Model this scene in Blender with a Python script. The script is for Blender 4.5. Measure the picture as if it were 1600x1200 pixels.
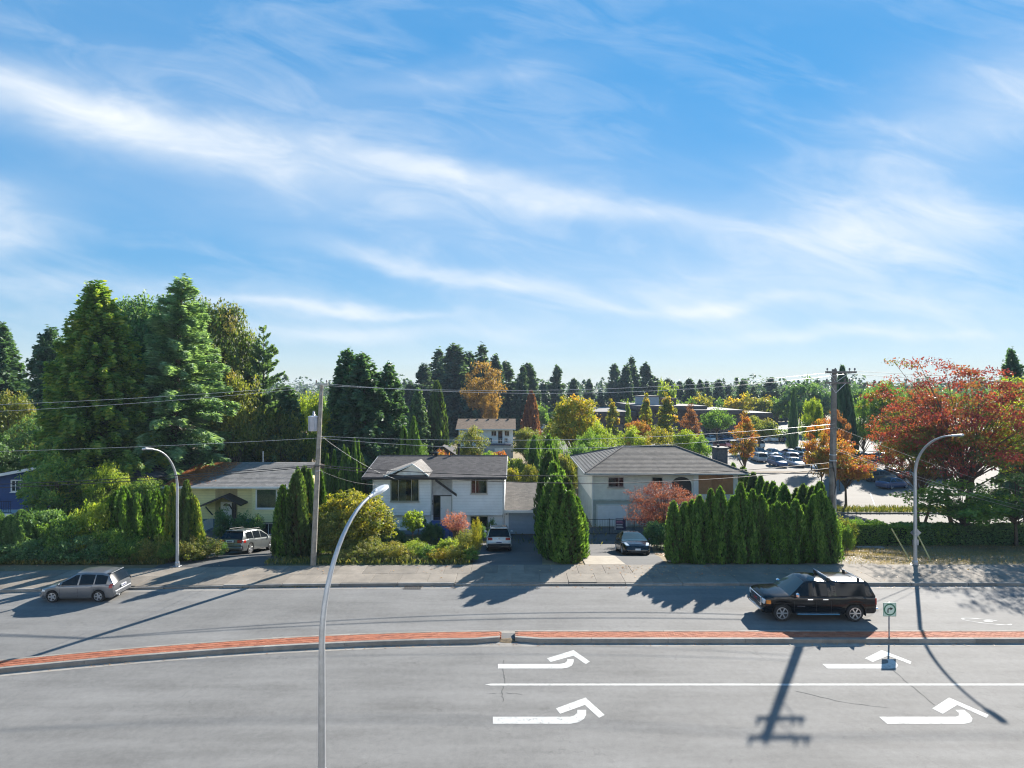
import bpy, math, random
import numpy as np
from mathutils import Vector, Matrix
R = math.radians
SC = bpy.context.scene
for o in list(bpy.data.objects): bpy.data.objects.remove(o)
COL = SC.collection
# ------------------------------------------------------------ camera, sky, sun, exposure
CAMH, FPX, HOR = 10.5, 900.0, 603.0          # eye height (m), focal length (px of 1600), horizon row
cam = bpy.data.cameras.new('camera'); cam.sensor_width = 36; cam.lens = 36*FPX/1600
cam.shift_y = (HOR-600)/1600; cam.clip_start = .3; cam.clip_end = 6000
camo = bpy.data.objects.new('camera', cam); COL.objects.link(camo)
camo.location = (0, 0, CAMH); camo.rotation_euler = (R(90), 0, 0); SC.camera = camo
SUN_EL, SUN_AZ = R(28), R(34)                # azimuth from +Y towards +X
world = bpy.data.worlds.new('World'); SC.world = world; world.use_nodes = True
def build_world():
    nt = world.node_tree; N = nt.nodes; L = nt.links
    bg = N['Background']; bg.inputs[1].default_value = .126
    sk = N.new('ShaderNodeTexSky'); sk.sky_type = 'NISHITA'; sk.sun_disc = False
    sk.sun_elevation = SUN_EL; sk.sun_rotation = SUN_AZ; sk.altitude = 0
    sk.air_density = 1.0; sk.dust_density = 0.0; sk.ozone_density = 6.0
    tc = N.new('ShaderNodeTexCoord'); sp = N.new('ShaderNodeSeparateXYZ'); L.new(tc.outputs['Generated'], sp.inputs[0])
    def M(op, a, b=None, c=None, clamp=False):
        n = N.new('ShaderNodeMath'); n.operation = op; n.use_clamp = clamp
        for i, v in enumerate((a, b, c)):
            if v is None: continue
            if isinstance(v, (int, float)): n.inputs[i].default_value = v
            else: L.new(v, n.inputs[i])
        return n.outputs[0]
    x, y, z = sp.outputs
    yy = M('MAXIMUM', M('ABSOLUTE', y), .12)          # cirrus mirrored behind the viewer, added to raise the fill light
    u = M('DIVIDE', x, yy); v = M('DIVIDE', M('MAXIMUM', z, 0), yy)
    def noise(su, sv, det=6, rough=.6, dist=0, off=0, shear=0):
        cb = N.new('ShaderNodeCombineXYZ')
        L.new(M('MULTIPLY', u, su), cb.inputs[0]); L.new(M('MULTIPLY', M('ADD', v, M('MULTIPLY', u, shear)), sv), cb.inputs[1]); cb.inputs[2].default_value = off
        n = N.new('ShaderNodeTexNoise'); n.inputs['Scale'].default_value = 1; n.inputs['Detail'].default_value = det
        n.inputs['Roughness'].default_value = rough; n.inputs['Distortion'].default_value = dist
        L.new(cb.outputs[0], n.inputs['Vector']); return n.outputs['Fac']
    warp = M('MULTIPLY', M('SUBTRACT', noise(3.2, 6, 4, .55, 0, 3.1), .5), .11)
    vw = M('ADD', v, warp)
    bands = [(-.72, .468, -.27, .047, .34, .86), (.03, .332, -.20, .025, .36, .6), (-.10, .198, -.19, .017, .22, .6),
             (-.31, .140, -.07, .010, .20, .6), (.66, .265, .05, .07, .27, .62), (.88, .49, .28, .10, .32, .5),
             (-.92, .285, 0, .06, .13, .7), (-.28, .095, .0, .017, .32, .38), (.60, .085, .03, .012, .24, .45),
             (-.3, .36, -.22, .14, .66, .32), (.3, .34, -.1, .16, .8, .12), (.3, .1, 0, .07, 1.4, .25), (.42, .16, -.05, .05, .4, .3), (.36, .14, .0, .012, .22, .35), (-.75, .17, -.05, .03, .25, .3), (-.1,.54,.1,.03,.2,.25), (.1,.02,0,.05,2.2,.12), (0, .95, 0, .35, 9, .2)]  # last band: high overhead veil, added to raise the fill light
    tot = None
    for (u0, v0, sl, s, su, amp) in bands:
        du = M('SUBTRACT', u, u0); line = M('ADD', M('MULTIPLY', du, sl), v0)
        a = M('DIVIDE', M('SUBTRACT', vw, line), s); b = M('DIVIDE', du, su)
        e = M('EXPONENT', M('MULTIPLY', M('ADD', M('MULTIPLY', a, a), M('MULTIPLY', b, b)), -1))
        e = M('MULTIPLY', e, amp); tot = e if tot is None else M('ADD', tot, e)
    n1 = noise(4.5, 15, 9, .58, .8, 0, .24)
    n2 = noise(2.2, 4.5, 5, .55, .5, 7, .1)
    mod = M('ADD', M('MULTIPLY', n1, .95), .40)
    wisps = M('MULTIPLY', M('MAXIMUM', M('SUBTRACT', M('MULTIPLY', n1, n2), .23), 0), 1.05)
    mask = M('ADD', M('MULTIPLY', tot, mod), wisps)
    mask = M('MULTIPLY', M('MULTIPLY', mask, M('MULTIPLY', z, 14, clamp=True)), .9, clamp=True)
    hs = N.new('ShaderNodeHueSaturation'); hs.inputs['Saturation'].default_value = 2.75
    gm = N.new('ShaderNodeGamma'); gm.inputs[1].default_value = .27; L.new(sk.outputs[0], gm.inputs[0]); tn = N.new('ShaderNodeVectorMath'); tn.operation = 'MULTIPLY'; tn.inputs[1].default_value = (.94, .97, 1.06); L.new(gm.outputs[0], hs.inputs['Color']); L.new(hs.outputs[0], tn.inputs[0])
    mx = N.new('ShaderNodeMix'); mx.data_type = 'RGBA'; L.new(mask, mx.inputs[0]); L.new(tn.outputs[0], mx.inputs[6])
    mx.inputs[7].default_value = (1.95, 2.08, 2.2, 1); L.new(mx.outputs[2], bg.inputs[0])
build_world()
sl = bpy.data.lights.new('sun', 'SUN'); sl.energy = 3.6; sl.angle = R(.5); sl.color = (1, .93, .83)
so = bpy.data.objects.new('sun', sl); COL.objects.link(so)
sdir = Vector((math.sin(SUN_AZ)*math.cos(SUN_EL), math.cos(SUN_AZ)*math.cos(SUN_EL), math.sin(SUN_EL)))
so.rotation_euler = sdir.to_track_quat('Z', 'Y').to_euler(); so.location = sdir*200
vs = SC.view_settings; vs.view_transform = 'Standard'; vs.look = 'None'; vs.gamma = 1; vs.exposure = 1.95; vs.use_curve_mapping = False
SC.render.engine = 'CYCLES'; cy = SC.cycles
cy.use_denoising = True; cy.denoiser = 'OPENIMAGEDENOISE'; cy.denoising_input_passes = 'RGB_ALBEDO_NORMAL'; cy.denoising_prefilter = 'ACCURATE'; cy.filter_width = 1.15; cy.max_bounces = 6; cy.diffuse_bounces = 3; cy.glossy_bounces = 3; cy.transmission_bounces = 3; cy.transparent_max_bounces = 12
cy.caustics_reflective = False; cy.caustics_refractive = False; cy.sample_clamp_indirect = 6

# ------------------------------------------------------------ helpers: projection, terrain
TY = [-300, 29.5, 30.2, 33.4, 36, 40, 46, 52, 90, 6000]
TZ = [-.03, -.03, -.02, .10, -.2, -1.1, -1.95, -2.2, -3.0, -3.0]
def terr(y): return float(np.interp(y, TY, TZ))
def X_(px, d): return (px-800)*d/FPX
def Z_(py, d): return CAMH-(py-HOR)*d/FPX
def gnd(px, py, z=0.0):
    d = FPX*(CAMH-z)/(py-HOR); return X_(px, d), d
def kerb_y(x): return 30.25 - (.0015*x*x if x < 0 else -.0002*x*x*0)
def med_y(x):  return 23.5 - (.00848*(-x)**1.935 if x < 0 else 0.0)
def fbm_rng(seed): return np.random.default_rng(seed)

# ------------------------------------------------------------ helpers: materials
MATS = {}
def new_mat(name):
    m = bpy.data.materials.new(name); m.use_nodes = True; MATS[name] = m
    return m, m.node_tree.nodes, m.node_tree.links, m.node_tree.nodes['Principled BSDF']
def mat(name, col, rough=.6, metal=0, var=.15, scale=3.0, bump=0.0, bscale=40, spec=.5, coord='pos', col2=None, patch=.5, clear=0):
    if name in MATS: return MATS[name]
    m, N, L, b = new_mat(name)
    b.inputs['Roughness'].default_value = rough; b.inputs['Metallic'].default_value = metal
    b.inputs['Specular IOR Level'].default_value = spec
    if clear: b.inputs['Coat Weight'].default_value = clear; b.inputs['Coat Roughness'].default_value = .04
    if coord == 'pos': v = N.new('ShaderNodeNewGeometry').outputs['Position']
    else: v = N.new('ShaderNodeTexCoord').outputs['Object']
    if var > 0 or col2:
        n = N.new('ShaderNodeTexNoise'); n.inputs['Scale'].default_value = scale; n.inputs['Detail'].default_value = 7; n.inputs['Roughness'].default_value = .65
        L.new(v, n.inputs['Vector'])
        r = N.new('ShaderNodeValToRGB'); L.new(n.outputs['Fac'], r.inputs[0])
        c2 = col2 or tuple(min(1, c*(1+var)) for c in col); c1 = col if col2 else tuple(c*(1-var) for c in col)
        r.color_ramp.elements[0].position = .5-.3*patch; r.color_ramp.elements[1].position = .5+.3*patch
        r.color_ramp.elements[0].color = (*c1, 1); r.color_ramp.elements[1].color = (*c2, 1)
        L.new(r.outputs[0], b.inputs['Base Color'])
    else: b.inputs['Base Color'].default_value = (*col, 1)
    if bump:
        n2 = N.new('ShaderNodeTexNoise'); n2.inputs['Scale'].default_value = bscale; n2.inputs['Detail'].default_value = 4; L.new(v, n2.inputs['Vector'])
        bp = N.new('ShaderNodeBump'); bp.inputs['Strength'].default_value = bump; bp.inputs['Distance'].default_value = .03
        L.new(n2.outputs['Fac'], bp.inputs['Height']); L.new(bp.outputs[0], b.inputs['Normal'])
    return m
def asphalt(name, base, stain=.25, speck=.10, lanes=()):
    m, N, L, b = new_mat(name); b.inputs['Roughness'].default_value = .85; b.inputs['Specular IOR Level'].default_value = .3
    v = N.new('ShaderNodeNewGeometry').outputs['Position']
    mp = N.new('ShaderNodeMapping'); mp.inputs['Scale'].default_value = (.12, .9, 1); L.new(v, mp.inputs['Vector'])
    def nz(sc, src, det=6, ro=.6):
        n = N.new('ShaderNodeTexNoise'); n.inputs['Scale'].default_value = sc; n.inputs['Detail'].default_value = det; n.inputs['Roughness'].default_value = ro; L.new(src, n.inputs['Vector']); return n.outputs['Fac']
    def ma(op, a, bb):
        n = N.new('ShaderNodeMath'); n.operation = op
        for i, q in enumerate((a, bb)):
            if isinstance(q, (int, float)): n.inputs[i].default_value = q
            else: L.new(q, n.inputs[i])
        return n.outputs[0]
    tracks = nz(1.4, mp.outputs[0]); blot = nz(.35, v, 5); fine = nz(28, v, 3, .8); grit = nz(4.5, v, 5, .75)
    vo = N.new('ShaderNodeTexVoronoi'); vo.feature = 'DISTANCE_TO_EDGE'; vo.inputs['Scale'].default_value = .16
    wv = N.new('ShaderNodeMixRGB'); wv.inputs[0].default_value = .35; nn = N.new('ShaderNodeTexNoise'); nn.inputs['Scale'].default_value = 1.1; nn.inputs['Detail'].default_value = 5
    L.new(v, nn.inputs['Vector']); L.new(v, wv.inputs[1]); 
    ad = N.new('ShaderNodeVectorMath'); ad.operation = 'ADD'; L.new(v, ad.inputs[0]); sc = N.new('ShaderNodeVectorMath'); sc.operation = 'SCALE'; sc.inputs['Scale'].default_value = 2.5; L.new(nn.outputs['Color'], sc.inputs[0]); L.new(sc.outputs[0], ad.inputs[1]); L.new(ad.outputs[0], vo.inputs['Vector'])
    crack = ma('MULTIPLY', ma('LESS_THAN', vo.outputs['Distance'], .0045), ma('GREATER_THAN', blot, .52))
    f = ma('ADD', ma('MULTIPLY', ma('SUBTRACT', tracks, .5), stain*2), ma('MULTIPLY', ma('SUBTRACT', blot, .5), stain*1.3))
    f = ma('ADD', f, ma('MULTIPLY', ma('SUBTRACT', fine, .5), speck*4)); f = ma('ADD', f, ma('MULTIPLY', ma('SUBTRACT', grit, .5), speck*3))
    if lanes:      # tyre-polished wheel tracks and the oil line between them
        sy = N.new('ShaderNodeSeparateXYZ'); L.new(v, sy.inputs[0]); wob = ma('MULTIPLY', ma('SUBTRACT', blot, .5), .5); yv = ma('ADD', sy.outputs[1], wob)
        for (y0, w, amt) in lanes:
            q = ma('DIVIDE', ma('SUBTRACT', yv, y0), w); e = ma('EXPONENT', ma('MULTIPLY', ma('MULTIPLY', q, q), -1), 0); f = ma('SUBTRACT', f, ma('MULTIPLY', e, ma('MULTIPLY', tracks, amt*1.4)))
    f = ma('SUBTRACT', ma('ADD', f, 1), ma('MULTIPLY', crack, .13))
    mx = N.new('ShaderNodeVectorMath'); mx.operation = 'SCALE'; mx.inputs[0].default_value = base; L.new(f, mx.inputs['Scale']); L.new(mx.outputs[0], b.inputs['Base Color'])
    bp = N.new('ShaderNodeBump'); bp.inputs['Strength'].default_value = .25; bp.inputs['Distance'].default_value = .01; L.new(fine, bp.inputs['Height']); L.new(bp.outputs[0], b.inputs['Normal'])
    return m
def leafmat(name, cols, trans=.35, rough=.55):
    """leaf colour by per-leaf tint attribute plus a light passing through the blade"""
    m, N, L, b = new_mat(name); b.inputs['Roughness'].default_value = rough; b.inputs['Specular IOR Level'].default_value = .35
    at = N.new('ShaderNodeAttribute'); at.attribute_name = 'tint'
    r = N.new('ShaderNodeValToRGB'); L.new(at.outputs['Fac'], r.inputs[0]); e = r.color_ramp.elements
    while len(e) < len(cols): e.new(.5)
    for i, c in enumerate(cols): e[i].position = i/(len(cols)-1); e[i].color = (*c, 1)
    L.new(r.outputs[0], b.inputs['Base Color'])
    t = N.new('ShaderNodeBsdfTranslucent'); s = N.new('ShaderNodeVectorMath'); s.operation = 'MULTIPLY'; s.inputs[1].default_value = (1.9, 1.9, .8); L.new(r.outputs[0], s.inputs[0]); L.new(s.outputs[0], t.inputs['Color'])
    mx = N.new('ShaderNodeMixShader'); mx.inputs[0].default_value = trans
    L.new(b.outputs[0], mx.inputs[1]); L.new(t.outputs[0], mx.inputs[2]); L.new(mx.outputs[0], N['Material Output'].inputs['Surface'])
    return m
def glassmat(name, tint, refl=.12, alpha=.5):
    m, N, L, b = new_mat(name)
    g = N.new('ShaderNodeBsdfGlossy'); g.inputs['Roughness'].default_value = .03; g.inputs['Color'].default_value = (.9, .95, 1, 1)
    d = N.new('ShaderNodeBsdfPrincipled'); d.inputs['Base Color'].default_value = (*tint, 1); d.inputs['Roughness'].default_value = .05
    t = N.new('ShaderNodeBsdfTransparent'); t.inputs['Color'].default_value = (.6, .68, .7, 1)
    m1 = N.new('ShaderNodeMixShader'); m1.inputs[0].default_value = alpha; L.new(d.outputs[0], m1.inputs[1]); L.new(t.outputs[0], m1.inputs[2])
    fr = N.new('ShaderNodeFresnel'); fr.inputs[0].default_value = 1.5; ad = N.new('ShaderNodeMath'); ad.use_clamp = True; L.new(fr.outputs[0], ad.inputs[0]); ad.inputs[1].default_value = refl
    m2 = N.new('ShaderNodeMixShader'); L.new(ad.outputs[0], m2.inputs[0]); L.new(m1.outputs[0], m2.inputs[1]); L.new(g.outputs[0], m2.inputs[2])
    L.new(m2.outputs[0], N['Material Output'].inputs['Surface']); return m

# ------------------------------------------------------------ helpers: meshes and objects
def tag(o, label=None, cat=None, group=None, kind=None):
    if label: o['label'] = label
    if cat: o['category'] = cat
    if group: o['group'] = group
    if kind: o['kind'] = kind
    return o
def empty(name, loc, label=None, cat=None, group=None, rz=0):
    o = bpy.data.objects.new(name, None); COL.objects.link(o); o.location = loc; o.rotation_euler = (0, 0, rz); o.empty_display_size = .3
    return tag(o, label, cat, group)
class MB:
    def __init__(s): s.v = []; s.f = []; s.off = (0, 0, 0)
    def add(s, vs, fs):
        n = len(s.v); s.v += [tuple(p) for p in vs]; s.f += [tuple(i+n for i in f) for f in fs]; return s
    def box(s, x0, x1, y0, y1, z0, z1, bev=0, M=None):
        if bev:
            b = min(bev, abs(x1-x0)*.45, abs(y1-y0)*.45, abs(z1-z0)*.45)
            vs = []; 
            for z, i in ((z0, b), (z0+b, 0), (z1-b, 0), (z1, b)):
                xa, xb, ya, yb = x0+i, x1-i, y0+i, y1-i; c = b if i == 0 else 0
                vs += [(xa+c, ya, z), (xb-c, ya, z), (xb, ya+c, z), (xb, yb-c, z), (xb-c, yb, z), (xa+c, yb, z), (xa, yb-c, z), (xa, ya+c, z)]
            fs = [tuple(range(7, -1, -1)), tuple(range(24, 32))]
            for k in range(3):
                for i in range(8): fs.append((k*8+i, k*8+(i+1) % 8, k*8+8+(i+1) % 8, k*8+8+i))
        else:
            vs = [(x0, y0, z0), (x1, y0, z0), (x1, y1, z0), (x0, y1, z0), (x0, y0, z1), (x1, y0, z1), (x1, y1, z1), (x0, y1, z1)]
            fs = [(0, 3, 2, 1), (4, 5, 6, 7), (0, 1, 5, 4), (1, 2, 6, 5), (2, 3, 7, 6), (3, 0, 4, 7)]
        if M is not None: vs = [M @ Vector(p) for p in vs]
        return s.add(vs, fs)
    def tube(s, pts, rad, n=8, cap=True):
        pts = [Vector(p) for p in pts]; k = len(pts)
        rad = rad if isinstance(rad, (list, tuple)) else [rad]*k
        vs = []; ref = None
        for i, p in enumerate(pts):
            t = (pts[min(i+1, k-1)]-pts[max(i-1, 0)]).normalized()
            if ref is None: ref = Vector((1, 0, 0)) if abs(t.x) < .8 else Vector((0, 1, 0))
            a = (ref-t*ref.dot(t)).normalized(); ref = a; b = t.cross(a)
            vs += [p+(a*math.cos(6.28318*j/n)+b*math.sin(6.28318*j/n))*rad[i] for j in range(n)]
        fs = [(i*n+j, i*n+(j+1) % n, (i+1)*n+(j+1) % n, (i+1)*n+j) for i in range(k-1) for j in range(n)]
        if cap: fs += [tuple(range(n-1, -1, -1)), tuple((k-1)*n+j for j in range(n))]
        return s.add(vs, fs)
    def lathe(s, prof, axis='z', n=20, c=(0, 0, 0), cap=True):
        vs = []; 
        for (r, h) in prof:
            for j in range(n):
                a = 6.28318*j/n; q = (r*math.cos(a), r*math.sin(a), h)
                if axis == 'y': q = (q[0], q[2], q[1])
                if axis == 'x': q = (q[2], q[0], q[1])
                vs.append((q[0]+c[0], q[1]+c[1], q[2]+c[2]))
        k = len(prof)
        fs = [(i*n+j, i*n+(j+1) % n, (i+1)*n+(j+1) % n, (i+1)*n+j) for i in range(k-1) for j in range(n)]
        if cap: fs += [tuple(range(n-1, -1, -1)), tuple((k-1)*n+j for j in range(n))]
        return s.add(vs, fs)
    def prism(s, poly, y0, y1, ax='y'):
        """polygon in (a,b) extruded: ax y -> (x,z) plane, x -> (y,z), z -> (x,y)"""
        n = len(poly)
        def P(a, b, t): return {'y': (a, t, b), 'x': (t, a, b), 'z': (a, b, t)}[ax]
        vs = [P(a, b, y0) for a, b in poly]+[P(a, b, y1) for a, b in poly]
        fs = [tuple(range(n)), tuple(range(2*n-1, n-1, -1))]+[(i, n+i, n+(i+1) % n, (i+1) % n) for i in range(n)]
        return s.add(vs, fs)
    def mesh(s, name, off=(0, 0, 0), smooth=None):
        me = bpy.data.meshes.new(name); me.from_pydata([(a-off[0], b-off[1], c-off[2]) for a, b, c in s.v], [], s.f); me.validate(); me.update()
        import bmesh
        bm = bmesh.new(); bm.from_mesh(me); bmesh.ops.recalc_face_normals(bm, faces=bm.faces); bm.to_mesh(me); bm.free()
        if smooth:
            me.polygons.foreach_set('use_smooth', [True]*len(me.polygons)); me.set_sharp_from_angle(angle=R(smooth))
        return me
    def build(s, name, m, parent=None, off=None, smooth=None, **kw):
        if off is None: off = s.off
        me = s.mesh(name, off, smooth); me.materials.append(m)
        return obj(name, me, parent, **kw)
def obj(name, me, parent=None, loc=None, rz=None, label=None, cat=None, group=None, kind=None):
    o = bpy.data.objects.new(name, me); COL.objects.link(o)
    if parent is not None: o.parent = parent
    if loc is not None: o.location = loc
    if rz is not None: o.rotation_euler = (0, 0, rz)
    return tag(o, label, cat, group, kind)
def setmat(o, m):
    if len(o.data.materials) == 0: o.data.materials.append(m)
    o.material_slots[0].link = 'OBJECT'; o.material_slots[0].material = m
def struct(name, mb, m, **kw): return mb.build(name, m, kind='structure', **kw)
def copy_tree(o, parent=None):
    c = o.copy(); COL.objects.link(c); c.parent = parent
    for ch in o.children: copy_tree(ch, c)
    return c
def text_mesh(s, size, ext=.003):
    cu = bpy.data.curves.new('lettering', 'FONT'); cu.body = s; cu.size = size; cu.align_x = 'CENTER'; cu.align_y = 'CENTER'; cu.extrude = ext
    o = bpy.data.objects.new('lettering', cu); COL.objects.link(o); bpy.context.view_layer.update()
    me = bpy.data.meshes.new_from_object(o.evaluated_get(bpy.context.evaluated_depsgraph_get())); bpy.data.objects.remove(o); return me
ORD = ['first', 'second', 'third', 'fourth', 'fifth', 'sixth', 'seventh', 'eighth', 'ninth', 'tenth', 'eleventh', 'twelfth', 'thirteenth', 'fourteenth', 'fifteenth', 'sixteenth', 'seventeenth', 'eighteenth', 'nineteenth', 'twentieth', 'twenty-first', 'twenty-second', 'twenty-third', 'twenty-fourth', 'twenty-fifth', 'twenty-sixth', 'twenty-seventh', 'twenty-eighth', 'twenty-ninth', 'thirtieth']
def leaf_mesh(name, C, A, O, Ln, Wd, tint, fold=.2):
    """one folded two-triangle blade per row: centre C, long axis A, facing O"""
    n = len(C)
    A = A/np.maximum(np.linalg.norm(A, axis=1, keepdims=True), 1e-6)
    S = np.cross(A, O); S /= np.maximum(np.linalg.norm(S, axis=1, keepdims=True), 1e-6); Nn = np.cross(S, A)
    Ln = np.asarray(Ln)[:, None]; Wd = np.asarray(Wd)[:, None]
    v = np.empty((n, 4, 3)); v[:, 0] = C-A*Ln*.5; v[:, 2] = C+A*Ln*.5; v[:, 1] = C+S*Wd*.5+Nn*Wd*fold+A*Ln*.08; v[:, 3] = C-S*Wd*.5+Nn*Wd*fold+A*Ln*.08
    me = bpy.data.meshes.new(name); me.vertices.add(4*n); me.vertices.foreach_set('co', v.ravel().astype(np.float32))
    idx = (np.arange(n)[:, None]*4+np.array([0, 1, 2, 0, 2, 3])[None, :]).ravel().astype(np.int32)
    me.loops.add(6*n); me.loops.foreach_set('vertex_index', idx); me.polygons.add(2*n)
    me.polygons.foreach_set('loop_start', np.arange(0, 6*n, 3, dtype=np.int32)); me.update(calc_edges=True)
    at = me.attributes.new('tint', 'FLOAT', 'POINT'); at.data.foreach_set('value', np.repeat(np.clip(tint, 0, 1), 4).astype(np.float32))
    return me
# ============================================================ THE SETTING
M_asph = asphalt('asphalt_worn', (.148, .147, .143), .42, .2, [(17.3, .3, .10), (18.1, .22, .13), (18.9, .3, .10), (21.0, .3, .09), (21.8, .2, .12), (22.6, .3, .08), (26.0, .35, .10), (26.9, .25, .12), (27.7, .35, .10)])
M_asph2 = asphalt('asphalt_drive', (.085, .085, .085), .3, .08)
M_lot = asphalt('asphalt_lot', (.12, .113, .103), .25, .06)
M_conc = mat('concrete_walk', (.155, .135, .11), .9, 0, scale=1.6, bump=.25, bscale=30, col2=(.23, .20, .163), patch=.9)
M_kerb = mat('concrete_kerb', (.18, .165, .145), .9, 0, scale=2.5, bump=.2, bscale=40, col2=(.28, .26, .23), patch=.9)
def vary(m, lo=.8, hi=1.15):
    """each slab or stone a slightly different shade"""
    N, L = m.node_tree.nodes, m.node_tree.links; b = N['Principled BSDF']; src = b.inputs['Base Color'].links[0].from_socket
    oi = N.new('ShaderNodeObjectInfo'); r = N.new('ShaderNodeMapRange'); r.inputs[3].default_value = lo; r.inputs[4].default_value = hi; L.new(oi.outputs['Random'], r.inputs[0])
    g = N.new('ShaderNodeNewGeometry'); n = N.new('ShaderNodeTexNoise'); n.inputs['Scale'].default_value = .55; n.inputs['Detail'].default_value = 9; n.inputs['Roughness'].default_value = .72; L.new(g.outputs['Position'], n.inputs['Vector'])
    r2 = N.new('ShaderNodeMapRange'); r2.inputs[1].default_value = .3; r2.inputs[2].default_value = .7; r2.inputs[3].default_value = .68; r2.inputs[4].default_value = 1.2; L.new(n.outputs['Fac'], r2.inputs[0])
    m1 = N.new('ShaderNodeMath'); m1.operation = 'MULTIPLY'; L.new(r.outputs[0], m1.inputs[0]); L.new(r2.outputs[0], m1.inputs[1])
    s = N.new('ShaderNodeVectorMath'); s.operation = 'SCALE'; L.new(src, s.inputs[0]); L.new(m1.outputs[0], s.inputs['Scale']); L.new(s.outputs[0], b.inputs['Base Color'])
vary(M_conc); vary(M_kerb, .8, 1.12)
M_paint = mat('road_paint', (.36, .36, .345), .85, 0, scale=7, col2=(.52, .52, .50), patch=.8, bump=.15, bscale=50)
def wear_paint(m):
    """grit showing through where tyres have worn the paint"""
    N, L = m.node_tree.nodes, m.node_tree.links; b = N['Principled BSDF']; src = b.inputs['Base Color'].links[0].from_socket
    g = N.new('ShaderNodeNewGeometry'); n = N.new('ShaderNodeTexNoise'); n.inputs['Scale'].default_value = 5; n.inputs['Detail'].default_value = 9; n.inputs['Roughness'].default_value = .8; L.new(g.outputs['Position'], n.inputs['Vector'])
    r = N.new('ShaderNodeValToRGB'); r.color_ramp.elements[0].position = .34; r.color_ramp.elements[1].position = .47; L.new(n.outputs['Fac'], r.inputs[0])
    mx = N.new('ShaderNodeMix'); mx.data_type = 'RGBA'; mx.inputs[6].default_value = (.17, .17, .165, 1); L.new(r.outputs[0], mx.inputs[0]); L.new(src, mx.inputs[7]); L.new(mx.outputs[2], b.inputs['Base Color'])
wear_paint(M_paint)
M_brick = None
M_soil = mat('dry_ground', (.10, .085, .045), .95, 0, scale=.5, col2=(.26, .19, .10), patch=1, bump=.5, bscale=12)
def build_setting():
    rng = random.Random(3)
    # ground sheet to the horizon, stepped with the slope behind the road
    ys = sorted(set([-300, 0, 29.5, 30.2, 33.4] + [33.4+.4*i for i in range(1, 48)] + [36, 40, 46, 52] + list(range(54, 92, 4)) + [90, 120, 200, 400, 1000, 1500]))
    xs = [-1500, -600, -120] + list(range(-60, 61, 6)) + [120, 600, 1500]
    mb = MB(); mb.add([(x, y, terr(y)) for y in ys for x in xs], [(j*len(xs)+i, j*len(xs)+i+1, (j+1)*len(xs)+i+1, (j+1)*len(xs)+i) for j in range(len(ys)-1) for i in range(len(xs)-1)])
    struct('ground', mb, M_soil)
    X = list(np.arange(-90, 90.1, 1.0))
    # carriageway, 4 mm sheets on top of it for paint
    mb = MB(); pts = []
    for x in X: pts += [(x, 12.0, 0.0), (x, med_y(x), 0.0), (x, kerb_y(x)+.05, 0.0)]
    mb.add(pts, [(3*i+k, 3*i+3+k, 3*i+4+k, 3*i+1+k) for i in range(len(X)-1) for k in (0, 1)])
    struct('road', mb, M_asph)
    # pale concrete gutters
    for nm, f0, f1 in (('far_gutter', lambda x: kerb_y(x)-.42, lambda x: kerb_y(x)+.02), ('median_gutter', lambda x: med_y(x)-.30, lambda x: med_y(x)+.02), ('median_far_gutter', lambda x: med_y(x)+.95, lambda x: med_y(x)+1.22)):
        mb = MB(); mb.add([p for x in X for p in ((x, f0(x), .004), (x, f1(x), .004))], [(2*i, 2*i+2, 2*i+3, 2*i+1) for i in range(len(X)-1)])
        struct('gutter', mb, M_kerb if nm != 'far_gutter' else asphalt('gutter_concrete', (.20, .19, .175), .25, .05))
    # far kerb: 3 m stones
    root = empty('kerb', (0, 30.2, 0)); root['kind'] = 'structure'
    drives = [(-19.8, -14.2), (-2.4, 3.0), (4.2, 9.2)]
    x = -60.0
    while x < 60:
        x1 = x+2.97; h = .10 if any(a < (x+x1)/2 < b for a, b in drives) else .145
        a, b = kerb_y(x), kerb_y(x1); mb = MB(); w = .16
        prof = [(0, -.05), (.015, h-.03), (.045, h), (w, h), (w, -.05)]
        vs = [(x, a+p, q) for p, q in prof]+[(x1, b+p, q) for p, q in prof]; n = 5
        mb.add(vs, [tuple(range(n)), tuple(range(2*n-1, n-1, -1))]+[(i, n+i, n+(i+1) % n, (i+1) % n) for i in range(n)])
        mb.build('kerb_stone', M_kerb, root, off=(0, 30.2, 0)); x += 3.0
    # sidewalk of cast slabs, one object each
    root = empty('sidewalk', (0, 32, 0)); root['kind'] = 'structure'
    for row, (t0, t1) in enumerate(((.175, 1.60), (1.612, 3.12))):
        x = -48.0+row*.7
        while x < 48:
            x1 = x+1.488; mb = MB(); h = .14+rng.uniform(-.004, .004)
            dr = any(a < (x+x1)/2 < b for a, b in drives); hf = .115 if (dr and row == 0) else h
            y = [kerb_y(x)+t0, kerb_y(x1)+t0, kerb_y(x1)+t1, kerb_y(x)+t1]
            top = [(x, y[0], hf), (x1, y[1], hf), (x1, y[2], h), (x, y[3], h)]; c = .012
            inn = [(x+c, y[0]+c, hf+.006), (x1-c, y[1]+c, hf+.006), (x1-c, y[2]-c, h+.006), (x+c, y[3]-c, h+.006)]
            mb.add([(p[0], p[1], -.05) for p in top]+top+inn, [(0, 1, 5, 4), (1, 2, 6, 5), (2, 3, 7, 6), (3, 0, 4, 7), (4, 5, 9, 8), (5, 6, 10, 9), (6, 7, 11, 10), (7, 4, 8, 11), (8, 9, 10, 11)])
            mb.build('slab', M_conc, root, off=(0, 32, 0)); x += 1.5
    # brick-topped median in two runs with a small drainage gap
    gap = (-.50, .12)
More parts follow.
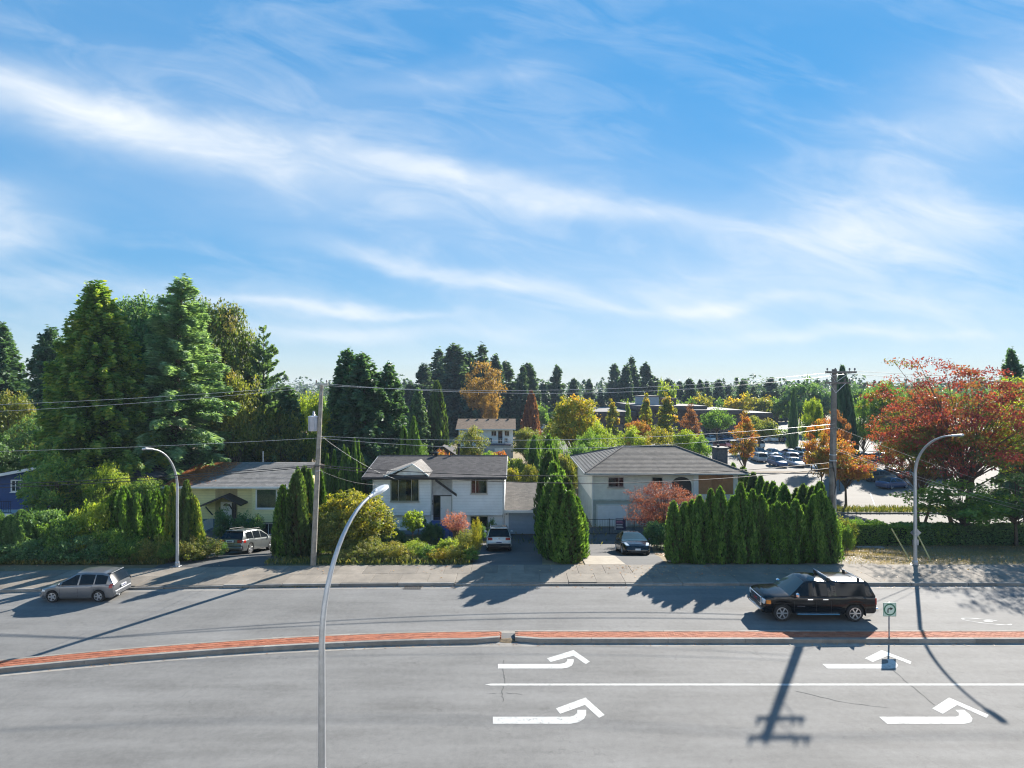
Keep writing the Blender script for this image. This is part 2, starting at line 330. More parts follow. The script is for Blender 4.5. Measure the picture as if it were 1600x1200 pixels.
    for side, (xa, xb) in enumerate(((-66, gap[0]), (gap[1], 66))):
        root = empty('median_island', ((xa+xb)/2, 23.9, 0)); root['kind'] = 'structure'; off = tuple(root.location)
        n = int((xb-xa)/3)
        for k in range(n):
            x0 = xa+(xb-xa)*k/n+.006; x1 = xa+(xb-xa)*(k+1)/n-.006
            for near in (1, 0):
                mb = MB(); vs = []
                for x in np.linspace(x0, x1, 4):
                    y = med_y(x); tp = 0
                    if side == 0 and near: tp = max(0, .35-(gap[0]-x))*.5
                    if side == 1 and near: tp = max(0, .35-(x-gap[1]))*.5
                    pr = [(0, -.05), (.02, .13), (.05, .155), (.19, .155), (.19, -.05)] if near else [(.78, -.05), (.78, .155), (.90, .155), (.93, .13), (.95, -.05)]
                    vs += [(x, y+p+tp, q) for p, q in pr]
                m = 5; mb.add(vs, [tuple(range(m)), tuple(range(4*m-1, 3*m-1, -1))]+[(j*m+i, (j+1)*m+i, (j+1)*m+(i+1) % m, j*m+(i+1) % m) for j in range(3) for i in range(m)])
                mb.build('kerb_stone', M_kerb, root, off=off)
        mb = MB(); ra = np.random.default_rng(5+side); cols = []
        xs = np.arange(max(xa, -40)+.03, min(xb, 40)-.2, .212)
        for x in xs:
            for j in range(6):
                o = .106*(j % 2) if False else 0
                y = med_y(x+.1)+.195+j*.0968; z = .150+ra.uniform(-.004, .005); x0 = x+(.106 if j % 2 else 0)
                s = (med_y(x+.2)-med_y(x))
                vs = [(x0, y, .05), (x0+.2, y+s, .05), (x0+.2, y+s+.088, .05), (x0, y+.088, .05)]
                top = [(p[0], p[1], z) for p in vs]
                mb.add(vs+top, [(4, 5, 6, 7), (0, 1, 5, 4), (1, 2, 6, 5), (2, 3, 7, 6), (3, 0, 4, 7)]); cols += [ra.uniform(0, 1)]*8
        me = mb.mesh('brick_paving', off); at = me.attributes.new('tint', 'FLOAT', 'POINT'); at.data.foreach_set('value', np.array(cols, np.float32))
        me.materials.append(brickmat()); obj('brick_paving', me, root, kind='stuff')
        mb = MB(); vs = []
        xs = np.linspace(xa, xb, 60)
        for x in xs: vs += [(x, med_y(x)+.18, .138), (x, med_y(x)+.79, .138)]
        mb.add(vs, [(2*i, 2*i+2, 2*i+3, 2*i+1) for i in range(59)]); mb.build('mortar_bed', mat('mortar', (.20, .13, .095), .95, var=.2), root, off=off)
    # dirt and weeds lodged in the gap
    mb = MB(); r2 = random.Random(8); vs = []
    n = 14
    for i in range(n):
        a = 6.283*i/n; r = .34*r2.uniform(.7, 1.15); vs.append((-.17+1.25*r*math.cos(a), 23.75+r*.8*math.sin(a), .008))
    mb.add(vs+[(-.17, 23.78, .05)], [(i, (i+1) % n, n) for i in range(n)]); struct('dirt', mb, mat('dirt', (.05, .035, .02), .95, col2=(.16, .115, .06), scale=9, bump=.6))
    # near kerb and sidewalk the big lamp stands on
    mb = MB(); mb.box(-90, 90, 15.42, 15.58, -.05, .14, .02); struct('near_kerb', mb, M_kerb)
    mb = MB(); mb.add([(-90, 11.9, .13), (90, 11.9, .13), (90, 15.43, .13), (-90, 15.43, .13)], [(0, 1, 2, 3)]); struct('near_sidewalk', mb, M_conc)
    # lane line
    mb = MB(); xx = np.arange(-.75, 80, 2)
    vs = [(-.95, 20.24, .005)]
    for x in xx: vs += [(x, 20.18, .005), (x, 20.31, .005)]
    mb.add(vs, [(0, 1, 2)]+[(2*i+1, 2*i+3, 2*i+4, 2*i+2) for i in range(len(xx)-1)]); struct('lane_line', mb, M_paint)
    # turn arrows, traced to ground metres
    def px(l, s, ox, oy): return [gnd(ox+a/s, oy+b/s) for a, b in l]
    stemA = px([(211, 282), (560, 282), (590, 277), (605, 265), (605, 255), (641, 255), (641, 270), (632, 290), (608, 303), (575, 308), (211, 308)], 3.636, 720, 960)
    headA = px([(490, 250), (640, 203), (733, 268), (710, 283), (640, 235), (510, 271)], 3.636, 720, 960)
    stemB = px([(182, 582), (620, 582), (645, 575), (662, 560), (662, 543), (712, 543), (712, 570), (700, 594), (670, 613), (625, 622), (182, 622)], 3.636, 720, 960)
    headB = px([(540, 535), (708, 473), (818, 572), (785, 588), (705, 515), (565, 565)], 3.636, 720, 960)
    for nm, st, hd in (('a', stemA, headA), ('b', stemB, headB)):
        for dx in (0, 12.25, 24.5):
            mb = MB(); n = len(st)
            mb.add([(x+dx, y, .005) for x, y in st], [(0, 1, 9, 10), (1, 2, 8, 9), (2, 3, 7, 8), (3, 4, 5, 6), (3, 6, 7)])
            mb.add([(x+dx, y, .005) for x, y in hd], [(0, 1, 4, 5), (1, 2, 3, 4)]); struct('turn_arrow', mb, M_paint)
    # sprayed loop on the far lane
    mb = MB(); vs = []; c = gnd(1541, 971); n = 48
    for i in range(n):
        a = 6.283*(i/n)*.86+.5; rx = .80; ry = .34; p = Vector((c[0]+rx*math.cos(a)-.35*math.sin(a), c[1]+ry*math.sin(a)-.12*math.cos(a))); w = .028*(1+.4*math.sin(i*.9))
        q = Vector((math.cos(a), math.sin(a)))*w; vs += [(p.x-q.x, p.y-q.y, .005), (p.x+q.x, p.y+q.y, .005)]
    mb.add(vs, [(2*i, 2*i+1, 2*i+3, 2*i+2) for i in range(n-1)])
    n = 16; mb.add([(c[0]+.1+.2*math.cos(6.283*i/n)*(1+.2*math.sin(3*i)), c[1]+.02+.09*math.sin(6.283*i/n), .005) for i in range(n)], [tuple(range(n))])
    struct('sprayed_marking', mb, M_paint)
    # sealed cracks
    Mtar = mat('crack_sealer', (.09, .09, .088), .95, var=.2, spec=.1)
    for pts in ([(787, 1032), (786, 1050), (789, 1062), (784, 1082), (787, 1100)], [(1385, 1040), (1420, 1068), (1470, 1110)], [(760, 1084), (790, 1083), (822, 1085)], [(1244, 1080), (1320, 1098), (1400, 1108)]):
        g = [gnd(*p) for p in pts]; mb = MB(); vs = []
        fine = []
        for (a, b) in zip(g[:-1], g[1:]):
            for t in np.linspace(0, 1, 7)[:-1]: fine.append((a[0]+(b[0]-a[0])*t+rng.uniform(-.03, .03), a[1]+(b[1]-a[1])*t+rng.uniform(-.03, .03)))
        for x, y in fine: w = rng.uniform(.008, .018); vs += [(x-w, y-w*.4, .004), (x+w, y+w*.4, .004)]
        mb.add(vs, [(2*i, 2*i+1, 2*i+3, 2*i+2) for i in range(len(fine)-1)]); struct('road_crack', mb, Mtar)
    # gully grate by the kerb
    gx = X_(645, 30); root = empty('drain_grate', (gx, 29.95, .006), 'dark iron drain grate set in the far gutter before the white house', 'drain')
    mb = MB(); mb.box(-.45, .45, -.22, .22, .0, .008); mb.build('grate_bed', mat('drain_dark', (.02, .02, .02), .8, var=0), root)
    for i in range(9): mb = MB(); mb.box(-.44+i*.105, -.44+i*.105+.045, -.21, .21, .009, .02); mb.build('grate_bar', mat('cast_iron', (.07, .065, .06), .7, .4), root)
    # driveways draped on the slope
    def drape(name, edges, m, dz=.03, **kw):
        y0, y1 = edges[0][0], edges[-1][0]; ys = sorted(set([y for y in TY if y0 < y < y1]+list(np.arange(y0, y1, .5))+[y1]))
        mb = MB(); vs = []; K = 6
        for y in ys:
            a = np.interp(y, [e[0] for e in edges], [e[1] for e in edges]); b = np.interp(y, [e[0] for e in edges], [e[2] for e in edges])
            vs += [(a+(b-a)*k/K, y, terr(y)+dz) for k in range(K+1)]
        mb.add(vs, [(j*(K+1)+k, j*(K+1)+k+1, (j+1)*(K+1)+k+1, (j+1)*(K+1)+k) for j in range(len(ys)-1) for k in range(K)]); return struct(name, mb, m, **kw)
    drape('driveway', [(32.6, -20.5, -14.2), (36, -20, -14.6), (46.5, -21.5, -15.5)], M_asph2)
    drape('driveway', [(33.38, -2.3, 1.75), (40, -2.4, 2.1), (48.6, -2.6, 2.5)], M_asph2)
    drape('driveway', [(33.38, 4.3, 9.0), (38, 5.2, 9.4), (51.5, 6.0, 12.2)], M_asph2)
    drape('concrete_pad', [(33.40, 4.25, 6.6), (36.6, 4.35, 6.45)], mat('pad_concrete', (.25, .215, .17), .9, col2=(.31, .275, .22), scale=2), .045)
    drape('path', [(33.4, 18.6, 21.2), (40, 20.4, 22.4), (45, 21.8, 23.4)], M_conc, .03)
    # car park and its lanes
    drape('parking_lot', [(60, 25, 95), (72, 25.2, 120), (76, 12, 130), (150, 8, 150), (215, -10, 190)], M_lot, .05)
    drape('service_lane', [(48.5, 27, 60), (53, 25.5, 60), (57.5, 24.5, 62)], M_lot, .05)
    drape('grass_strip', [(57.5, 24, 70), (60, 24, 70)], mat('lawn_strip', (.10, .12, .035), .95, col2=(.22, .19, .08), scale=1.2, bump=.6, bscale=10), .17)
    for (y, x0, x1) in ((57.4, 24, 62), (60.02, 24, 62), (88, 33, 47), (89.6, 33, 47), (118, 30, 90)):
        mb = MB(); mb.box(x0, x1, y, y+.16, terr(y)-.05, terr(y)+.19, .02); struct('lot_kerb', mb, M_kerb)
    mb = MB(); mb.box(33, 47, 88.16, 89.6, terr(88)-.05, terr(88)+.17); struct('planting_island', mb, mat('bark_mulch', (.09, .06, .035), .95, col2=(.2, .15, .09), scale=5, bump=.5))
    mb = MB(); mb.prism([(25.2, 49.0), (29.5, 46.9), (31.5, 46.6), (31.6, 47.1), (27, 50.6), (25.4, 51.4)], terr(48)-.2, terr(48)+.15, 'z'); struct('planting_island', mb, mat('bark_mulch', (.1, .07, .04)))
    for k in range(16):
        x = 30+k*2.8; mb = MB(); mb.box(x, x+.1, 98, 103.2, terr(98)+.052, terr(98)+.056); struct('bay_line', mb, M_paint)
    for k in range(6):
        mb = MB(); x = 29+k*5; mb.add([(x, 62, terr(62)+.056), (x+.1, 62, terr(62)+.056), (x+4.6, 70, terr(70)+.056), (x+4.5, 70, terr(70)+.056)], [(0, 1, 2, 3)]); struct('bay_line', mb, M_paint)
    # lawns behind the houses
    drape('lawn', [(60, -34, 6), (75, -36, 6), (100, -40, 8)], mat('garden_lawn', (.035, .05, .015), .95, col2=(.10, .12, .035), scale=.6, bump=.6, bscale=8), .02)
    drape('lawn', [(33.45, -13.9, -2.4), (48, -13.9, -2.7)], MATS['garden_lawn'], .015)
    drape('lawn', [(33.45, -45, -20.6), (46.9, -45, -21.6)], MATS['garden_lawn'], .015)
    drape('lawn', [(34.5, 9.3, 19), (51.4, 12.4, 21)], MATS['garden_lawn'], .015)
def brickmat():
    if 'clay_brick' in MATS: return MATS['clay_brick']
    m, N, L, b = new_mat('clay_brick'); b.inputs['Roughness'].default_value = .9
    at = N.new('ShaderNodeAttribute'); at.attribute_name = 'tint'; r = N.new('ShaderNodeValToRGB'); L.new(at.outputs['Fac'], r.inputs[0])
    e = r.color_ramp.elements; e[0].color = (.20, .06, .032, 1); e[1].color = (.34, .13, .072, 1); n = e.new(.3); n.color = (.28, .088, .042, 1); n = e.new(.75); n.color = (.30, .10, .05, 1)
    L.new(r.outputs[0], b.inputs['Base Color']); return m
build_setting()
# ============================================================ PLANTS
M_bark = mat('bark', (.07, .05, .035), .95, col2=(.16, .125, .09), scale=8, bump=.8, bscale=18, coord='obj')
M_barkp = mat('bark_pale', (.17, .15, .125), .9, col2=(.3, .27, .23), scale=6, bump=.5, bscale=18, coord='obj')
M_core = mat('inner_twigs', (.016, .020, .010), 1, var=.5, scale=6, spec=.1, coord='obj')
LM = {
 'thuja': leafmat('leaf_thuja', [(0.062, 0.056, 0.022), (0.050, 0.112, 0.025), (0.090, 0.179, 0.039), (0.146, 0.258, 0.056), (0.190, 0.280, 0.062)], 0.36),
 'thuja2': leafmat('leaf_thuja_dull', [(.07, .055, .025), (.05, .09, .028), (.08, .135, .04), (.12, .18, .05)], .36),
 'thuja3': leafmat('leaf_thuja_fresh', [(.05, .06, .02), (.055, .12, .02), (.10, .20, .032), (.17, .27, .045)], .4),
 'thuja_y': leafmat('leaf_thuja_yellowing', [(0.046, 0.100, 0.022), (0.108, 0.180, 0.032), (0.216, 0.270, 0.050), (0.360, 0.306, 0.054)], .46),
 'cedar': leafmat('leaf_cedar', [(0.054, 0.108, 0.034), (0.101, 0.189, 0.041), (0.162, 0.257, 0.061), (0.270, 0.338, 0.068), (0.351, 0.338, 0.068)], 0.42),
 'deodar': leafmat('leaf_deodar', [(.10, .17, .10), (.16, .26, .14), (.23, .34, .19), (.32, .44, .26)], 0.46),
 'spruce': leafmat('leaf_spruce', [(0.038, 0.090, 0.052), (0.071, 0.140, 0.076), (0.130, 0.223, 0.112)], .36),
 'spruce_l': leafmat('leaf_spruce_light', [(0.056, 0.113, 0.066), (0.122, 0.200, 0.101), (0.223, 0.312, 0.145)], .38),
 'far': leafmat('leaf_far_conifer', [(0.037, 0.072, 0.053), (0.066, 0.112, 0.078), (0.102, 0.160, 0.102)], .36),
 'green': leafmat('leaf_green', [(0.058, 0.116, 0.028), (0.116, 0.212, 0.039), (0.212, 0.308, 0.058)], .4),
 'lime': leafmat('leaf_lime', [(0.090, 0.149, 0.024), (0.194, 0.269, 0.038), (0.329, 0.359, 0.053)], .45),
 'dark': leafmat('leaf_dark', [(0.044, 0.099, 0.040), (0.089, 0.174, 0.063), (0.174, 0.274, 0.099)], .35),
 'olive': leafmat('leaf_olive', [(.08, .11, .03), (.14, .17, .04), (.20, .21, .05), (.25, .20, .055)], .4),
 'gold': leafmat('leaf_gold', [(.07, .10, .02), (.15, .175, .028), (.28, .26, .038), (.38, .29, .04)], .42),
 'yellow': leafmat('leaf_yellow', [(0.165, 0.165, 0.022), (0.385, 0.297, 0.028), (0.550, 0.363, 0.033)], .45),
 'yorange': leafmat('leaf_yellow_orange', [(.10, .15, .025), (.20, .22, .03), (.34, .27, .035), (.42, .22, .035)], 0.45),
 'orange': leafmat('leaf_orange', [(.13, .15, .03), (.26, .20, .04), (.36, .18, .045), (.34, .11, .045), (.28, .07, .04)], 0.42),
 'greenbrown': leafmat('leaf_green_brown', [(.05, .09, .03), (.09, .14, .045), (.13, .17, .05), (.17, .15, .06)], 0.42),
 'red': leafmat('leaf_red', [(.08, .12, .03), (.14, .14, .035), (.23, .09, .045), (.27, .06, .05), (.24, .04, .045), (.16, .03, .04)], 0.38),
 'rust': leafmat('leaf_rust', [(.14, .06, .04), (.22, .09, .05), (.28, .13, .07)], 0.4),
 'brownor': leafmat('leaf_brown_orange', [(.16, .11, .045), (.26, .15, .05), (.32, .20, .07)], 0.4),
 'pink': leafmat('leaf_pink', [(.24, .06, .07), (.36, .12, .13), (.40, .19, .19), (.24, .10, .07)], 0.4),
 'acer': leafmat('leaf_japanese_maple', [(.10, .03, .035), (.18, .05, .055), (.26, .10, .10), (.20, .09, .06)], 0.36),
}
PROTO = {}
def unit(rg, n):
    v = rg.normal(size=(n, 3)); return v/np.linalg.norm(v, axis=1, keepdims=True)
def blades_along(rg, n): return rg.random(n)
def p_thuja(key, seed, h=4.6, r=.62, n=5200, ls=1.0, tip=2.4, lob=.2):
    rg = fbm_rng(seed); u = rg.random(n)**.92; th = rg.random(n)*6.2832; z = u*h
    prof = np.minimum(1, ((u+.02)/.10)**.5)*np.maximum(0, 1-u**tip)**.75
    ph = rg.random(8)*6.28
    lobes = 1+lob*np.cos(3*th+ph[0]+z*.7)+.6*lob*np.cos(5*th+ph[1]-z*1.3)+.10*np.cos(11*th+ph[2]+z*2.6)
    dep = 1-.38*rg.random(n)**2.2
    rad = r*prof*lobes*dep+.02; rad += .05*rg.normal(size=n)*(rg.random(n) > .6)
    out = np.stack([np.cos(th), np.sin(th), np.zeros(n)], 1); C = out*rad[:, None]; C[:, 2] = z+rg.normal(size=n)*.05
    A = np.array([0, 0, 1.])+out*.38+unit(rg, n)*.38; O = out+unit(rg, n)*.6
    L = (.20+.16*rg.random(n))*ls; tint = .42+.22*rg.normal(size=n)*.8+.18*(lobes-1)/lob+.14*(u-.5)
    me = leaf_mesh(key+'_foliage', C, A, O, L, L*.36, tint)
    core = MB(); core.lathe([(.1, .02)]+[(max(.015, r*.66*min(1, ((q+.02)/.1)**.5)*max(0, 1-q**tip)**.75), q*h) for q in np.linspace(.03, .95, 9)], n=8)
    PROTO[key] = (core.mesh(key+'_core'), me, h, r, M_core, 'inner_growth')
def p_conifer(key, seed, h=20, r=4.5, nb=240, n=12000, leaf=.5, up=.25, droop=.55, p=.85, bare=.06, lat=.38, layer=.35, wid=.24, rmin=.02, hang=.25, tr=None, irr=.3, bot=.55):
    rg = fbm_rng(seed); zb = h*(bare+(1-bare)*np.sort(rg.random(nb)**.92)); rel = (zb-bare*h)/(h*(1-bare))
    Lb = (r*(1-rel)**p)*(1-irr+irr*1.25*rg.random(nb))*np.minimum(1, bot+3.2*rel)+rmin*h*.6
    az = np.arange(nb)*2.39996+rg.normal(size=nb)*.35
    b = rg.choice(nb, n, p=Lb**1.35/np.sum(Lb**1.35)); t = 1-(.85*rg.random(n)**1.25); sg = rg.uniform(-1, 1, n)
    dirs = np.stack([np.cos(az[b]), np.sin(az[b]), np.zeros(n)], 1); perp = np.stack([-np.sin(az[b]), np.cos(az[b]), np.zeros(n)], 1)
    upb = (up+.35*rel)[b]; db = (droop*(1-.6*rel))[b]; LL = Lb[b]
    C = dirs*(LL*t)[:, None]+perp*(sg*lat*LL*(1.05-t))[:, None]
    C[:, 2] = zb[b]+LL*(upb*t-db*t*t)-np.abs(sg)*hang*lat*LL*(1.05-t)+rg.normal(size=n)*layer*leaf
    A = dirs*.75+perp*(np.sign(sg)*.75)[:, None]+np.array([0, 0, 1.])*(upb-2*db*t)[:, None]*.8+unit(rg, n)*.45; O = np.array([0, 0, .6])+dirs*.55+unit(rg, n)*.8
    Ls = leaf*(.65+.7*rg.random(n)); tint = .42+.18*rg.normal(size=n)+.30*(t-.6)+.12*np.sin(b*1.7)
    me = leaf_mesh(key+'_foliage', C, A, O, Ls, Ls*wid*1.6, tint)
    tk = MB(); r0 = tr or h*.016
    tk.tube([(0, 0, -.3), (0, 0, h*.3), (.02*h*.1, 0, h*.65), (0, 0, h*.985)], [r0*1.15, r0*.8, r0*.45, .02], 8)
    for i in range(0, nb, 2):
        d = Vector((math.cos(az[i]), math.sin(az[i]), 0)); q = []
        for s in (0, .5, .92): q.append(d*(Lb[i]*s)+Vector((0, 0, zb[i]+Lb[i]*((up+.35*rel[i])*s-(droop*(1-.6*rel[i]))*s*s))))
        tk.tube(q, [r0*.22*(1-.6*rel[i]), r0*.12, .008], 4, cap=False)
    PROTO[key] = (tk.mesh(key+'_trunk', smooth=50), me, h, r, M_bark, 'trunk')
def p_decid(key, seed, h=9, r=3.2, th=2.2, nc=150, per=55, leaf=.2, flat=.7, clump=.24, lob=.28, base=.0, fill=.5, nlimb=26, tr=None, wid=.62, top=1.0, multi=1, vase=0.0, zt=.12, ctv=.22):
    rg = fbm_rng(seed); rz = (h-th)/2; cz = th+rz
    d = unit(rg, nc); d[:, 2] = np.where(d[:, 2] < -.55, d[:, 2]*.6, d[:, 2])
    k = rg.normal(size=(5, 3)); k /= np.linalg.norm(k, axis=1, keepdims=True)
    lobe = 1+lob*np.max(d @ k.T, axis=1)-lob*.45+.10*rg.normal(size=nc)
    rad = lobe*(1-fill*rg.random(nc)**1.6)
    P = d*rad[:, None]; sh = 1-vase*np.clip(-P[:, 2:3], 0, 1)-(1-top)*np.clip(P[:, 2:3], 0, 1)
    P[:, :2] *= sh; P = P*np.array([r, r, rz])*.84; P[:, 2] += cz; P[:, 2] = np.maximum(P[:, 2], .12+base)
    rc = clump*r*(.7+.6*rg.random(nc)); ci = np.repeat(np.arange(nc), per); n = nc*per
    off = unit(rg, n)*(rg.random(n)**.45)[:, None]*rc[ci][:, None]; off[:, 2] *= flat
    C = P[ci]+off; C[:, 2] = np.maximum(C[:, 2], .05)
    outd = C-np.array([0, 0, cz-.25*rz]); outd /= np.linalg.norm(outd, axis=1, keepdims=True)
    A = outd*.5+unit(rg, n)*.9-np.array([0, 0, .25]); O = outd*.8+np.array([0, 0, .5])+unit(rg, n)*.8
    L = leaf*(.6+.8*rg.random(n)); ct = rg.normal(size=nc)*ctv
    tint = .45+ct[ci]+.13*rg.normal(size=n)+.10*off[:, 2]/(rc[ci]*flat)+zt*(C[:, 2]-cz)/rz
    me = leaf_mesh(key+'_foliage', C, A, O, L, L*wid, tint)
    tk = MB(); r0 = tr or max(.03, h*.018); lim = rg.choice(nc, min(nlimb, nc), replace=False)
    for q in range(multi):
        a = 6.283*q/multi+.4; sx, sy = (.22*r*math.cos(a), .22*r*math.sin(a)) if multi > 1 else (0, 0)
        tk.tube([(sx*.15, sy*.15, -.25), (sx*.5, sy*.5, th*.6+.02), (sx*.9+.02*h*rg.normal()*.5, sy*.9, th+rz*.45), (sx+.03*h*rg.normal()*.5, sy, th+rz*1.35)], [r0*1.25, r0*.95, r0*.62, r0*.15], 8)
    for i in lim:
        e = Vector(P[i]); s = Vector((0, 0, min(th*.75+(e.z-th)*.35+.05, e.z*.8))); m = s.lerp(e, .5)+Vector((0, 0, .06*h))*.5
        tk.tube([s, m, e], [r0*.42, r0*.24, r0*.07], 5, cap=False)
    PROTO[key] = (tk.mesh(key+'_trunk', smooth=50), me, h, r, M_bark, 'trunk')
def p_box(key, seed, lx=4, ly=1.2, h=1.4, n=9000, leaf=.11):
    rg = fbm_rng(seed); q = rg.uniform(-1, 1, (n, 3)); f = rg.integers(0, 5, n); wgt = rg.random(n)
    ax = np.where(wgt < .42, 1, np.where(wgt < .82, 2, 0)); sgn = np.sign(rg.uniform(-1, 1, n)); sgn = np.where(ax == 2, 1, sgn)
    q[np.arange(n), ax] = sgn*(1-.14*rg.random(n)**2)
    b = .06*np.sin(q[:, 0]*lx*2.3+seed)+.05*np.sin(q[:, 0]*lx*5.1+2*q[:, 2])
    C = q*np.array([lx/2, ly/2, h/2]); C[:, 1] *= 1+b; C[:, 2] = C[:, 2]*(1+b)+h/2; C += rg.normal(size=(n, 3))*.04
    out = np.zeros((n, 3)); out[np.arange(n), ax] = sgn
    L = leaf*(.6+.8*rg.random(n)); me = leaf_mesh(key+'_foliage', C, unit(rg, n)+out*.3, out+unit(rg, n)*.7, L, L*.6, .45+.2*rg.normal(size=n)+2*b)
    core = MB(); core.box(-lx*.45, lx*.45, -ly*.42, ly*.42, .02, h*.86, .1)
    PROTO[key] = (core.mesh(key+'_core'), me, h, lx/2, M_core, 'inner_growth')
def build_protos():
    for i in range(4): p_thuja('thuja%d' % i, 20+i, lob=.16+.04*i, tip=2.0+.4*i)
    p_thuja('thuja_fat', 30, 5.2, 1.0, 8000, 1.15, 2.2, .22)
    p_thuja('thuja_far', 31, 9, 1.9, 4500, 2.4, 1.5, .12)
    p_conifer('cedar_big', 41, 22, 5.2, 460, 66000, .42, up=.3, droop=.55, p=.62, bot=1.0, rmin=.008, lat=.36, wid=.32, hang=.9, bare=.02, layer=.6, irr=.42)
    p_conifer('deodar', 42, 21, 5.2, 280, 84000, .46, up=.14, droop=.42, p=.70, bot=1.0, rmin=.008, lat=.32, wid=.135, hang=.35, bare=.03, layer=.32, irr=.34)
    p_conifer('spruce_a', 43, 16, 3.2, 320, 24000, .50, up=.14, droop=.42, p=.62, wid=.26, hang=.5, bare=.02, irr=.3)
    p_conifer('spruce_b', 44, 16, 3.4, 300, 24000, .52, up=.2, droop=.5, p=.5, bot=.9, wid=.26, hang=.7, bare=.03, irr=.45)
    p_conifer('atlas', 45, 18, 4.2, 120, 16000, .45, up=.32, droop=.22, p=.7, wid=.22, lat=.26, hang=.1, bare=.12, layer=.2, irr=.5)
    for i in range(3): p_conifer('far%d' % i, 50+i, 22, 4.4+.5*i, 190, 9500, .95, up=.14, droop=.42, p=.52+.1*i, wid=.3, hang=.5, bare=.06, irr=.45)
    p_conifer('pine_far', 54, 22, 5, 90, 5000, 1.1, up=.25, droop=.35, p=.75, wid=.3, bare=.2, irr=.65)
    p_decid('dec_big', 60, 14, 4.8, 3.5, 380, 110, .26, nlimb=40, lob=.3, clump=.22)
    p_decid('dec_mid', 61, 9, 3.2, 2.0, 160, 60, .24, nlimb=30)
    p_decid('dec_mid2', 62, 9, 3.3, 1.4, 150, 60, .24, nlimb=30, lob=.4, fill=.6)
    p_decid('dec_far', 63, 10, 4.2, 2.0, 90, 34, .55, nlimb=16, lob=.3)
    p_decid('dec_col', 64, 9, 1.3, .9, 80, 34, .36, nlimb=10, lob=.2, top=.45, clump=.42)
    p_decid('dec_cone', 65, 7.5, 1.9, 1.1, 100, 60, .17, nlimb=34, lob=.3, top=.35, clump=.24, flat=.5)
    p_decid('maple_red', 66, 13.5, 6.6, 2.6, 330, 75, .175, flat=.34, clump=.15, lob=.24, fill=.7, nlimb=60, tr=.15, multi=3, zt=.3, ctv=.28)
    p_decid('maple_small', 67, 5.2, 2.6, 1.5, 120, 60, .17, flat=.4, clump=.23, lob=.3, fill=.6, nlimb=40, vase=.3)
    p_decid('spread', 68, 6.4, 4.4, 2.2, 110, 45, .38, flat=.5, lob=.25, nlimb=24, tr=.3)
    p_decid('shrub_round', 69, 4.8, 2.6, .1, 330, 75, .17, flat=.8, clump=.17, lob=.12, fill=.28, nlimb=20, tr=.06, multi=3)
    p_decid('shrub_a', 70, 1.9, 1.1, .05, 90, 60, .11, flat=.8, clump=.26, lob=.3, fill=.5, nlimb=12, tr=.03, multi=3)
    p_decid('shrub_b', 71, 2.0, 1.1, .05, 70, 55, .14, flat=.9, clump=.28, lob=.45, fill=.6, nlimb=14, tr=.03, multi=4, wid=.3)
    p_decid('shrub_c', 72, 2.6, 1.9, .05, 120, 55, .17, flat=.7, clump=.24, lob=.4, fill=.5, nlimb=12, tr=.04, multi=3)
    p_decid('acer', 73, 3.9, 2.7, .35, 190, 70, .12, flat=.38, clump=.2, lob=.3, fill=.55, nlimb=50, tr=.09, multi=3, wid=.35, vase=.15)
    p_decid('sapling', 74, 2.7, .95, 1.1, 50, 50, .15, flat=.6, clump=.3, lob=.3, nlimb=14, tr=.035)
    p_decid('pinkbush', 75, 2.3, 1.35, .9, 75, 40, .10, flat=.8, clump=.2, lob=.35, fill=.5, nlimb=40, tr=.10, multi=3, wid=.4)
    p_box('hedge_box', 76)
build_protos()
PR = random.Random(77)
def plant(key, x, y, h, r, leaf, name, label, cat, group=None, z=None, rz=None):
    tm, cm, h0, r0, bm, tname = PROTO[key]
    e = empty(name, (x, y, terr(y)-.03 if z is None else z), label, cat, group, PR.uniform(0, 6.28) if rz is None else rz)
    if leaf == 'thuja': leaf = PR.choice(('thuja', 'thuja', 'thuja2', 'thuja3'))
    e.rotation_euler[0] = PR.gauss(0, R(1.3)); e.rotation_euler[1] = PR.gauss(0, R(1.3))
    sc = (r/r0, r/r0, h/h0)
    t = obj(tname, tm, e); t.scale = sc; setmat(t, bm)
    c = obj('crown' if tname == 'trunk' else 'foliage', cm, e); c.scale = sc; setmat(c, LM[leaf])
    return e
def plant_px(key, px, d, top, hw, leaf, name, label, cat, group=None):
    """real tree at depth d: its height and spread follow from what the photograph shows there"""
    z = terr(d); return plant(key, X_(px, d), d, Z_(top, d)-z, hw*d/FPX, leaf, name, label, cat, group)
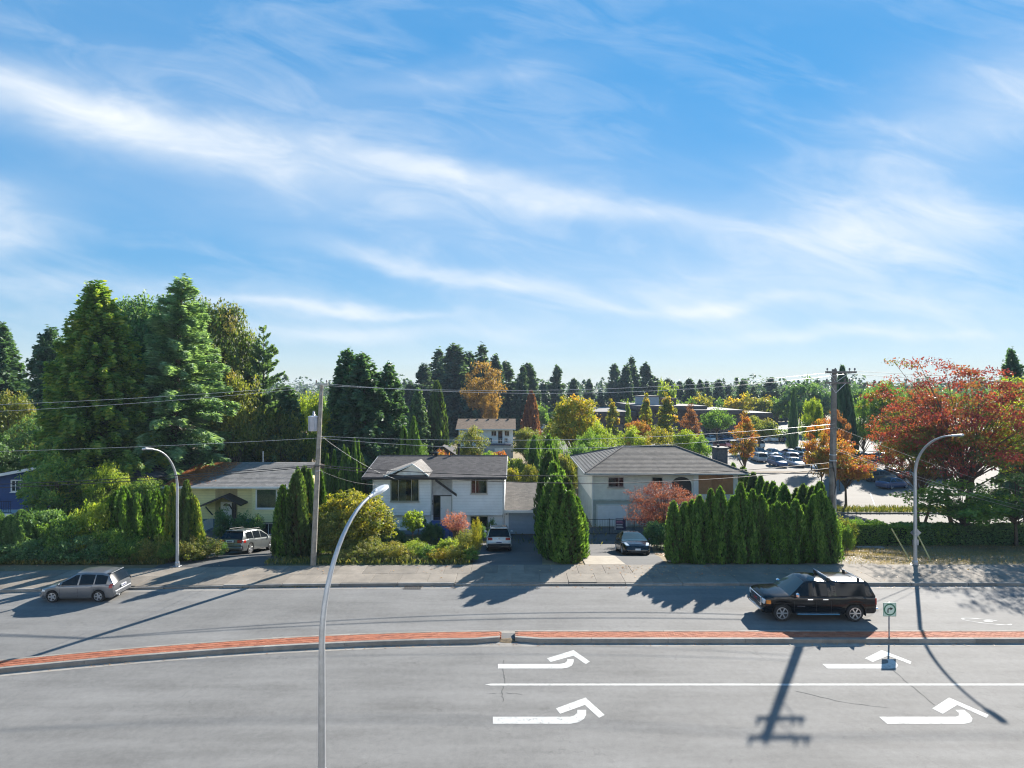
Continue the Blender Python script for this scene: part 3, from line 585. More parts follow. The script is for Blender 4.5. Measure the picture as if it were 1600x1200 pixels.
# ============================================================ BUILDINGS
def shingle_mat(name, c1, c2, c3=None):
    m, N, L, b = new_mat(name); b.inputs['Roughness'].default_value = .92; b.inputs['Specular IOR Level'].default_value = .25
    v = N.new('ShaderNodeNewGeometry').outputs['Position']
    br = N.new('ShaderNodeTexBrick'); br.inputs['Scale'].default_value = 1; br.inputs['Brick Width'].default_value = .33; br.inputs['Row Height'].default_value = .31; br.inputs['Mortar Size'].default_value = .004
    br.inputs['Color1'].default_value = (*c1, 1); br.inputs['Color2'].default_value = (*c2, 1); br.inputs['Mortar'].default_value = (*[q*.6 for q in c1], 1); L.new(v, br.inputs['Vector'])
    n = N.new('ShaderNodeTexNoise'); n.inputs['Scale'].default_value = .9; n.inputs['Detail'].default_value = 8; n.inputs['Roughness'].default_value = .7; L.new(v, n.inputs['Vector'])
    n2 = N.new('ShaderNodeTexNoise'); n2.inputs['Scale'].default_value = 14; n2.inputs['Detail'].default_value = 4; L.new(v, n2.inputs['Vector'])
    r = N.new('ShaderNodeMapRange'); r.inputs[3].default_value = .65; r.inputs[4].default_value = 1.35; L.new(n.outputs['Fac'], r.inputs[0])
    r2 = N.new('ShaderNodeMapRange'); r2.inputs[3].default_value = .6; r2.inputs[4].default_value = 1.4; L.new(n2.outputs['Fac'], r2.inputs[0])
    mm = N.new('ShaderNodeMath'); mm.operation = 'MULTIPLY'; L.new(r.outputs[0], mm.inputs[0]); L.new(r2.outputs[0], mm.inputs[1])
    s = N.new('ShaderNodeVectorMath'); s.operation = 'SCALE'; L.new(br.outputs['Color'], s.inputs[0]); L.new(mm.outputs[0], s.inputs['Scale'])
    out = s.outputs[0]
    L.new(out, b.inputs['Base Color'])
    bp = N.new('ShaderNodeBump'); bp.inputs['Strength'].default_value = .5; bp.inputs['Distance'].default_value = .02; L.new(n2.outputs['Fac'], bp.inputs['Height']); L.new(bp.outputs[0], b.inputs['Normal'])
    return m
M_sh_dark = shingle_mat('shingle_charcoal', (.058, .055, .057), (.10, .092, .092))
M_sh_grey = shingle_mat('shingle_weathered', (.082, .076, .07), (.13, .118, .106))
M_sh_tan = shingle_mat('shingle_tan', (.18, .125, .085), (.25, .175, .12))
M_sh_pale = shingle_mat('shingle_pale', (.19, .175, .16), (.26, .24, .22))
M_white = mat('white_siding', (.82, .83, .84), .6, var=.06, scale=1.2)
M_yellow = mat('yellow_siding', (.80, .74, .38), .65, var=.07, scale=1.2)
M_trim = mat('white_trim', (.72, .72, .70), .5, var=.05)
M_trimd = mat('dark_trim', (.035, .028, .026), .6, var=.2)
M_blue = mat('blue_siding', (.014, .05, .17), .6, var=.1)
M_found = mat('painted_foundation', (.17, .23, .28), .8, var=.15, bump=.2)
M_stucco = mat('stucco', (.70, .69, .62), .9, var=.08, scale=2, bump=.4, bscale=45)
M_stucco2 = mat('stucco_lower', (.40, .45, .42), .9, var=.12, scale=2, bump=.4, bscale=45)
M_gar = mat('garage_blue_grey', (.27, .35, .43), .55, var=.06)
M_garw = mat('garage_white', (.80, .81, .82), .5, var=.05)
M_ply = mat('plywood', (.34, .16, .07), .8, col2=(.44, .23, .105), scale=2.2)
M_brwn = mat('brown_cladding', (.10, .062, .048), .8, var=.2, scale=.6)
M_brick2 = mat('dark_brick', (.10, .10, .105), .9, var=.3, scale=5, bump=.4)
M_metal = mat('galvanised', (.42, .44, .46), .42, .75, var=.1, scale=4)
M_black = mat('black_metal', (.012, .012, .014), .45, .3, var=0)
M_glass = glassmat('window_glass', (.02, .03, .035), .02, .78)
M_glassd = glassmat('window_glass_dark', (.012, .016, .02), .04, .12)
M_curt = mat('curtain', (.80, .84, .76), .9, var=.15, scale=5)
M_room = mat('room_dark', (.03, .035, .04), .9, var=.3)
def siding(x0, x1, y, z0, z1, step=.2, ax='y', sgn=-1):
    """lap boards on a wall; ax 'y': wall faces -y/+y at depth y, ax 'x': faces +-x"""
    mb = MB(); z = z0
    while z < z1-.01:
        t = min(z+step, z1); z += .0; zz = z+.016; a, b = y, y+sgn*.034
        if ax == 'y': vs = [(x0, a, zz), (x1, a, zz), (x1, a, t), (x0, a, t), (x0, b, zz), (x1, b, zz), (x1, y+sgn*.006, t), (x0, y+sgn*.006, t)]
        else: vs = [(a, x0, zz), (a, x1, zz), (a, x1, t), (a, x0, t), (b, x0, zz), (b, x1, zz), (y+sgn*.006, x1, t), (y+sgn*.006, x0, t)]
        mb.add(vs, [(0, 1, 2, 3), (4, 5, 6, 7), (0, 1, 5, 4), (1, 2, 6, 5), (2, 3, 7, 6), (3, 0, 4, 7)]); z += step
    return mb
def shingles(mb, eL, eR, rL, rR, step=.28, th=.022):
    eL, eR, rL, rR = map(Vector, (eL, eR, rL, rR)); n = max(3, int(((rL+rR)/2-(eL+eR)/2).length/step))
    nr = (eR-eL).cross(rL-eL) if (rL-eL).length > 1e-4 else (eR-eL).cross(rR-eL)
    nr.normalize(); nr = nr if nr.z > 0 else -nr
    for i in range(n):
        t0, t1 = i/n, min(1, (i+1.06)/n)
        a, b, c, d = eL.lerp(rL, t0), eR.lerp(rR, t0), eR.lerp(rR, t1), eL.lerp(rL, t1)
        mb.add([a+nr*th, b+nr*th, c+nr*.003, d+nr*.003, a-nr*.02, b-nr*.02], [(0, 1, 2, 3), (4, 5, 1, 0)])
    return mb
def slab_under(mb, pts, th=.14):
    pts = [Vector(p) for p in pts]; n = len(pts); mb.add([p-Vector((0, 0, .012)) for p in pts]+[p-Vector((0, 0, th)) for p in pts], [tuple(range(n)), tuple(range(2*n-1, n-1, -1))]+[(i, (i+1) % n, n+(i+1) % n, n+i) for i in range(n)]); return mb
def window(root, x0, x1, z0, z1, y, frame=M_trim, fw=.07, mull=(), rails=(), curtain=None, glass=None, sill=True):
    """front-facing window standing in the wall plane y (outside is -y)"""
    off = tuple(root.location); mb = MB(); mb.off = off
    d0, d1 = y-.075, y+.02
    w = mb.build if False else None
    mb.box(x0, x1, d0, d1, z1-fw, z1); mb.box(x0, x1, d0, d1, z0, z0+fw); mb.box(x0, x0+fw, d0, d1, z0+fw, z1-fw); mb.box(x1-fw, x1, d0, d1, z0+fw, z1-fw)
    win = mb.build('window', frame, root)
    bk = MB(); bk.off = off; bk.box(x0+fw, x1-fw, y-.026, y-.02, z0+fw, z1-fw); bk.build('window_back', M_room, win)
    if curtain:
        cb = MB(); cb.off = off
        for (a, b) in curtain:
            xa, xb = x0+fw+(x1-x0-2*fw)*a, x0+fw+(x1-x0-2*fw)*b; n = max(4, int((xb-xa)/.06)); xs = np.linspace(xa, xb, n)
            vs = []
            for i, x in enumerate(xs): yy = y-.034-(.008 if i % 2 else 0); vs += [(x, yy, z0+fw), (x, yy, z1-fw)]
            cb.add(vs, [(2*i, 2*i+2, 2*i+3, 2*i+1) for i in range(n-1)])
        cb.build('curtain', M_curt, win)
    xs = [x0+fw]+[x0+(x1-x0)*m for m in mull]+[x1-fw]
    for a, b in zip(xs[:-1], xs[1:]):
        pb = MB(); pb.off = off; pb.box(a+.015, b-.015, y-.056, y-.05, z0+fw, z1-fw); pb.build('pane', glass or M_glass, win)
    for m in mull: pb = MB(); pb.off = off; x = x0+(x1-x0)*m; pb.box(x-.025, x+.025, y-.07, y-.03, z0+fw, z1-fw); pb.build('mullion', frame, win)
    for m in rails: pb = MB(); pb.off = off; z = z0+(z1-z0)*m; pb.box(x0+fw, x1-fw, y-.068, y-.032, z-.02, z+.02); pb.build('rail', frame, win)
    if sill: pb = MB(); pb.off = off; pb.box(x0-.05, x1+.05, y-.12, y+.02, z0-.05, z0-.003); pb.build('sill', frame, win)
    return win
def railing(root, x0, x1, y, z0, h, m, step=.13, ax='x', r=.012, name='railing'):
    mb = MB(); mb.off = tuple(root.location)
    def b(a0, a1, z_0, z_1):
        if ax == 'x': mb.box(a0, a1, y-r, y+r, z_0, z_1)
        else: mb.box(y-r, y+r, a0, a1, z_0, z_1)
    b(x0, x1, z0+h-.04, z0+h); rl = mb.build(name, m, root); mb = MB(); b(x0, x1, z0+.06, z0+.10); mb.build('bottom_rail', m, rl, off=tuple(root.location))
    x = x0
    bal = MB(); me = None
    while x <= x1:
        q = MB(); 
        if ax == 'x': q.box(x-r*.7, x+r*.7, y-r*.7, y+r*.7, z0+.10, z0+h-.04)
        else: q.box(y-r*.7, y+r*.7, x-r*.7, x+r*.7, z0+.10, z0+h-.04)
        q.build('baluster', m, rl, off=tuple(root.location)); x += step
    return rl
def part(root, name, m, fn, parent=None, **kw):
    mb = MB(); fn(mb); return mb.build(name, m, parent or root, off=tuple(root.location), **kw)
def garage_door(root, x0, x1, z0, z1, y, m, n=4):
    d = part(root, 'garage_door', m, lambda b: b.box(x0, x1, y-.02, y+.02, z0, z1))
    for i in range(n):
        za, zb = z0+(z1-z0)*i/n, z0+(z1-z0)*(i+1)/n
        part(root, 'door_panel', m, lambda b: b.box(x0+.02, x1-.02, y-.045, y-.022, za+.012, zb-.012, .015), d)
    return d

def white_house():
    g = -1.98; y = 48.4; root = empty('split_level_house', (-6, y, g), 'white two-storey house with charcoal roof, small front gable and attached garage', 'house')
    xl, xr = -11.6, -.65; yb = y+9.6; ov = -.32
    part(root, 'wall', mat('white_wall_core', (.42, .43, .45), .8), lambda b: (b.box(xl+.02, xr-.02, y+.02, yb, g, 2.95),))
    for (a, b_, z0, z1, yy) in ((xl, -6.75, ov, 2.9, y-.28), (-5.0, xr, ov, 2.9, y-.28)):
        part(root, 'overhang_box', MATS['white_wall_core'], lambda b: b.box(a+.01, b_-.01, yy+.012, y+.03, z0-.01, z1))
        siding(a, b_, yy+.01, z0, z1, .235).build('siding', M_white, root, off=tuple(root.location), kind='stuff')
        part(root, 'corner_board', M_trim, lambda b: b.box(a-.03, a+.07, yy-.03, yy+.04, z0-.02, z1)); part(root, 'corner_board', M_trim, lambda b: b.box(b_-.07, b_+.03, yy-.03, yy+.04, z0-.02, z1))
    siding(xl, xr, y+.01, g+.35, ov-.02, .235).build('siding', M_white, root, off=tuple(root.location), kind='stuff')
    siding(-6.73, -5.02, y+.005, ov, 2.9, .5).build('siding', mat('entry_panel', (.50, .50, .51), .7), root, off=tuple(root.location), kind='stuff')
    siding(y-.2, yb, xr, ov, 2.95, .235, 'x', 1).build('siding', M_white, root, off=tuple(root.location), kind='stuff')
    part(root, 'foundation', M_found, lambda b: b.box(xl, xr, y-.03, y+.05, g, g+.34))
    # roof: gable, ridge along the street
    ez, rz, ym = 2.98, 4.02, y+4.9; x0, x1 = -12.35, -.45; ye, yk = y-.95, yb+.6
    roof = part(root, 'roof', M_sh_dark, lambda b: (shingles(b, (x0, ye, ez), (x1, ye, ez), (x0+.02, ym, rz), (x1, ym, rz)), shingles(b, (x0, yk, ez), (x1, yk, ez), (x0, ym, rz), (x1, ym, rz))))
    part(root, 'roof_deck', M_trimd, lambda b: (slab_under(b, [(x0, ye, ez), (x1, ye, ez), (x1, ym, rz), (x0, ym, rz)]), slab_under(b, [(x0, yk, ez), (x1, yk, ez), (x1, ym, rz), (x0, ym, rz)])), roof)
    part(root, 'fascia', M_trimd, lambda b: b.box(x0, x1, ye-.05, ye-.005, ez-.2, ez+.0), roof)
    part(root, 'ridge_cap', M_sh_dark, lambda b: b.tube([(x0, ym, rz+.0), (x1, ym, rz+.0)], .09, 6), roof)
    for x in (x0, x1):
        part(root, 'rake_board', M_trim, lambda b: b.add([(x+s, yy, zz) for s in (-.03, .03) for yy, zz in ((ye, ez-.22), (ym, rz-.22), (yk, ez-.22), (yk, ez-.0), (ym, rz-.0), (ye, ez-.0))], [(0, 1, 4, 5), (1, 2, 3, 4), (6, 7, 10, 11), (7, 8, 9, 10), (0, 1, 7, 6), (1, 2, 8, 7), (4, 5, 11, 10), (3, 4, 10, 9), (0, 5, 11, 6), (2, 3, 9, 8)]), roof)
    for x in (xl, xr): part(root, 'gable_wall', M_white, lambda b: b.prism([(y+.05, 2.9), (yb, 2.9), (ym, 3.84)], x-.05, x+.05, 'x'))
    # small front gable over the picture window
    gx0, gx1, gp = -10.5, -6.85, -8.2; fz = 2.98
    part(root, 'front_gable', mat('gable_boards', (.66, .66, .64), .6), lambda b: b.prism([(gx0+.7, fz+.12), (gx1-.35, fz+.12), (gp, fz+.98)], ye+.30, ye+.38))
    pk = (gp, ye+.12, fz+1.08); bk = (gp, ym-1.2, fz+.92)
    gr = part(root, 'gable_roof', M_sh_pale, lambda b: (shingles(b, (gx1, ye-.02, fz+.06), (gx1+.1, ye+1.6, fz+.30), pk, bk), shingles(b, (gx0, ye-.02, fz+.06), (gx0-.1, ye+1.6, fz+.30), pk, bk)), roof)
    part(root, 'gable_fascia', M_trim, lambda b: (b.add([(gx0, ye-.03, fz+.02), (gp, ye-.03, fz+1.0), (gx1, ye-.03, fz+.02), (gx1, ye-.03, fz+.14), (gp, ye-.03, fz+1.12), (gx0, ye-.03, fz+.14)]+[(gx0, ye+.03, fz+.02), (gp, ye+.03, fz+1.0), (gx1, ye+.03, fz+.02), (gx1, ye+.03, fz+.14), (gp, ye+.03, fz+1.12), (gx0, ye+.03, fz+.14)], [(0, 1, 4, 5), (1, 2, 3, 4), (6, 7, 10, 11), (7, 8, 9, 10), (0, 1, 7, 6), (1, 2, 8, 7), (4, 5, 11, 10), (3, 4, 10, 9)])), roof)
    part(root, 'gutter', M_trimd, lambda b: b.tube([(x0, ye-.1, ez-.08), (x1, ye-.1, ez-.08)], .06, 8), roof)
    for xd in (-11.5, -.78): part(root, 'downpipe', M_trim, lambda b: b.tube([(xd, ye-.06, ez-.12), (xd, y-.36, ez-.55), (xd, y-.36, ov+.1), (xd, y-.08, ov-.25), (xd, y-.08, g+.1)], .04, 6))
    # windows, door, canopy beam
    window(root, -10.15, -7.75, .85, 2.75, y-.28, mull=(.28, .74), curtain=((0, .2), (.3, .55), (.8, .97)), frame=mat('alu_frame', (.4, .4, .38), .4, .5))
    window(root, -3.45, -2.05, 1.5, 2.75, y-.28, mull=(.3,), curtain=((.45, .8),), frame=MATS['alu_frame'])
    window(root, -3.5, -2.0, -1.45, -.4, y, mull=(.5,), frame=MATS['alu_frame'])
    dr = part(root, 'door', M_trim, lambda b: b.box(-6.0, -5.08, y-.06, y+.0, -.75, 1.25))
    part(root, 'sidelight', M_glassd, lambda b: b.box(-6.52, -6.06, y-.05, y+.0, -.75, 1.25), dr)
    part(root, 'door_frame', M_trimd, lambda b: (b.box(-6.6, -5.0, y-.075, y, 1.25, 1.33), b.box(-6.6, -6.52, y-.075, y, -.75, 1.25), b.box(-5.08, -5.0, y-.075, y, -.75, 1.25), b.box(-6.06, -6.0, y-.075, y, -.75, 1.25)), dr)
    part(root, 'door_handle', M_metal, lambda b: b.lathe([(.0, -.05), (.03, -.04), (.03, 0), (0, .01)], 'y', 8, (-5.9, y-.08, .2)), dr)
    part(root, 'house_number', M_trimd, lambda b: [b.box(-6.70, -6.66, y-.045, y-.03, .75-i*.22, .9-i*.22) for i in range(2)])
    part(root, 'porch_canopy', M_trimd, lambda b: (b.add([(-6.3, y-1.15, 2.86), (-4.55, y-1.15, 1.60), (-4.55, y-1.15, 1.42), (-6.3, y-1.15, 2.68), (-6.3, y-.9, 2.86), (-4.55, y-.9, 1.60), (-4.55, y-.9, 1.42), (-6.3, y-.9, 2.68)], [(0, 1, 2, 3), (7, 6, 5, 4), (0, 4, 5, 1), (2, 6, 7, 3), (1, 5, 6, 2)])))
    part(root, 'porch', mat('porch_blue', (.05, .10, .28), .8, var=.2), lambda b: (b.box(-6.75, -4.9, y-1.3, y-.04, g, -.78), b.box(-6.55, -5.1, y-1.75, y-1.3, g, -1.15)))
    railing(root, -6.72, -6.7, y-.7, -.78, .9, M_black, .1)
    part(root, 'vent', M_black, lambda b: (b.tube([(-7.0, ym-.1, rz-.1), (-7.0, ym-.1, rz+.28)], .16, 12), b.lathe([(.05, .0), (.27, .02), (.24, .10), (.05, .16)], 'z', 12, (-7.0, ym-.1, rz+.26))), roof)
    part(root, 'flue_pipe', M_black, lambda b: (b.tube([(-5.0, ym+.9, rz-.4), (-5.0, ym+.9, rz+.95)], .09, 10), b.lathe([(.04, 0), (.17, .02), (.14, .1), (.03, .14)], 'z', 10, (-5.0, ym+.9, rz+.92))), roof)
    # garage
    gz0, gz1 = .12, 1.0; a, c = -.62, 2.78
    gw = part(root, 'garage_wall', M_white, lambda b: (b.box(a, -.28, y, y+.16, g, gz0-.02), b.box(2.1, c, y, y+.16, g, gz0-.02), b.box(-.28, 2.1, y, y+.16, -.12, gz0-.02), b.box(c-.15, c, y+.16, y+8.2, g, gz0+.0), b.box(a, c, y+8.1, y+8.2, g, gz0)))
    garage_door(root, -.28, 2.1, g+.02, -.12, y+.1, M_gar, 5)
    gr = part(root, 'garage_roof', M_sh_grey, lambda b: (shingles(b, (a-.0, y-.3, gz0), (c+.2, y-.3, gz0), (a, y+8.4, gz1), (c+.2, y+8.4, gz1))))
    part(root, 'garage_fascia', M_trim, lambda b: (slab_under(b, [(a, y-.3, gz0), (c+.2, y-.3, gz0), (c+.2, y+8.4, gz1), (a, y+8.4, gz1)], .2), b.box(a, c+.22, y-.36, y-.302, gz0-.22, gz0-.0)), gr)
    part(root, 'wall_lamp', M_metal, lambda b: b.box(-.52, -.40, y-.14, y-.002, -.3, -.08, .02))
    return root
def yellow_house():
    g = -2.05; y = 47.0; root = empty('split_level_house', (-22.6, y, g), 'pale yellow two-storey house with grey-blue base and low weathered roof', 'house')
    xl, xr = -27.6, -18.35; yb = y+9.5; o = tuple(root.location)
    part(root, 'wall', mat('yellow_core', (.36, .33, .16), .8), lambda b: b.box(xl+.02, xr-.02, y+.02, yb, -.35, 2.5))
    part(root, 'foundation', M_found, lambda b: b.box(xl+.15, xr-.1, y+.06, yb-.1, g, -.35))
    siding(xl, -24.2, y+.01, -.35, 2.45, .21).build('siding', M_yellow, root, off=o, kind='stuff')
    siding(-22.4, -21.05, y+.01, -.35, 2.45, .21).build('siding', M_yellow, root, off=o, kind='stuff')
    siding(-24.2, -22.4, y+.012, 1.3, 2.45, .21).build('siding', mat('tan_siding', (.46, .38, .2), .7), root, off=o, kind='stuff')
    part(root, 'bay', MATS['yellow_core'], lambda b: b.box(-21.0, -17.75, y-.32, y+.1, -.55, 2.42))
    siding(-21.02, -17.73, y-.33, -.55, 2.42, .21).build('siding', M_yellow, root, off=o, kind='stuff')
    part(root, 'corner_board', M_yellow, lambda b: (b.box(-21.06, -20.98, y-.37, y-.3, -.56, 2.42),))
    siding(y, yb, xr, -.35, 2.5, .21, 'x', 1).build('siding', M_yellow, root, off=o, kind='stuff')
    part(root, 'eaves_board', M_trim, lambda b: b.box(xl, xr, y-.6, y+.02, 2.40, 2.44))  # plain white trim board under the eaves
    ez, rz, ym = 2.42, 3.62, y+5.0; x0, x1 = -28.2, -17.6; ye, yk = y-.75, yb+.6
    Mr = shingle_mat('shingle_mossy', (.15, .145, .14), (.22, .21, .2))
    roof = part(root, 'roof', Mr, lambda b: (shingles(b, (x0, ye, ez), (x1, ye, ez), (x0, ym, rz), (x1, ym, rz)), shingles(b, (x0, yk, ez), (x1, yk, ez), (x0, ym, rz), (x1, ym, rz))))
    part(root, 'roof_deck', M_trimd, lambda b: (slab_under(b, [(x0, ye, ez), (x1, ye, ez), (x1, ym, rz), (x0, ym, rz)]), slab_under(b, [(x0, yk, ez), (x1, yk, ez), (x1, ym, rz), (x0, ym, rz)])), roof)
    part(root, 'gutter', M_trim, lambda b: b.box(x0, x1, ye-.12, ye-.005, ez-.14, ez-.01), roof)
    part(root, 'gable_wall', M_yellow, lambda b: b.prism([(y+.05, 2.4), (yb, 2.4), (ym, 3.46)], xr-.06, xr+.0, 'x'))
    part(root, 'vent_pipe', M_metal, lambda b: b.tube([(-22.6, ym+.3, rz-.2), (-22.6, ym+.3, rz+.95)], .07, 8), roof)
    # fallen orange needles lying on the left end of the roof
    rg = fbm_rng(91); n = 9000; fx = np.abs(rg.normal(size=n))*1.5; q = rg.random(n)
    C = np.stack([x0+.1+fx*(.6+q), ye+.1+q*(ym-ye-.2), ez+.035+q*(rz-ez)*((ym-ye-.2)/(ym-ye))+.012], 1); C[:, 2] += rg.random(n)*.02
    keep = C[:, 0] < x0+3.9; C = C[keep]; n = len(C); A = unit(rg, n); A[:, 2] *= .2
    me = leaf_mesh('fallen_needles', C-np.array(o), A, np.array([0, 0, 1.])+unit(rg, n)*.3, .13+.1*rg.random(n), .04+.03*rg.random(n), rg.random(n))
    me.materials.append(leafmat('dead_needles', [(.35, .10, .035), (.48, .17, .06), (.42, .25, .12)], .2)); obj('fallen_needles', me, roof, kind='stuff')
    window(root, -20.75, -19.0, .55, 2.2, y-.33, mull=(), curtain=((.0, 1),), fw=.1)
    window(root, -18.6, -17.95, .6, 2.2, y-.33, rails=(.5,), glass=M_glassd, fw=.1)
    window(root, -27.0, -26.2, 1.2, 2.2, y, fw=.08)
    part(root, 'lower_bay', M_found, lambda b: b.box(-20.8, -17.9, y-.1, y+.1, g, -.55))
    window(root, -20.5, -18.0, -1.75, -.65, y-.1, mull=(.28,), curtain=((.3, 1),), fw=.08)
    dr = part(root, 'door', M_trim, lambda b: b.box(-23.75, -22.85, y-.05, y+.0, -1.0, 1.05))
    part(root, 'fanlight', M_glassd, lambda b: b.add([(-23.3, y-.058, .72)]+[(-23.3+.24*math.cos(a), y-.058, .72+.22*math.sin(a)) for a in np.linspace(0, math.pi, 9)], [(0, i+1, i+2) for i in range(8)]), dr)
    part(root, 'door_panel', M_trim, lambda b: [b.box(-23.65+i*.42, -23.33+i*.42, y-.065, y-.051, z0, z0+.6) for i in range(2) for z0 in (-.85, -.05)], dr)
    part(root, 'door_surround', M_trimd, lambda b: (b.box(-22.84, -22.5, y-.06, y, -.9, .95),), dr)
    cn = part(root, 'porch_canopy', M_trimd, lambda b: (b.prism([(-25.0, .78), (-23.0, 1.62), (-21.55, .95), (-21.55, 1.08), (-23.0, 1.78), (-25.0, .92)], y-1.25, y-.02)))
    part(root, 'canopy_bracket', M_trimd, lambda b: b.tube([(-22.55, y-.08, .1), (-22.55, y-1.1, 1.05)], .05, 6), cn); part(root, 'canopy_bracket', M_trimd, lambda b: b.tube([(-24.4, y-.08, .0), (-24.4, y-1.1, .85)], .05, 6), cn)
    part(root, 'steps', mat('step_concrete', (.16, .16, .16), .9), lambda b: [b.box(-24.3, -22.4, y-1.2-.3*i, y-.05, g, -1.05-.19*i) for i in range(5)])
    railing(root, y-2.4, y-.1, -24.35, -1.05, .85, M_trim, .14, 'y', .016); railing(root, y-2.4, y-.1, -22.35, -1.25, .85, M_trim, .14, 'y', .016)
    part(root, 'mailbox', M_black, lambda b: b.box(-24.15, -23.95, y-.14, y-.01, .05, .25, .02))
    return root
def grey_hip_house():
    g = -2.2; y = 52.0; root = empty('hip_roof_house', (13.8, y, g), 'cream stucco house with broad hipped grey roof and boarded-up balcony window', 'house')
    xl, xr = 7.2, 20.3; yb = y+11.3; o = tuple(root.location)
    part(root, 'wall', M_stucco, lambda b: b.box(xl, xr, y, yb, .25, 2.75))
    part(root, 'lower_wall', M_stucco2, lambda b: b.box(xl+.06, xr-.06, y+.06, yb-.06, g, .25))
    part(root, 'belt_board', M_stucco2, lambda b: b.box(xl+.02, xr-.02, y-.03, y+.058, .1, .245))
    part(root, 'corner_pipe', M_trim, lambda b: b.tube([(xl+.06, y-.06, g), (xl+.06, y-.06, 2.6)], .05, 8))
    ez, rz = 2.72, 4.45; x0, x1 = 6.55, 21.05; ye, yk, ym = y-.65, yb+.65, y+5.65; a, b_ = 11.15, 16.4
    roof = part(root, 'roof', M_sh_grey, lambda b: (shingles(b, (x0, ye, ez), (x1, ye, ez), (a, ym, rz), (b_, ym, rz), .30), shingles(b, (x0, yk, ez), (x1, yk, ez), (a, ym, rz), (b_, ym, rz), .30), shingles(b, (x1, ye, ez), (x1, yk, ez), (b_, ym, rz), (b_, ym+.01, rz), .30)))
    part(root, 'roof_side', shingle_mat('shingle_side', (.09, .09, .088), (.13, .126, .118)), lambda b: shingles(b, (x0, yk, ez), (x0, ye, ez), (a, ym+.01, rz), (a, ym, rz), .30, .035), roof)
    part(root, 'roof_deck', M_trimd, lambda b: (slab_under(b, [(x0, ye, ez), (x1, ye, ez), (b_, ym, rz), (a, ym, rz)]), slab_under(b, [(x0, yk, ez), (x1, yk, ez), (b_, ym, rz), (a, ym, rz)]), slab_under(b, [(x0, ye, ez), (x0, yk, ez), (a, ym, rz)]), slab_under(b, [(x1, ye, ez), (x1, yk, ez), (b_, ym, rz)])), roof)
    part(root, 'gutter', mat('gutter_grey', (.35, .35, .33), .6), lambda b: (b.box(x0, x1, ye-.11, ye-.005, ez-.15, ez-.01), b.box(x0-.11, x0-.005, ye, yk, ez-.15, ez-.01)), roof)
    for (p, q) in (((x0, ye, ez), (a, ym, rz)), ((x1, ye, ez), (b_, ym, rz)), ((x0, yk, ez), (a, ym, rz)), ((x1, yk, ez), (b_, ym, rz)), ((a, ym, rz), (b_, ym, rz))):
        part(root, 'ridge_cap', M_sh_grey, lambda b: b.tube([Vector(p)+Vector((0, 0, .01)), Vector(q)+Vector((0, 0, .01))], .10, 6), roof)
    window(root, 8.65, 10.1, 1.35, 2.3, y, mull=(.68,), curtain=((.05, .5),), frame=mat('alu_frame', (.4, .4, .38)))
    window(root, 12.6, 13.6, 1.35, 2.3, y, frame=MATS['alu_frame'], glass=M_glassd)
    # arched recess and boarded balcony
    part(root, 'arch', M_trimd, lambda b: b.prism([(14.4, .4)]+[(15.3-.9*math.cos(t), 1.55+.75*math.sin(t)) for t in np.linspace(0, math.pi, 11)]+[(16.2, .4)], y-.02, y+.02))
    part(root, 'column', M_trim, lambda b: b.box(16.35, 16.8, y-.12, y+.2, -.3, 2.6)); part(root, 'column', M_trim, lambda b: b.box(19.95, 20.35, y-.12, y+.2, g, 2.6))
    bw = part(root, 'balcony_wall', M_stucco, lambda b: b.box(16.8, 19.95, y-.12, y+.1, -.3, .72))
    for i, (p, q) in enumerate(((16.82, 18.02), (18.03, 19.0), (19.01, 19.93))): part(root, 'plywood_sheet', M_ply if i != 1 else mat('plywood_b', (.27, .125, .055), .8, col2=(.36, .18, .085), scale=3), lambda b: b.box(p, q, y-.03-.012*i, y+.06, .74, 2.45))
    gd = garage_door(root, 7.75, 10.3, g+.02, -.35, y-.0, M_garw, 4)
    part(root, 'door_frame', M_trim, lambda b: (b.box(7.62, 7.75, y-.05, y+.05, g, -.22), b.box(10.3, 10.43, y-.05, y+.05, g, -.22), b.box(7.75, 10.3, y-.05, y+.05, -.35, -.22)), gd)
    siding(10.6, 13.4, y+.05, g+.1, .05, .16).build('siding', M_stucco2, root, off=o, kind='stuff')
    part(root, 'entry_door', mat('red_brown_door', (.22, .06, .035), .5), lambda b: b.box(13.5, 14.4, y-.0, y+.05, g, -.15))
    ch = part(root, 'chimney', M_brick2, lambda b: b.box(20.42, 21.5, y+5.4, y+6.8, g, 4.2, .02))
    part(root, 'chimney_cap', mat('cap_dark', (.06, .06, .065), .8), lambda b: (b.box(20.32, 21.6, y+5.3, y+6.9, 4.2, 4.34), b.tube([(20.8, y+6.1, 4.3), (20.8, y+6.1, 4.6)], .13, 8)), ch)
    part(root, 'porch_light', M_metal, lambda b: b.box(11.0, 11.9, y-.3, y, .34, .40, .02))
    return root
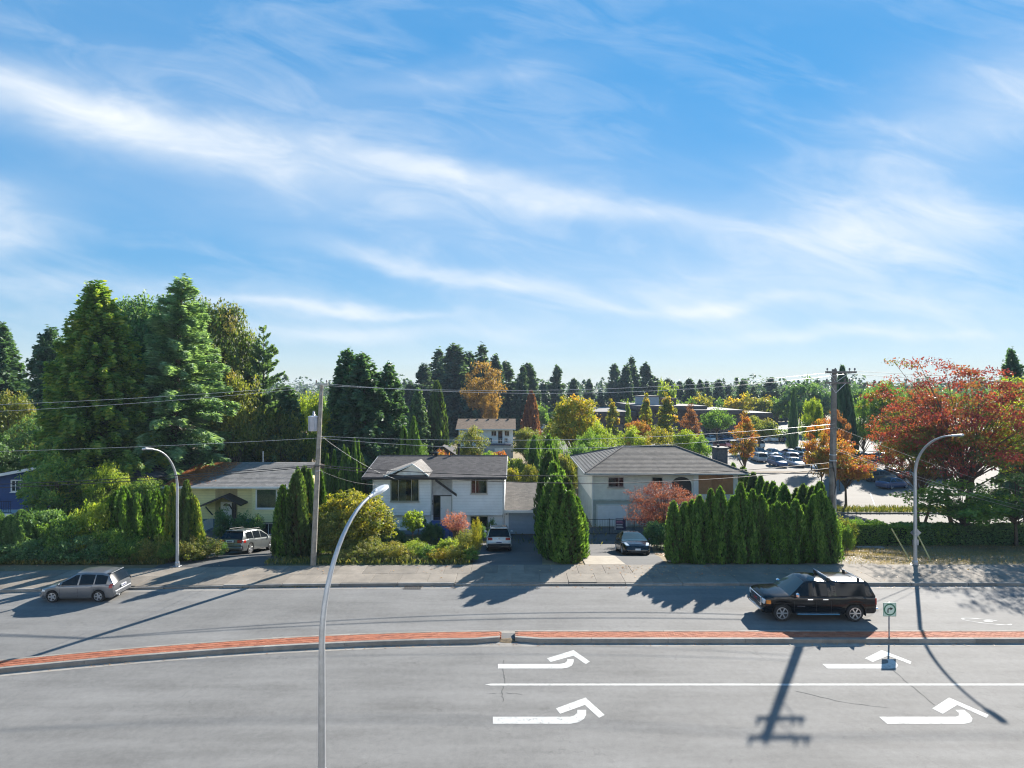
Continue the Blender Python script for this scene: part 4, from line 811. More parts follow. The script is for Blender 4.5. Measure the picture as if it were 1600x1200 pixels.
def back_house():
    g = -3.0; y = 108; root = empty('bungalow', (-4, y, g), 'white house with tan roof and railed deck beyond the back gardens', 'house'); o = tuple(root.location)
    xl, xr = -10.0, .2
    part(root, 'wall', M_white, lambda b: b.box(xl, xr, y, y+8, g+2.2, 2.55)); part(root, 'lower_wall', mat('grey_wall', (.33, .36, .38), .8), lambda b: b.box(xl, xr, y, y+8, g, g+2.2))
    ez, rz, ym = 2.5, 4.1, y+4.2; x0, x1, ye, yk = -10.5, .7, y-.8, y+9
    roof = part(root, 'roof', M_sh_tan, lambda b: (shingles(b, (x0, ye, ez), (x1, ye, ez), (x0, ym, rz), (x1, ym, rz), .4), shingles(b, (x0, yk, ez), (x1, yk, ez), (x0, ym, rz), (x1, ym, rz), .4)))
    part(root, 'roof_deck', M_trim, lambda b: (slab_under(b, [(x0, ye, ez), (x1, ye, ez), (x1, ym, rz), (x0, ym, rz)], .2), slab_under(b, [(x0, yk, ez), (x1, yk, ez), (x1, ym, rz), (x0, ym, rz)], .2)), roof)
    for x in (-8.4, -6.7, -4.6, -2.7, -.8): part(root, 'roof_vent', M_trimd, lambda b: b.box(x-.2, x+.2, ym-.75, ym-.4, rz-.25, rz+.0, .04), roof)
    part(root, 'gable_wall', M_white, lambda b: (b.prism([(y, 2.4), (y+8, 2.4), (ym, 3.8)], xr-.1, xr, 'x'), b.prism([(y, 2.4), (y+8, 2.4), (ym, 3.8)], xl, xl+.1, 'x')))
    window(root, -3.9, -2.9, 1.1, 2.1, y, mull=(.5,)); window(root, -1.4, -.5, 1.1, 2.1, y, mull=(.5,)); window(root, -8.4, -6.6, .6, 2.1, y, mull=(.5,))
    dr = part(root, 'door', M_trimd, lambda b: b.box(-2.6, -1.8, y-.06, y, -.2, 2.1)); part(root, 'door_glass', M_glassd, lambda b: b.box(-2.48, -1.92, y-.08, y-.062, .9, 1.95), dr)
    dk = part(root, 'deck', mat('deck_blue', (.03, .04, .10), .7), lambda b: b.box(-4.8, -.2, y-2.2, y, -.42, -.2))
    part(root, 'deck_skirt', mat('grey_wall', (.33, .36, .38)), lambda b: b.box(-4.75, -.25, y-2.1, y-.01, g, -.42))
    railing(root, -4.8, -.2, y-2.15, -.2, 1.0, M_trim, .3, 'x', .03)
    part(root, 'lattice_window', M_trim, lambda b: b.box(-3.2, -1.7, y-2.16, y-2.11, -1.6, -1.0))
    for (x, w) in ((-4.0, .5), (-1.1, .5)):
        ch = empty('deck_chair', (x, y-1.2, -.2), 'dark chair on the deck %s of the white house with tan roof' % ('left of the door' if x < -2 else 'right of the door'), 'chair')
        q = MB(); q.box(-.28, .28, -.28, .28, .38, .46, .02); q.build('seat', M_black, ch); q = MB(); q.box(-.28, .28, .22, .3, .46, 1.0, .02); q.build('backrest', M_black, ch)
        for a in (-.24, .24):
            for b in (-.24, .24): q = MB(); q.tube([(a, b, 0), (a, b, .38)], .02, 6); q.build('leg', M_black, ch)
def blue_house():
    g = -1.95; y = 47; root = empty('gable_house', (-41, y, g), 'deep blue house with white-trimmed gable and deck behind the hedge', 'house'); o = tuple(root.location)
    xl, xr, pk = -47, -35.2, -36.2
    part(root, 'wall', mat('blue_core', (.012, .04, .14), .8), lambda b: b.box(xl, xr, y+.02, y+9, g, 2.5))
    siding(xl, xr, y+.01, g, 2.5, .2).build('siding', M_blue, root, off=o, kind='stuff')
    part(root, 'gable_wall', M_blue, lambda b: b.prism([(xl, 2.5), (xr, 2.5), (xr, 4.15), (pk, 4.2)], y-.0, y+.1))
    rf = part(root, 'roof', M_sh_dark, lambda b: (shingles(b, (xl-.8, y-.6, 2.25), (xl-.8, y+9.5, 2.25), (pk, y-.6, 4.4), (pk, y+9.5, 4.4)), shingles(b, (-29, y-.6, 3.0), (-29, y+9.5, 3.0), (pk, y-.6, 4.4), (pk, y+9.5, 4.4))))
    part(root, 'rake_board', M_trim, lambda b: b.prism([(xl-.8, 2.0), (pk, 4.15), (pk, 4.38), (xl-.8, 2.23)], y-.66, y-.605), rf)
    window(root, -40.85, -39.75, .95+.9, 2.85, y, rails=(.5,), mull=(.35, .7), curtain=((.3, 1),), fw=.1)
    dk = part(root, 'deck', M_trim, lambda b: b.box(xl, -39.5, y-1.6, y, .18, .42)); railing(root, xl, -39.5, y-1.55, .42, 1.0, M_black, .14)
    part(root, 'deck_post', M_trim, lambda b: b.box(-40.2, -40.0, y-1.5, y-1.3, g, .18), dk)
def shed():
    y = 92; g = terr(y); root = empty('garden_shed', (X_(692, y), y, g), 'brown gabled garden shed half hidden by the back-garden tree', 'shed'); o = tuple(root.location); x = o[0]
    part(root, 'wall', M_brwn, lambda b: b.prism([(x-2.2, g), (x+2.2, g), (x+2.2, g+2.4), (x, g+3.8), (x-2.2, g+2.4)], y, y+5))
    part(root, 'roof', M_sh_dark, lambda b: (shingles(b, (x-2.7, y-.3, g+2.15), (x-2.7, y+5.2, g+2.15), (x, y-.3, g+3.95), (x, y+5.2, g+3.95)), shingles(b, (x+2.7, y-.3, g+2.15), (x+2.7, y+5.2, g+2.15), (x, y-.3, g+3.95), (x, y+5.2, g+3.95))))
    part(root, 'window', M_glassd, lambda b: b.box(x-.5, x+.5, y-.04, y-.003, g+1.2, g+2.1)); part(root, 'door', M_trim, lambda b: b.box(x+.9, x+1.7, y-.04, y-.003, g+.05, g+1.95))
    y = 112; g = -3; x = X_(655, y); root = empty('pale_garage', (x, y, g), 'pale low garage behind the tall bright green conifer', 'garage'); o = tuple(root.location)
    part(root, 'wall', M_white, lambda b: b.box(x-5, x+2.6, y, y+7, g, g+2.9)); part(root, 'roof', M_sh_pale, lambda b: shingles(b, (x-5.4, y-.5, g+2.95), (x+3, y-.5, g+2.95), (x-5.4, y+7.4, g+3.9), (x+3, y+7.4, g+3.9), .5))
    part(root, 'door', M_garw, lambda b: b.box(x-.5, x+2, y-.05, y-.004, g, g+2.2))
def library():
    g = -3; y = 150; root = empty('public_building', (38, y, g), 'long brown flat-roofed public building with stepped roofs across the car park', 'building'); o = tuple(root.location)
    Mfl = mat('flat_roof', (.10, .095, .095), .8, var=.1); Mfa = mat('dark_fascia', (.085, .06, .055), .8, var=.2)
    for i, (x0, x1, y0, y1, z1) in enumerate(((20, 37, 152, 185, 3.6), (33, 50, 150, 180, 5.2), (46, 58, 146, 176, 4.3), (57, 67, 150, 175, 3.4))):
        part(root, 'wing', M_brwn, lambda b: b.box(x0, x1, y0, y1, g, z1-1.0)); part(root, 'fascia', Mfa, lambda b: b.box(x0-.6, x1+.6, y0-.7-.02*i, y1+.5, z1-1.0+.003*i, z1+.003*i)); part(root, 'roof', Mfl, lambda b: b.box(x0-.5, x1+.5, y0-.6, y1+.4, z1+.005, z1+.12+.004*i))
        n = int((x1-x0)/2.4)
        for k in range(n):
            xa = x0+.5+k*(x1-x0-.6)/n; w = part(root, 'window', M_glassd, lambda b: b.box(xa, xa+1.7, y0-.05, y0-.004, g+.6, g+3.2))
            part(root, 'mullion', M_trimd, lambda b: b.box(xa+.82, xa+.9, y0-.09, y0-.052, g+.6, g+3.2), w)
    part(root, 'penthouse', mat('penthouse_grey', (.42, .43, .45), .7), lambda b: b.box(35.5, 39.8, 156, 166, 5.3, 7.6)); part(root, 'roof_box', M_brwn, lambda b: b.box(41.5, 44.2, 155, 162, 5.3, 7.2)); part(root, 'parapet', Mfa, lambda b: b.box(35.3, 40.0, 155.8, 166.2, 7.6, 7.8))
def bounce_apartment_block():
    """unseen pale block at the assumed viewpoint, added to bounce sunlight onto the house fronts"""
    y = -2.6; root = empty('bounce_apartment_block', (0, y, 0), 'pale four-storey apartment block the view is taken from', 'building'); o = tuple(root.location)
    Mw = mat('bounce_block_render', (.56, .60, .66), .85, var=.06, bump=.1)  # pale cool tone chosen for the light it bounces
    part(root, 'wall', Mw, lambda b: b.box(-48, 48, y-14, y, -.02, 15.6)); part(root, 'roof_edge', M_trim, lambda b: b.box(-48.4, 48.4, y-14.4, y+.4, 15.605, 16.0))
    for f in range(5):
        part(root, 'floor_band', M_trim, lambda b: b.box(-48, 48, y+.002, y+.08, 3.05*f+2.75, 3.05*f+2.95))
        for k in range(23):
            x = -44+k*4; z = 3.05*f+.7; w = part(root, 'window', M_glassd, lambda b: b.box(x-1.0, x+1.0, y+.004, y+.03, z, z+1.7)); part(root, 'frame', M_trimd, lambda b: (b.box(x-.03, x+.03, y+.032, y+.06, z, z+1.7)), w)
def forecourt():
    mb = MB(); mb.add([(-90, -2.6, .12), (90, -2.6, .12), (90, 11.9, .12), (-90, 11.9, .12)], [(0, 1, 2, 3)]); struct('near_forecourt', mb, M_conc)
bounce_apartment_block(); forecourt()
white_house(); yellow_house(); grey_hip_house(); back_house(); blue_house(); shed(); library()
# ============================================================ VEHICLES
def paintmat(name, c, metal=.0, rough=.28, clear=.8): return mat(name, c, rough, metal, var=.04, scale=3, coord='obj', clear=clear, spec=.35)
M_cglass = mat('car_glass', (.007, .010, .013), .05, 0, var=0, spec=.25)
M_wscreen = mat('windscreen_glass', (.03, .055, .065), .05, 0, var=0, spec=.6)
M_rubber = mat('tyre_rubber', (.018, .018, .018), .85, var=.2, coord='obj')
M_alloy = mat('alloy', (.55, .56, .58), .3, .85, var=.05, coord='obj')
M_chrome = mat('chrome', (.75, .76, .78), .12, 1, var=0)
M_plast = mat('black_plastic', (.02, .02, .021), .6, var=.1)
M_lens = mat('head_lamp_lens', (.65, .68, .7), .12, .3, var=.1, coord='obj')
M_amber = mat('amber_lens', (.6, .2, .03), .2, var=0)
M_redl = mat('tail_lamp_lens', (.32, .015, .012), .15, var=.1, coord='obj')
M_plate = mat('number_plate', (.7, .72, .75), .5, var=.05)
M_ink = mat('plate_ink', (.03, .04, .12), .6, var=0)
WHEELS = {}
def wheel_meshes(r, w, sp):
    k = (r, w, sp)
    if k in WHEELS: return WHEELS[k]
    t = MB(); t.lathe([(r*.62, -w/2+.01), (r*.66, -w/2), (r*.93, -w/2), (r, -w/2+.03), (r, w/2-.03), (r*.93, w/2), (r*.66, w/2), (r*.62, w/2-.01)], 'y', 28)
    m = MB(); m.lathe([(r*.69, w/2+.0), (r*.69, w/2+.012), (r*.62, w/2+.014), (r*.60, w/2-.03)], 'y', 28, cap=False)
    for i in range(sp):
        a = 6.2832*i/sp; M = Matrix.Rotation(a, 4, 'Y')
        m.box(.03, r*.63, w/2-.02, w/2+.008, -.028 if sp > 5 else -.042, .028 if sp > 5 else .042, .006, M)
    m.lathe([(.0, w/2+.02), (.06, w/2+.02), (.075, w/2-.02)], 'y', 12)
    b = MB(); b.lathe([(.0, w/2-.045), (r*.6, w/2-.045), (r*.6, w/2-.06)], 'y', 20)
    WHEELS[k] = (t.mesh('wheel', smooth=40), m.mesh('rim', smooth=40), b.mesh('brake_disc')); return WHEELS[k]
class Car:
    def __init__(s, root, prof, cab, wins, ws, rw_, wheels, paint, zb=.24, cr=.05, arch=.07, crown=.03, wt=.10, roofmat=None, low=False, clad=None):
        """prof: [(x, shoulder z, half width)] tail..nose; cab: [(x, roof z, half width)] tail..nose; wins: side window x ranges; ws/rw_: windscreen and rear screen x ranges; wheels: (xr, xf, radius, width, spokes)"""
        s.root = root; s.prof = np.array(sorted(prof)); xr, xf, wr, ww, sp = wheels; s.cr = cr
        xs = sorted(set([p[0] for p in prof]+list(np.linspace(s.prof[0, 0], s.prof[-1, 0], 16 if low else 70))+([] if low else [c+d for c in (xr, xf) for d in (-(wr+arch)+.001, (wr+arch)-.001)])))
        s.zb = zb; ra = wr+arch
        def zbot(x):
            z = zb
            for c in (xr, xf):
                if abs(x-c) < ra and not low: z = max(z, wr+math.sqrt(ra*ra-(x-c)**2)-.0)
            e = min(x-s.prof[0, 0], s.prof[-1, 0]-x); return max(z, zb+max(0, .12-e)*.6)
        rings = []
        for x in xs:
            zs, w = s.zs(x), s.hw(x); b = min(zbot(x), zs-.06); h = zs-b
            hh = [(w*.95, b), (w*.99, b+.10*h), (w, b+.45*h), (w*.99, b+.80*h), (w*.965, b+.93*h), (w*.90, zs), (w*.5, zs+cr*.75), (0, zs+cr)]
            rings.append([(x, y, z) for y, z in hh]+[(x, -y, z) for y, z in hh[-2::-1]])
        n = len(rings[0]); mb = MB(); mb.add([p for r in rings for p in r], [(i*n+j, (i+1)*n+j, (i+1)*n+j+1, i*n+j+1) for i in range(len(xs)-1) for j in range(n-1)]+[tuple(range(n)), tuple(range((len(xs)-1)*n, len(xs)*n))])
        s.body = mb.build('body', paint, root, off=(0, 0, 0), smooth=38)
        u = MB(); u.box(s.prof[0, 0]+.12, s.prof[-1, 0]-.12, -s.hw(0)*.80, s.hw(0)*.80, zb-.04, zb+.42); u.build('underbody', M_plast, root, off=(0, 0, 0))
        # cabin
        cab = np.array(sorted(cab)); kx = sorted(set(list(cab[:, 0])+[q for w in wins for q in w]+list(ws)+list(rw_)+([] if low else list(np.linspace(cab[0, 0], cab[-1, 0], 14)))))
        CR = []
        for x in kx:
            zr = np.interp(x, cab[:, 0], cab[:, 1]); wr2 = np.interp(x, cab[:, 0], cab[:, 2]); zl = s.zs(x)+.0; wb = s.hw(x)*.955
            zr = max(zr, zl+.01); f = min(1, (zr-zl)/.35); a = max(zl, zr-wt*f)
            k = (zr-zl)/.5; wq = wb+(wr2-wb)*min(1, k)
            hh = [(wb, zl-.06), (wb*.997, zl), (wq, a), (wq-.06*f, zr-.015), (wq*.5, zr+crown*.8), (0, zr+crown)]
            CR.append([(x, y, z) for y, z in hh]+[(x, -y, z) for y, z in hh[-2::-1]])
        m = len(CR[0]); groups = {}
        for i in range(len(kx)-1):
            c = (kx[i]+kx[i+1])/2
            for j in range(m-1):
                jj = min(j, m-2-j); t = 'cabin'
                if jj == 1 and any(a <= c <= b for a, b in wins): t = 'side_window:%d:%d' % ([k for k, (a, b) in enumerate(wins) if a <= c <= b][0], j > m//2)
                if jj in (3, 4):
                    if ws[0] <= c <= ws[1]: t = 'windscreen'
                    elif rw_[0] <= c <= rw_[1]: t = 'rear_window'
                    elif roofmat: t = 'roof'
                groups.setdefault(t, []).append((i*m+j, (i+1)*m+j, (i+1)*m+j+1, i*m+j+1))
        allv = [p for r in CR for p in r]
        for t, fs in groups.items():
            q = MB(); idx = sorted(set(k for f in fs for k in f)); mp = {k: i for i, k in enumerate(idx)}
            q.add([allv[k] for k in idx], [tuple(mp[k] for k in f) for f in fs])
            t = t.split(':')[0]; q.build(t, {'cabin': paint, 'roof': roofmat or paint, 'windscreen': M_wscreen}.get(t, M_cglass), root, off=(0, 0, 0), smooth=28)
        tm, rm, bm = wheel_meshes(wr, ww, sp)
        if tm.materials == [] or len(tm.materials) == 0: tm.materials.append(M_rubber); rm.materials.append(M_alloy); bm.materials.append(M_plast)
        for x in (xr, xf):
            for sd in (-1, 1):
                w = obj('wheel', tm, root, loc=(x, sd*(s.hw(x)-ww/2-.015), wr), rz=0 if sd > 0 else math.pi)
                if not low: obj('rim', rm, w); obj('brake_disc', bm, w)
                else: obj('rim', rm, w)
    def zs(s, x): return float(np.interp(x, s.prof[:, 0], s.prof[:, 1]))
    def hw(s, x): return float(np.interp(x, s.prof[:, 0], s.prof[:, 2]))
    def sy(s, x, z):
        zs, w = s.zs(x), s.hw(x); b = s.zb; f = (z-b)/max(.05, zs-b)
        return w*float(np.interp(f, [0, .1, .45, .8, .93, 1], [.95, .99, 1, .99, .965, .90]))
    def patch(s, name, m, xa, xb, za, zb, sides=(-1, 1), off=.008, nx=4, sl=0, **kw):
        for sd in sides:
            q = MB(); vs = []
            for i in range(nx+1):
                x = xa+(xb-xa)*i/nx
                for j in range(4): z = za+(zb-za)*j/3; vs.append((x+sl*(z-za), sd*(s.sy(x, z)+off), z))
            q.add(vs, [(i*4+j, (i+1)*4+j, (i+1)*4+j+1, i*4+j+1) for i in range(nx) for j in range(3)]); q.build(name, m, s.root, off=(0, 0, 0), smooth=60)
    def block(s, name, m, x0, x1, y0, y1, z0, z1, bev=.02, mirror=False, parent=None):
        for sd in ((1, -1) if mirror else (1,)):
            q = MB(); q.box(x0, x1, min(sd*y0, sd*y1), max(sd*y0, sd*y1), z0, z1, bev); r = q.build(name, m, parent or s.root, off=(0, 0, 0))
        return r
def on_slope(root, x, y, heading, wb=2.7):
    """rest the car on the slope: heading = direction of the nose, radians from +X"""
    c, sn = math.cos(heading), math.sin(heading); zf, zr = terr(y+sn*wb/2)+.035, terr(y-sn*wb/2)+.035
    root.location = (x, y, (zf+zr)/2); root.rotation_euler = (0, -math.atan2(zf-zr, wb), heading)
def pickup():
    P = paintmat('paint_black', (.004, .0045, .006), 0, .12, .2); root = empty('pickup_truck', (0, 0, 0), 'black pickup truck with canopy and roof bars driving past the median', 'truck')
    prof = [(-2.72, 1.12, .87), (-2.66, 1.20, .90), (-1.0, 1.21, .945), (.2, 1.20, .945), (1.1, 1.20, .94), (1.4, 1.19, .93), (2.1, 1.15, .91), (2.33, 1.12, .88), (2.44, 1.07, .84), (2.49, .99, .79)]
    cab = [(-2.69, 1.22, .82), (-2.46, 1.74, .73), (-2.3, 1.82, .72), (-.70, 1.86, .72), (-.64, 1.84, .72), (-.60, 1.77, .69), (-.5, 1.80, .69), (-.1, 1.84, .69), (.30, 1.83, .68), (.52, 1.77, .67), (1.30, 1.20, .76)]
    c = Car(root, prof, cab, [(-2.25, -.86), (-.48, .06), (.17, 1.0)], (.52, 1.31), (-2.70, -2.44), (-1.72, 1.66, .395, .25, 6), P, zb=.38, cr=.045, arch=.075)
    c.patch('arch_flare', P, -2.2, -1.24, .84, .90, off=.02); c.patch('arch_flare', P, 1.18, 2.10, .84, .90, off=.02)
    for x in (-.60, .10, 1.12): c.patch('door_seam', M_plast, x-.008, x+.008, .44, 1.16, off=.007, nx=1)
    for x in (-.33, .38): c.patch('door_handle', M_chrome, x-.12, x+.12, 1.03, 1.075, off=.03, nx=2)
    c.patch('badge', M_chrome, .62, .98, .72, .76, off=.006, nx=2)
    c.block('running_board', M_chrome, -.98, 1.0, .88, 1.0, .36, .40, .015, True)
    # nose
    g = c.block('grille', M_chrome, 2.44, 2.525, -.58, .58, .62, 1.04, .02)
    for i in range(4): c.block('grille_bar', M_plast, 2.51, 2.532, -.51, .51, .65+i*.095, .715+i*.095, .005, parent=g)
    t = text_mesh('GMC', .17); t.materials.append(mat('emblem_red', (.45, .02, .02), .4, var=0)); e = obj('emblem', t, g); e.matrix_local = Matrix.Translation((2.537, 0, .83)) @ Matrix.Rotation(math.pi/2, 4, 'Z') @ Matrix.Rotation(math.pi/2, 4, 'X')
    for sd in (1, -1):
        q = MB(); q.box(2.28, 2.515, min(sd*.60, sd*.82), max(sd*.60, sd*.84), .78, 1.03, .04); q.build('headlight', M_lens, root, off=(0, 0, 0))
    c.patch('side_marker', M_amber, 2.18, 2.38, .82, .99, off=.012)
    c.block('bumper', P, 2.36, 2.57, -.82, .82, .40, .60, .05); c.block('bumper_trim', M_chrome, 2.55, 2.59, -.66, .66, .46, .53, .015)
    c.block('number_plate', M_plate, 2.585, 2.60, -.15, .15, .50, .58, .004)
    c.block('rear_bumper', M_chrome, -2.86, -2.66, -.84, .84, .46, .62, .04); c.block('tow_hitch', M_plast, -3.02, -2.8, -.06, .06, .40, .48, .01)
    c.block('tail_light', M_redl, -2.745, -2.62, .76, .885, .78, 1.10, .02, True); c.block('tailgate_plate', M_plate, -2.76, -2.73, -.15, .15, .66, .78, .004)
    for sd in (1, -1):
        m = MB(); m.box(.92, 1.08, min(sd*.93, sd*1.13), max(sd*.93, sd*1.13), 1.16, 1.38, .06); m.build('mirror', M_chrome, root, off=(0, 0, 0), smooth=30)
    c.block('mud_flap', M_plast, -2.22, -2.19, .72, .93, .28, .66, .004, True)
    for x in (-.62, -2.02):
        q = MB(); q.tube([(x, -.70, 1.96), (x, .70, 1.96)], .024, 8); b = q.build('roof_bar', mat('bar_silver', (.5, .51, .52), .4, 0, var=0), root, off=(0, 0, 0))
        for sd in (1, -1): f = MB(); f.box(x-.06, x+.06, sd*.60-.045, sd*.60+.045, 1.80, 1.965, .015); f.build('bar_foot', M_plast, b, off=(0, 0, 0))
    c.patch('canopy_seam', M_plast, -2.6, -.62, 1.185, 1.2, off=.006, nx=6)
    root.scale = (.955, .955, .955); root.location = (13.63, 26.5, 0); root.rotation_euler = (0, 0, math.pi-R(.5))
def hatchback():
    P = paintmat('paint_grey_bronze', (.17, .178, .19), .5, .3); root = empty('hatchback', (0, 0, 0), 'grey hatchback driving left beside the overgrown hedge', 'car')
    prof = [(-2.0, .72, .72), (-1.95, .88, .79), (-1.6, .97, .85), (-.5, .95, .875), (.7, .92, .875), (1.0, .90, .87), (1.5, .80, .83), (1.8, .70, .77), (1.93, .60, .68), (1.99, .50, .60)]
    cab = [(-1.97, .93, .72), (-1.62, 1.42, .60), (-1.3, 1.50, .60), (-.4, 1.535, .60), (.1, 1.49, .59), (1.08, .91, .70)]
    c = Car(root, prof, cab, [(-1.62, -1.0), (-.94, -.18), (-.10, .72)], (.1, 1.09), (-1.98, -1.60), (-1.22, 1.22, .31, .2, 5), P, zb=.22, cr=.05, arch=.045)
    for x in (-.98, -.14, .80): c.patch('door_seam', M_plast, x-.007, x+.007, .30, .90, off=.007, nx=1)
    for x in (-.78, .06): c.patch('door_handle', P, x-.09, x+.09, .80, .83, off=.025, nx=2)
    c.patch('rub_strip', P, -.9, .85, .44, .50, off=.012); c.patch('sill', P, -.8, .8, .22, .30, off=.014)
    c.patch('tail_light', M_redl, -1.97, -1.76, .74, .95, off=.012); c.patch('head_lamp', M_lens, 1.62, 1.9, .58, .68, off=.012)
    c.block('rear_bumper', P, -2.035, -1.9, -.70, .70, .34, .56, .05); c.block('number_plate', M_plate, -2.06, -2.015, -.2, .2, .64, .76, .004); c.block('plate_characters', M_ink, -2.066, -2.061, -.15, .15, .67, .73, .001)
    c.block('spoiler', P, -1.72, -1.5, -.54, .54, 1.44, 1.47, .012); c.block('front_bumper', P, 1.85, 2.06, -.66, .66, .24, .46, .06); c.block('mirror', P, .74, .86, .86, 1.03, .92, 1.05, .04, True); c.block('tail_pipe', M_metal, -2.1, -1.95, .4, .47, .24, .3, .01)
    x, y = -21.2, 27.9+.78; root.scale = (.9, .9, .9); root.location = (x, y, 0); root.rotation_euler = (0, 0, math.pi+R(1.5))
def suv(kind):
    if kind == 'white':
        P = paintmat('paint_white', (.72, .72, .70)); root = empty('compact_suv', (0, 0, 0), 'white compact SUV nosed into the driveway of the white house', 'car'); L, hh = 2.15, 1.62
    else:
        P = paintmat('paint_silver', (.17, .185, .19), .5); root = empty('estate_suv', (0, 0, 0), 'silver SUV parked nose-in before the yellow house', 'car'); L, hh = 2.3, 1.56
    prof = [(-L, .80, .80), (-L+.06, .98, .86), (-L+.5, 1.04, .90), (0, 1.01, .905), (1.0, .99, .90), (1.5, .93, .87), (L-.25, .82, .80), (L-.08, .72, .72), (L, .58, .64)]
    cab = [(-L+.03, 1.02, .78), (-L+.42, hh-.06, .66), (-L+.8, hh, .65), (-.3, hh+.02, .66), (.25, hh-.05, .65), (1.15, 1.0, .76)]
    c = Car(root, prof, cab, [(-L+.45, -1.05), (-.98, -.12), (-.04, .80)], (.25, 1.16), (-L+.02, -L+.42), (-1.32, 1.38, .345, .23, 5), P, zb=.27, cr=.04, arch=.055, roofmat=M_cglass if kind == 'white' else None)
    for x in (-1.01, -.08, .88): c.patch('door_seam', M_plast, x-.007, x+.007, .34, .96, off=.007, nx=1)
    for x in (-.8, .14): c.patch('door_handle', P, x-.1, x+.1, .86, .89, off=.025, nx=2)
    c.patch('tail_light', M_redl, -L+.02, -L+.34, .80, 1.0, off=.012); c.block('tail_light', M_redl, -L-.03, -L+.1, .46, .78, .80, .97, .02, True)
    c.block('rear_bumper', M_plast if kind == 'white' else P, -L-.1, -L+.1, -.82, .82, .36, .56, .05); c.block('bumper_top', P, -L-.085, -L+.06, -.82, .82, .56, .70, .03)
    pz = .60 if kind == 'white' else .82
    c.block('number_plate', M_plate, -L-.12, -L-.05, -.26, .26, pz, pz+.13, .004); c.block('plate_characters', M_ink, -L-.126, -L-.121, -.18, .18, pz+.035, pz+.095, .001)
    if kind == 'white': c.block('emblem', M_chrome, -L-.04, -L-.0, -.06, .06, .87, .97, .02)
    c.block('spoiler', P, -L+.28, -L+.55, -.60, .60, hh-.06, hh-.0, .02); c.block('mirror', P, .86, 1.0, .90, 1.1, 1.0, 1.15, .05, True)
    for sd in (1, -1): q = MB(); q.tube([(-L+.7, sd*.60, hh+.03), (-L+.8, sd*.60, hh+.075), (.0, sd*.60, hh+.085), (.15, sd*.60, hh+.02)], .022, 6); q.build('roof_rail', M_metal if kind == 'white' else M_plast, root, off=(0, 0, 0))
    c.block('head_lamp', M_lens, L-.2, L-.02, .46, .72, .66, .78, .03, True)
    if kind == 'white': on_slope(root, -.98, 42.35, R(92))
    else: on_slope(root, -18.3, 40.0, R(84))
def sedan():
    P = paintmat('paint_black_blue', (.006, .009, .016), 0, .15, .35); root = empty('saloon_car', (0, 0, 0), 'glossy black saloon facing the street on the right-hand driveway', 'car')
    prof = [(-2.3, .70, .72), (-2.2, .92, .82), (-1.6, .98, .88), (-.4, .93, .92), (.7, .90, .92), (1.1, .86, .915), (1.7, .76, .88), (2.1, .66, .80), (2.27, .56, .70), (2.33, .46, .60)]
    cab = [(-2.1, .95, .66), (-1.2, 1.33, .58), (-.5, 1.43, .60), (.0, 1.42, .60), (.35, 1.34, .60), (1.28, .86, .74)]
    c = Car(root, prof, cab, [(-1.7, -.75), (-.68, .02), (.1, .95)], (.3, 1.29), (-2.1, -1.25), (-1.45, 1.42, .335, .23, 5), P, zb=.2, cr=.05, arch=.04, roofmat=M_cglass)
    for x in (-.72, .06, 1.0): c.patch('door_seam', M_plast, x-.007, x+.007, .28, .86, off=.007, nx=1)
    for x in (-.5, .3): c.patch('door_handle', M_plast, x-.11, x+.11, .78, .805, off=.006, nx=2)
    for sd in (1, -1):
        q = MB(); q.add([(2.18, sd*.72, .60), (2.27, sd*.52, .60), (1.80, sd*.66, .755), (1.78, sd*.80, .73), (2.2, sd*.74, .56), (2.29, sd*.54, .56)], [(0, 1, 2, 3), (0, 4, 5, 1), (0, 3, 4)]); q2 = MB(); q2.add([(a, b, z+.045) for a, b, z in q.v], q.f); q2.build('head_lamp', M_lens, root, off=(0, 0, 0))
    c.block('bumper', P, 2.2, 2.40, -.74, .74, .22, .44, .07); c.block('air_intake', M_plast, 2.36, 2.415, -.5, .5, .23, .31, .01); c.block('number_plate', M_plate, 2.41, 2.425, -.17, .17, .33, .45, .004)
    c.block('mirror', P, .86, 1.0, .93, 1.11, .90, 1.03, .05, True)
    c.block('tail_lamp', M_redl, -2.33, -2.2, .5, .78, .72, .82, .02, True)
    on_slope(root, 8.15, 39.15, R(-92))
LOT_COL = [('white', (.7, .7, .7), 0), ('silver', (.45, .46, .47), .5), ('dark grey', (.07, .07, .075), .3), ('blue', (.03, .07, .18), .2), ('black', (.01, .01, .012), 0), ('red', (.30, .03, .025), 0)]
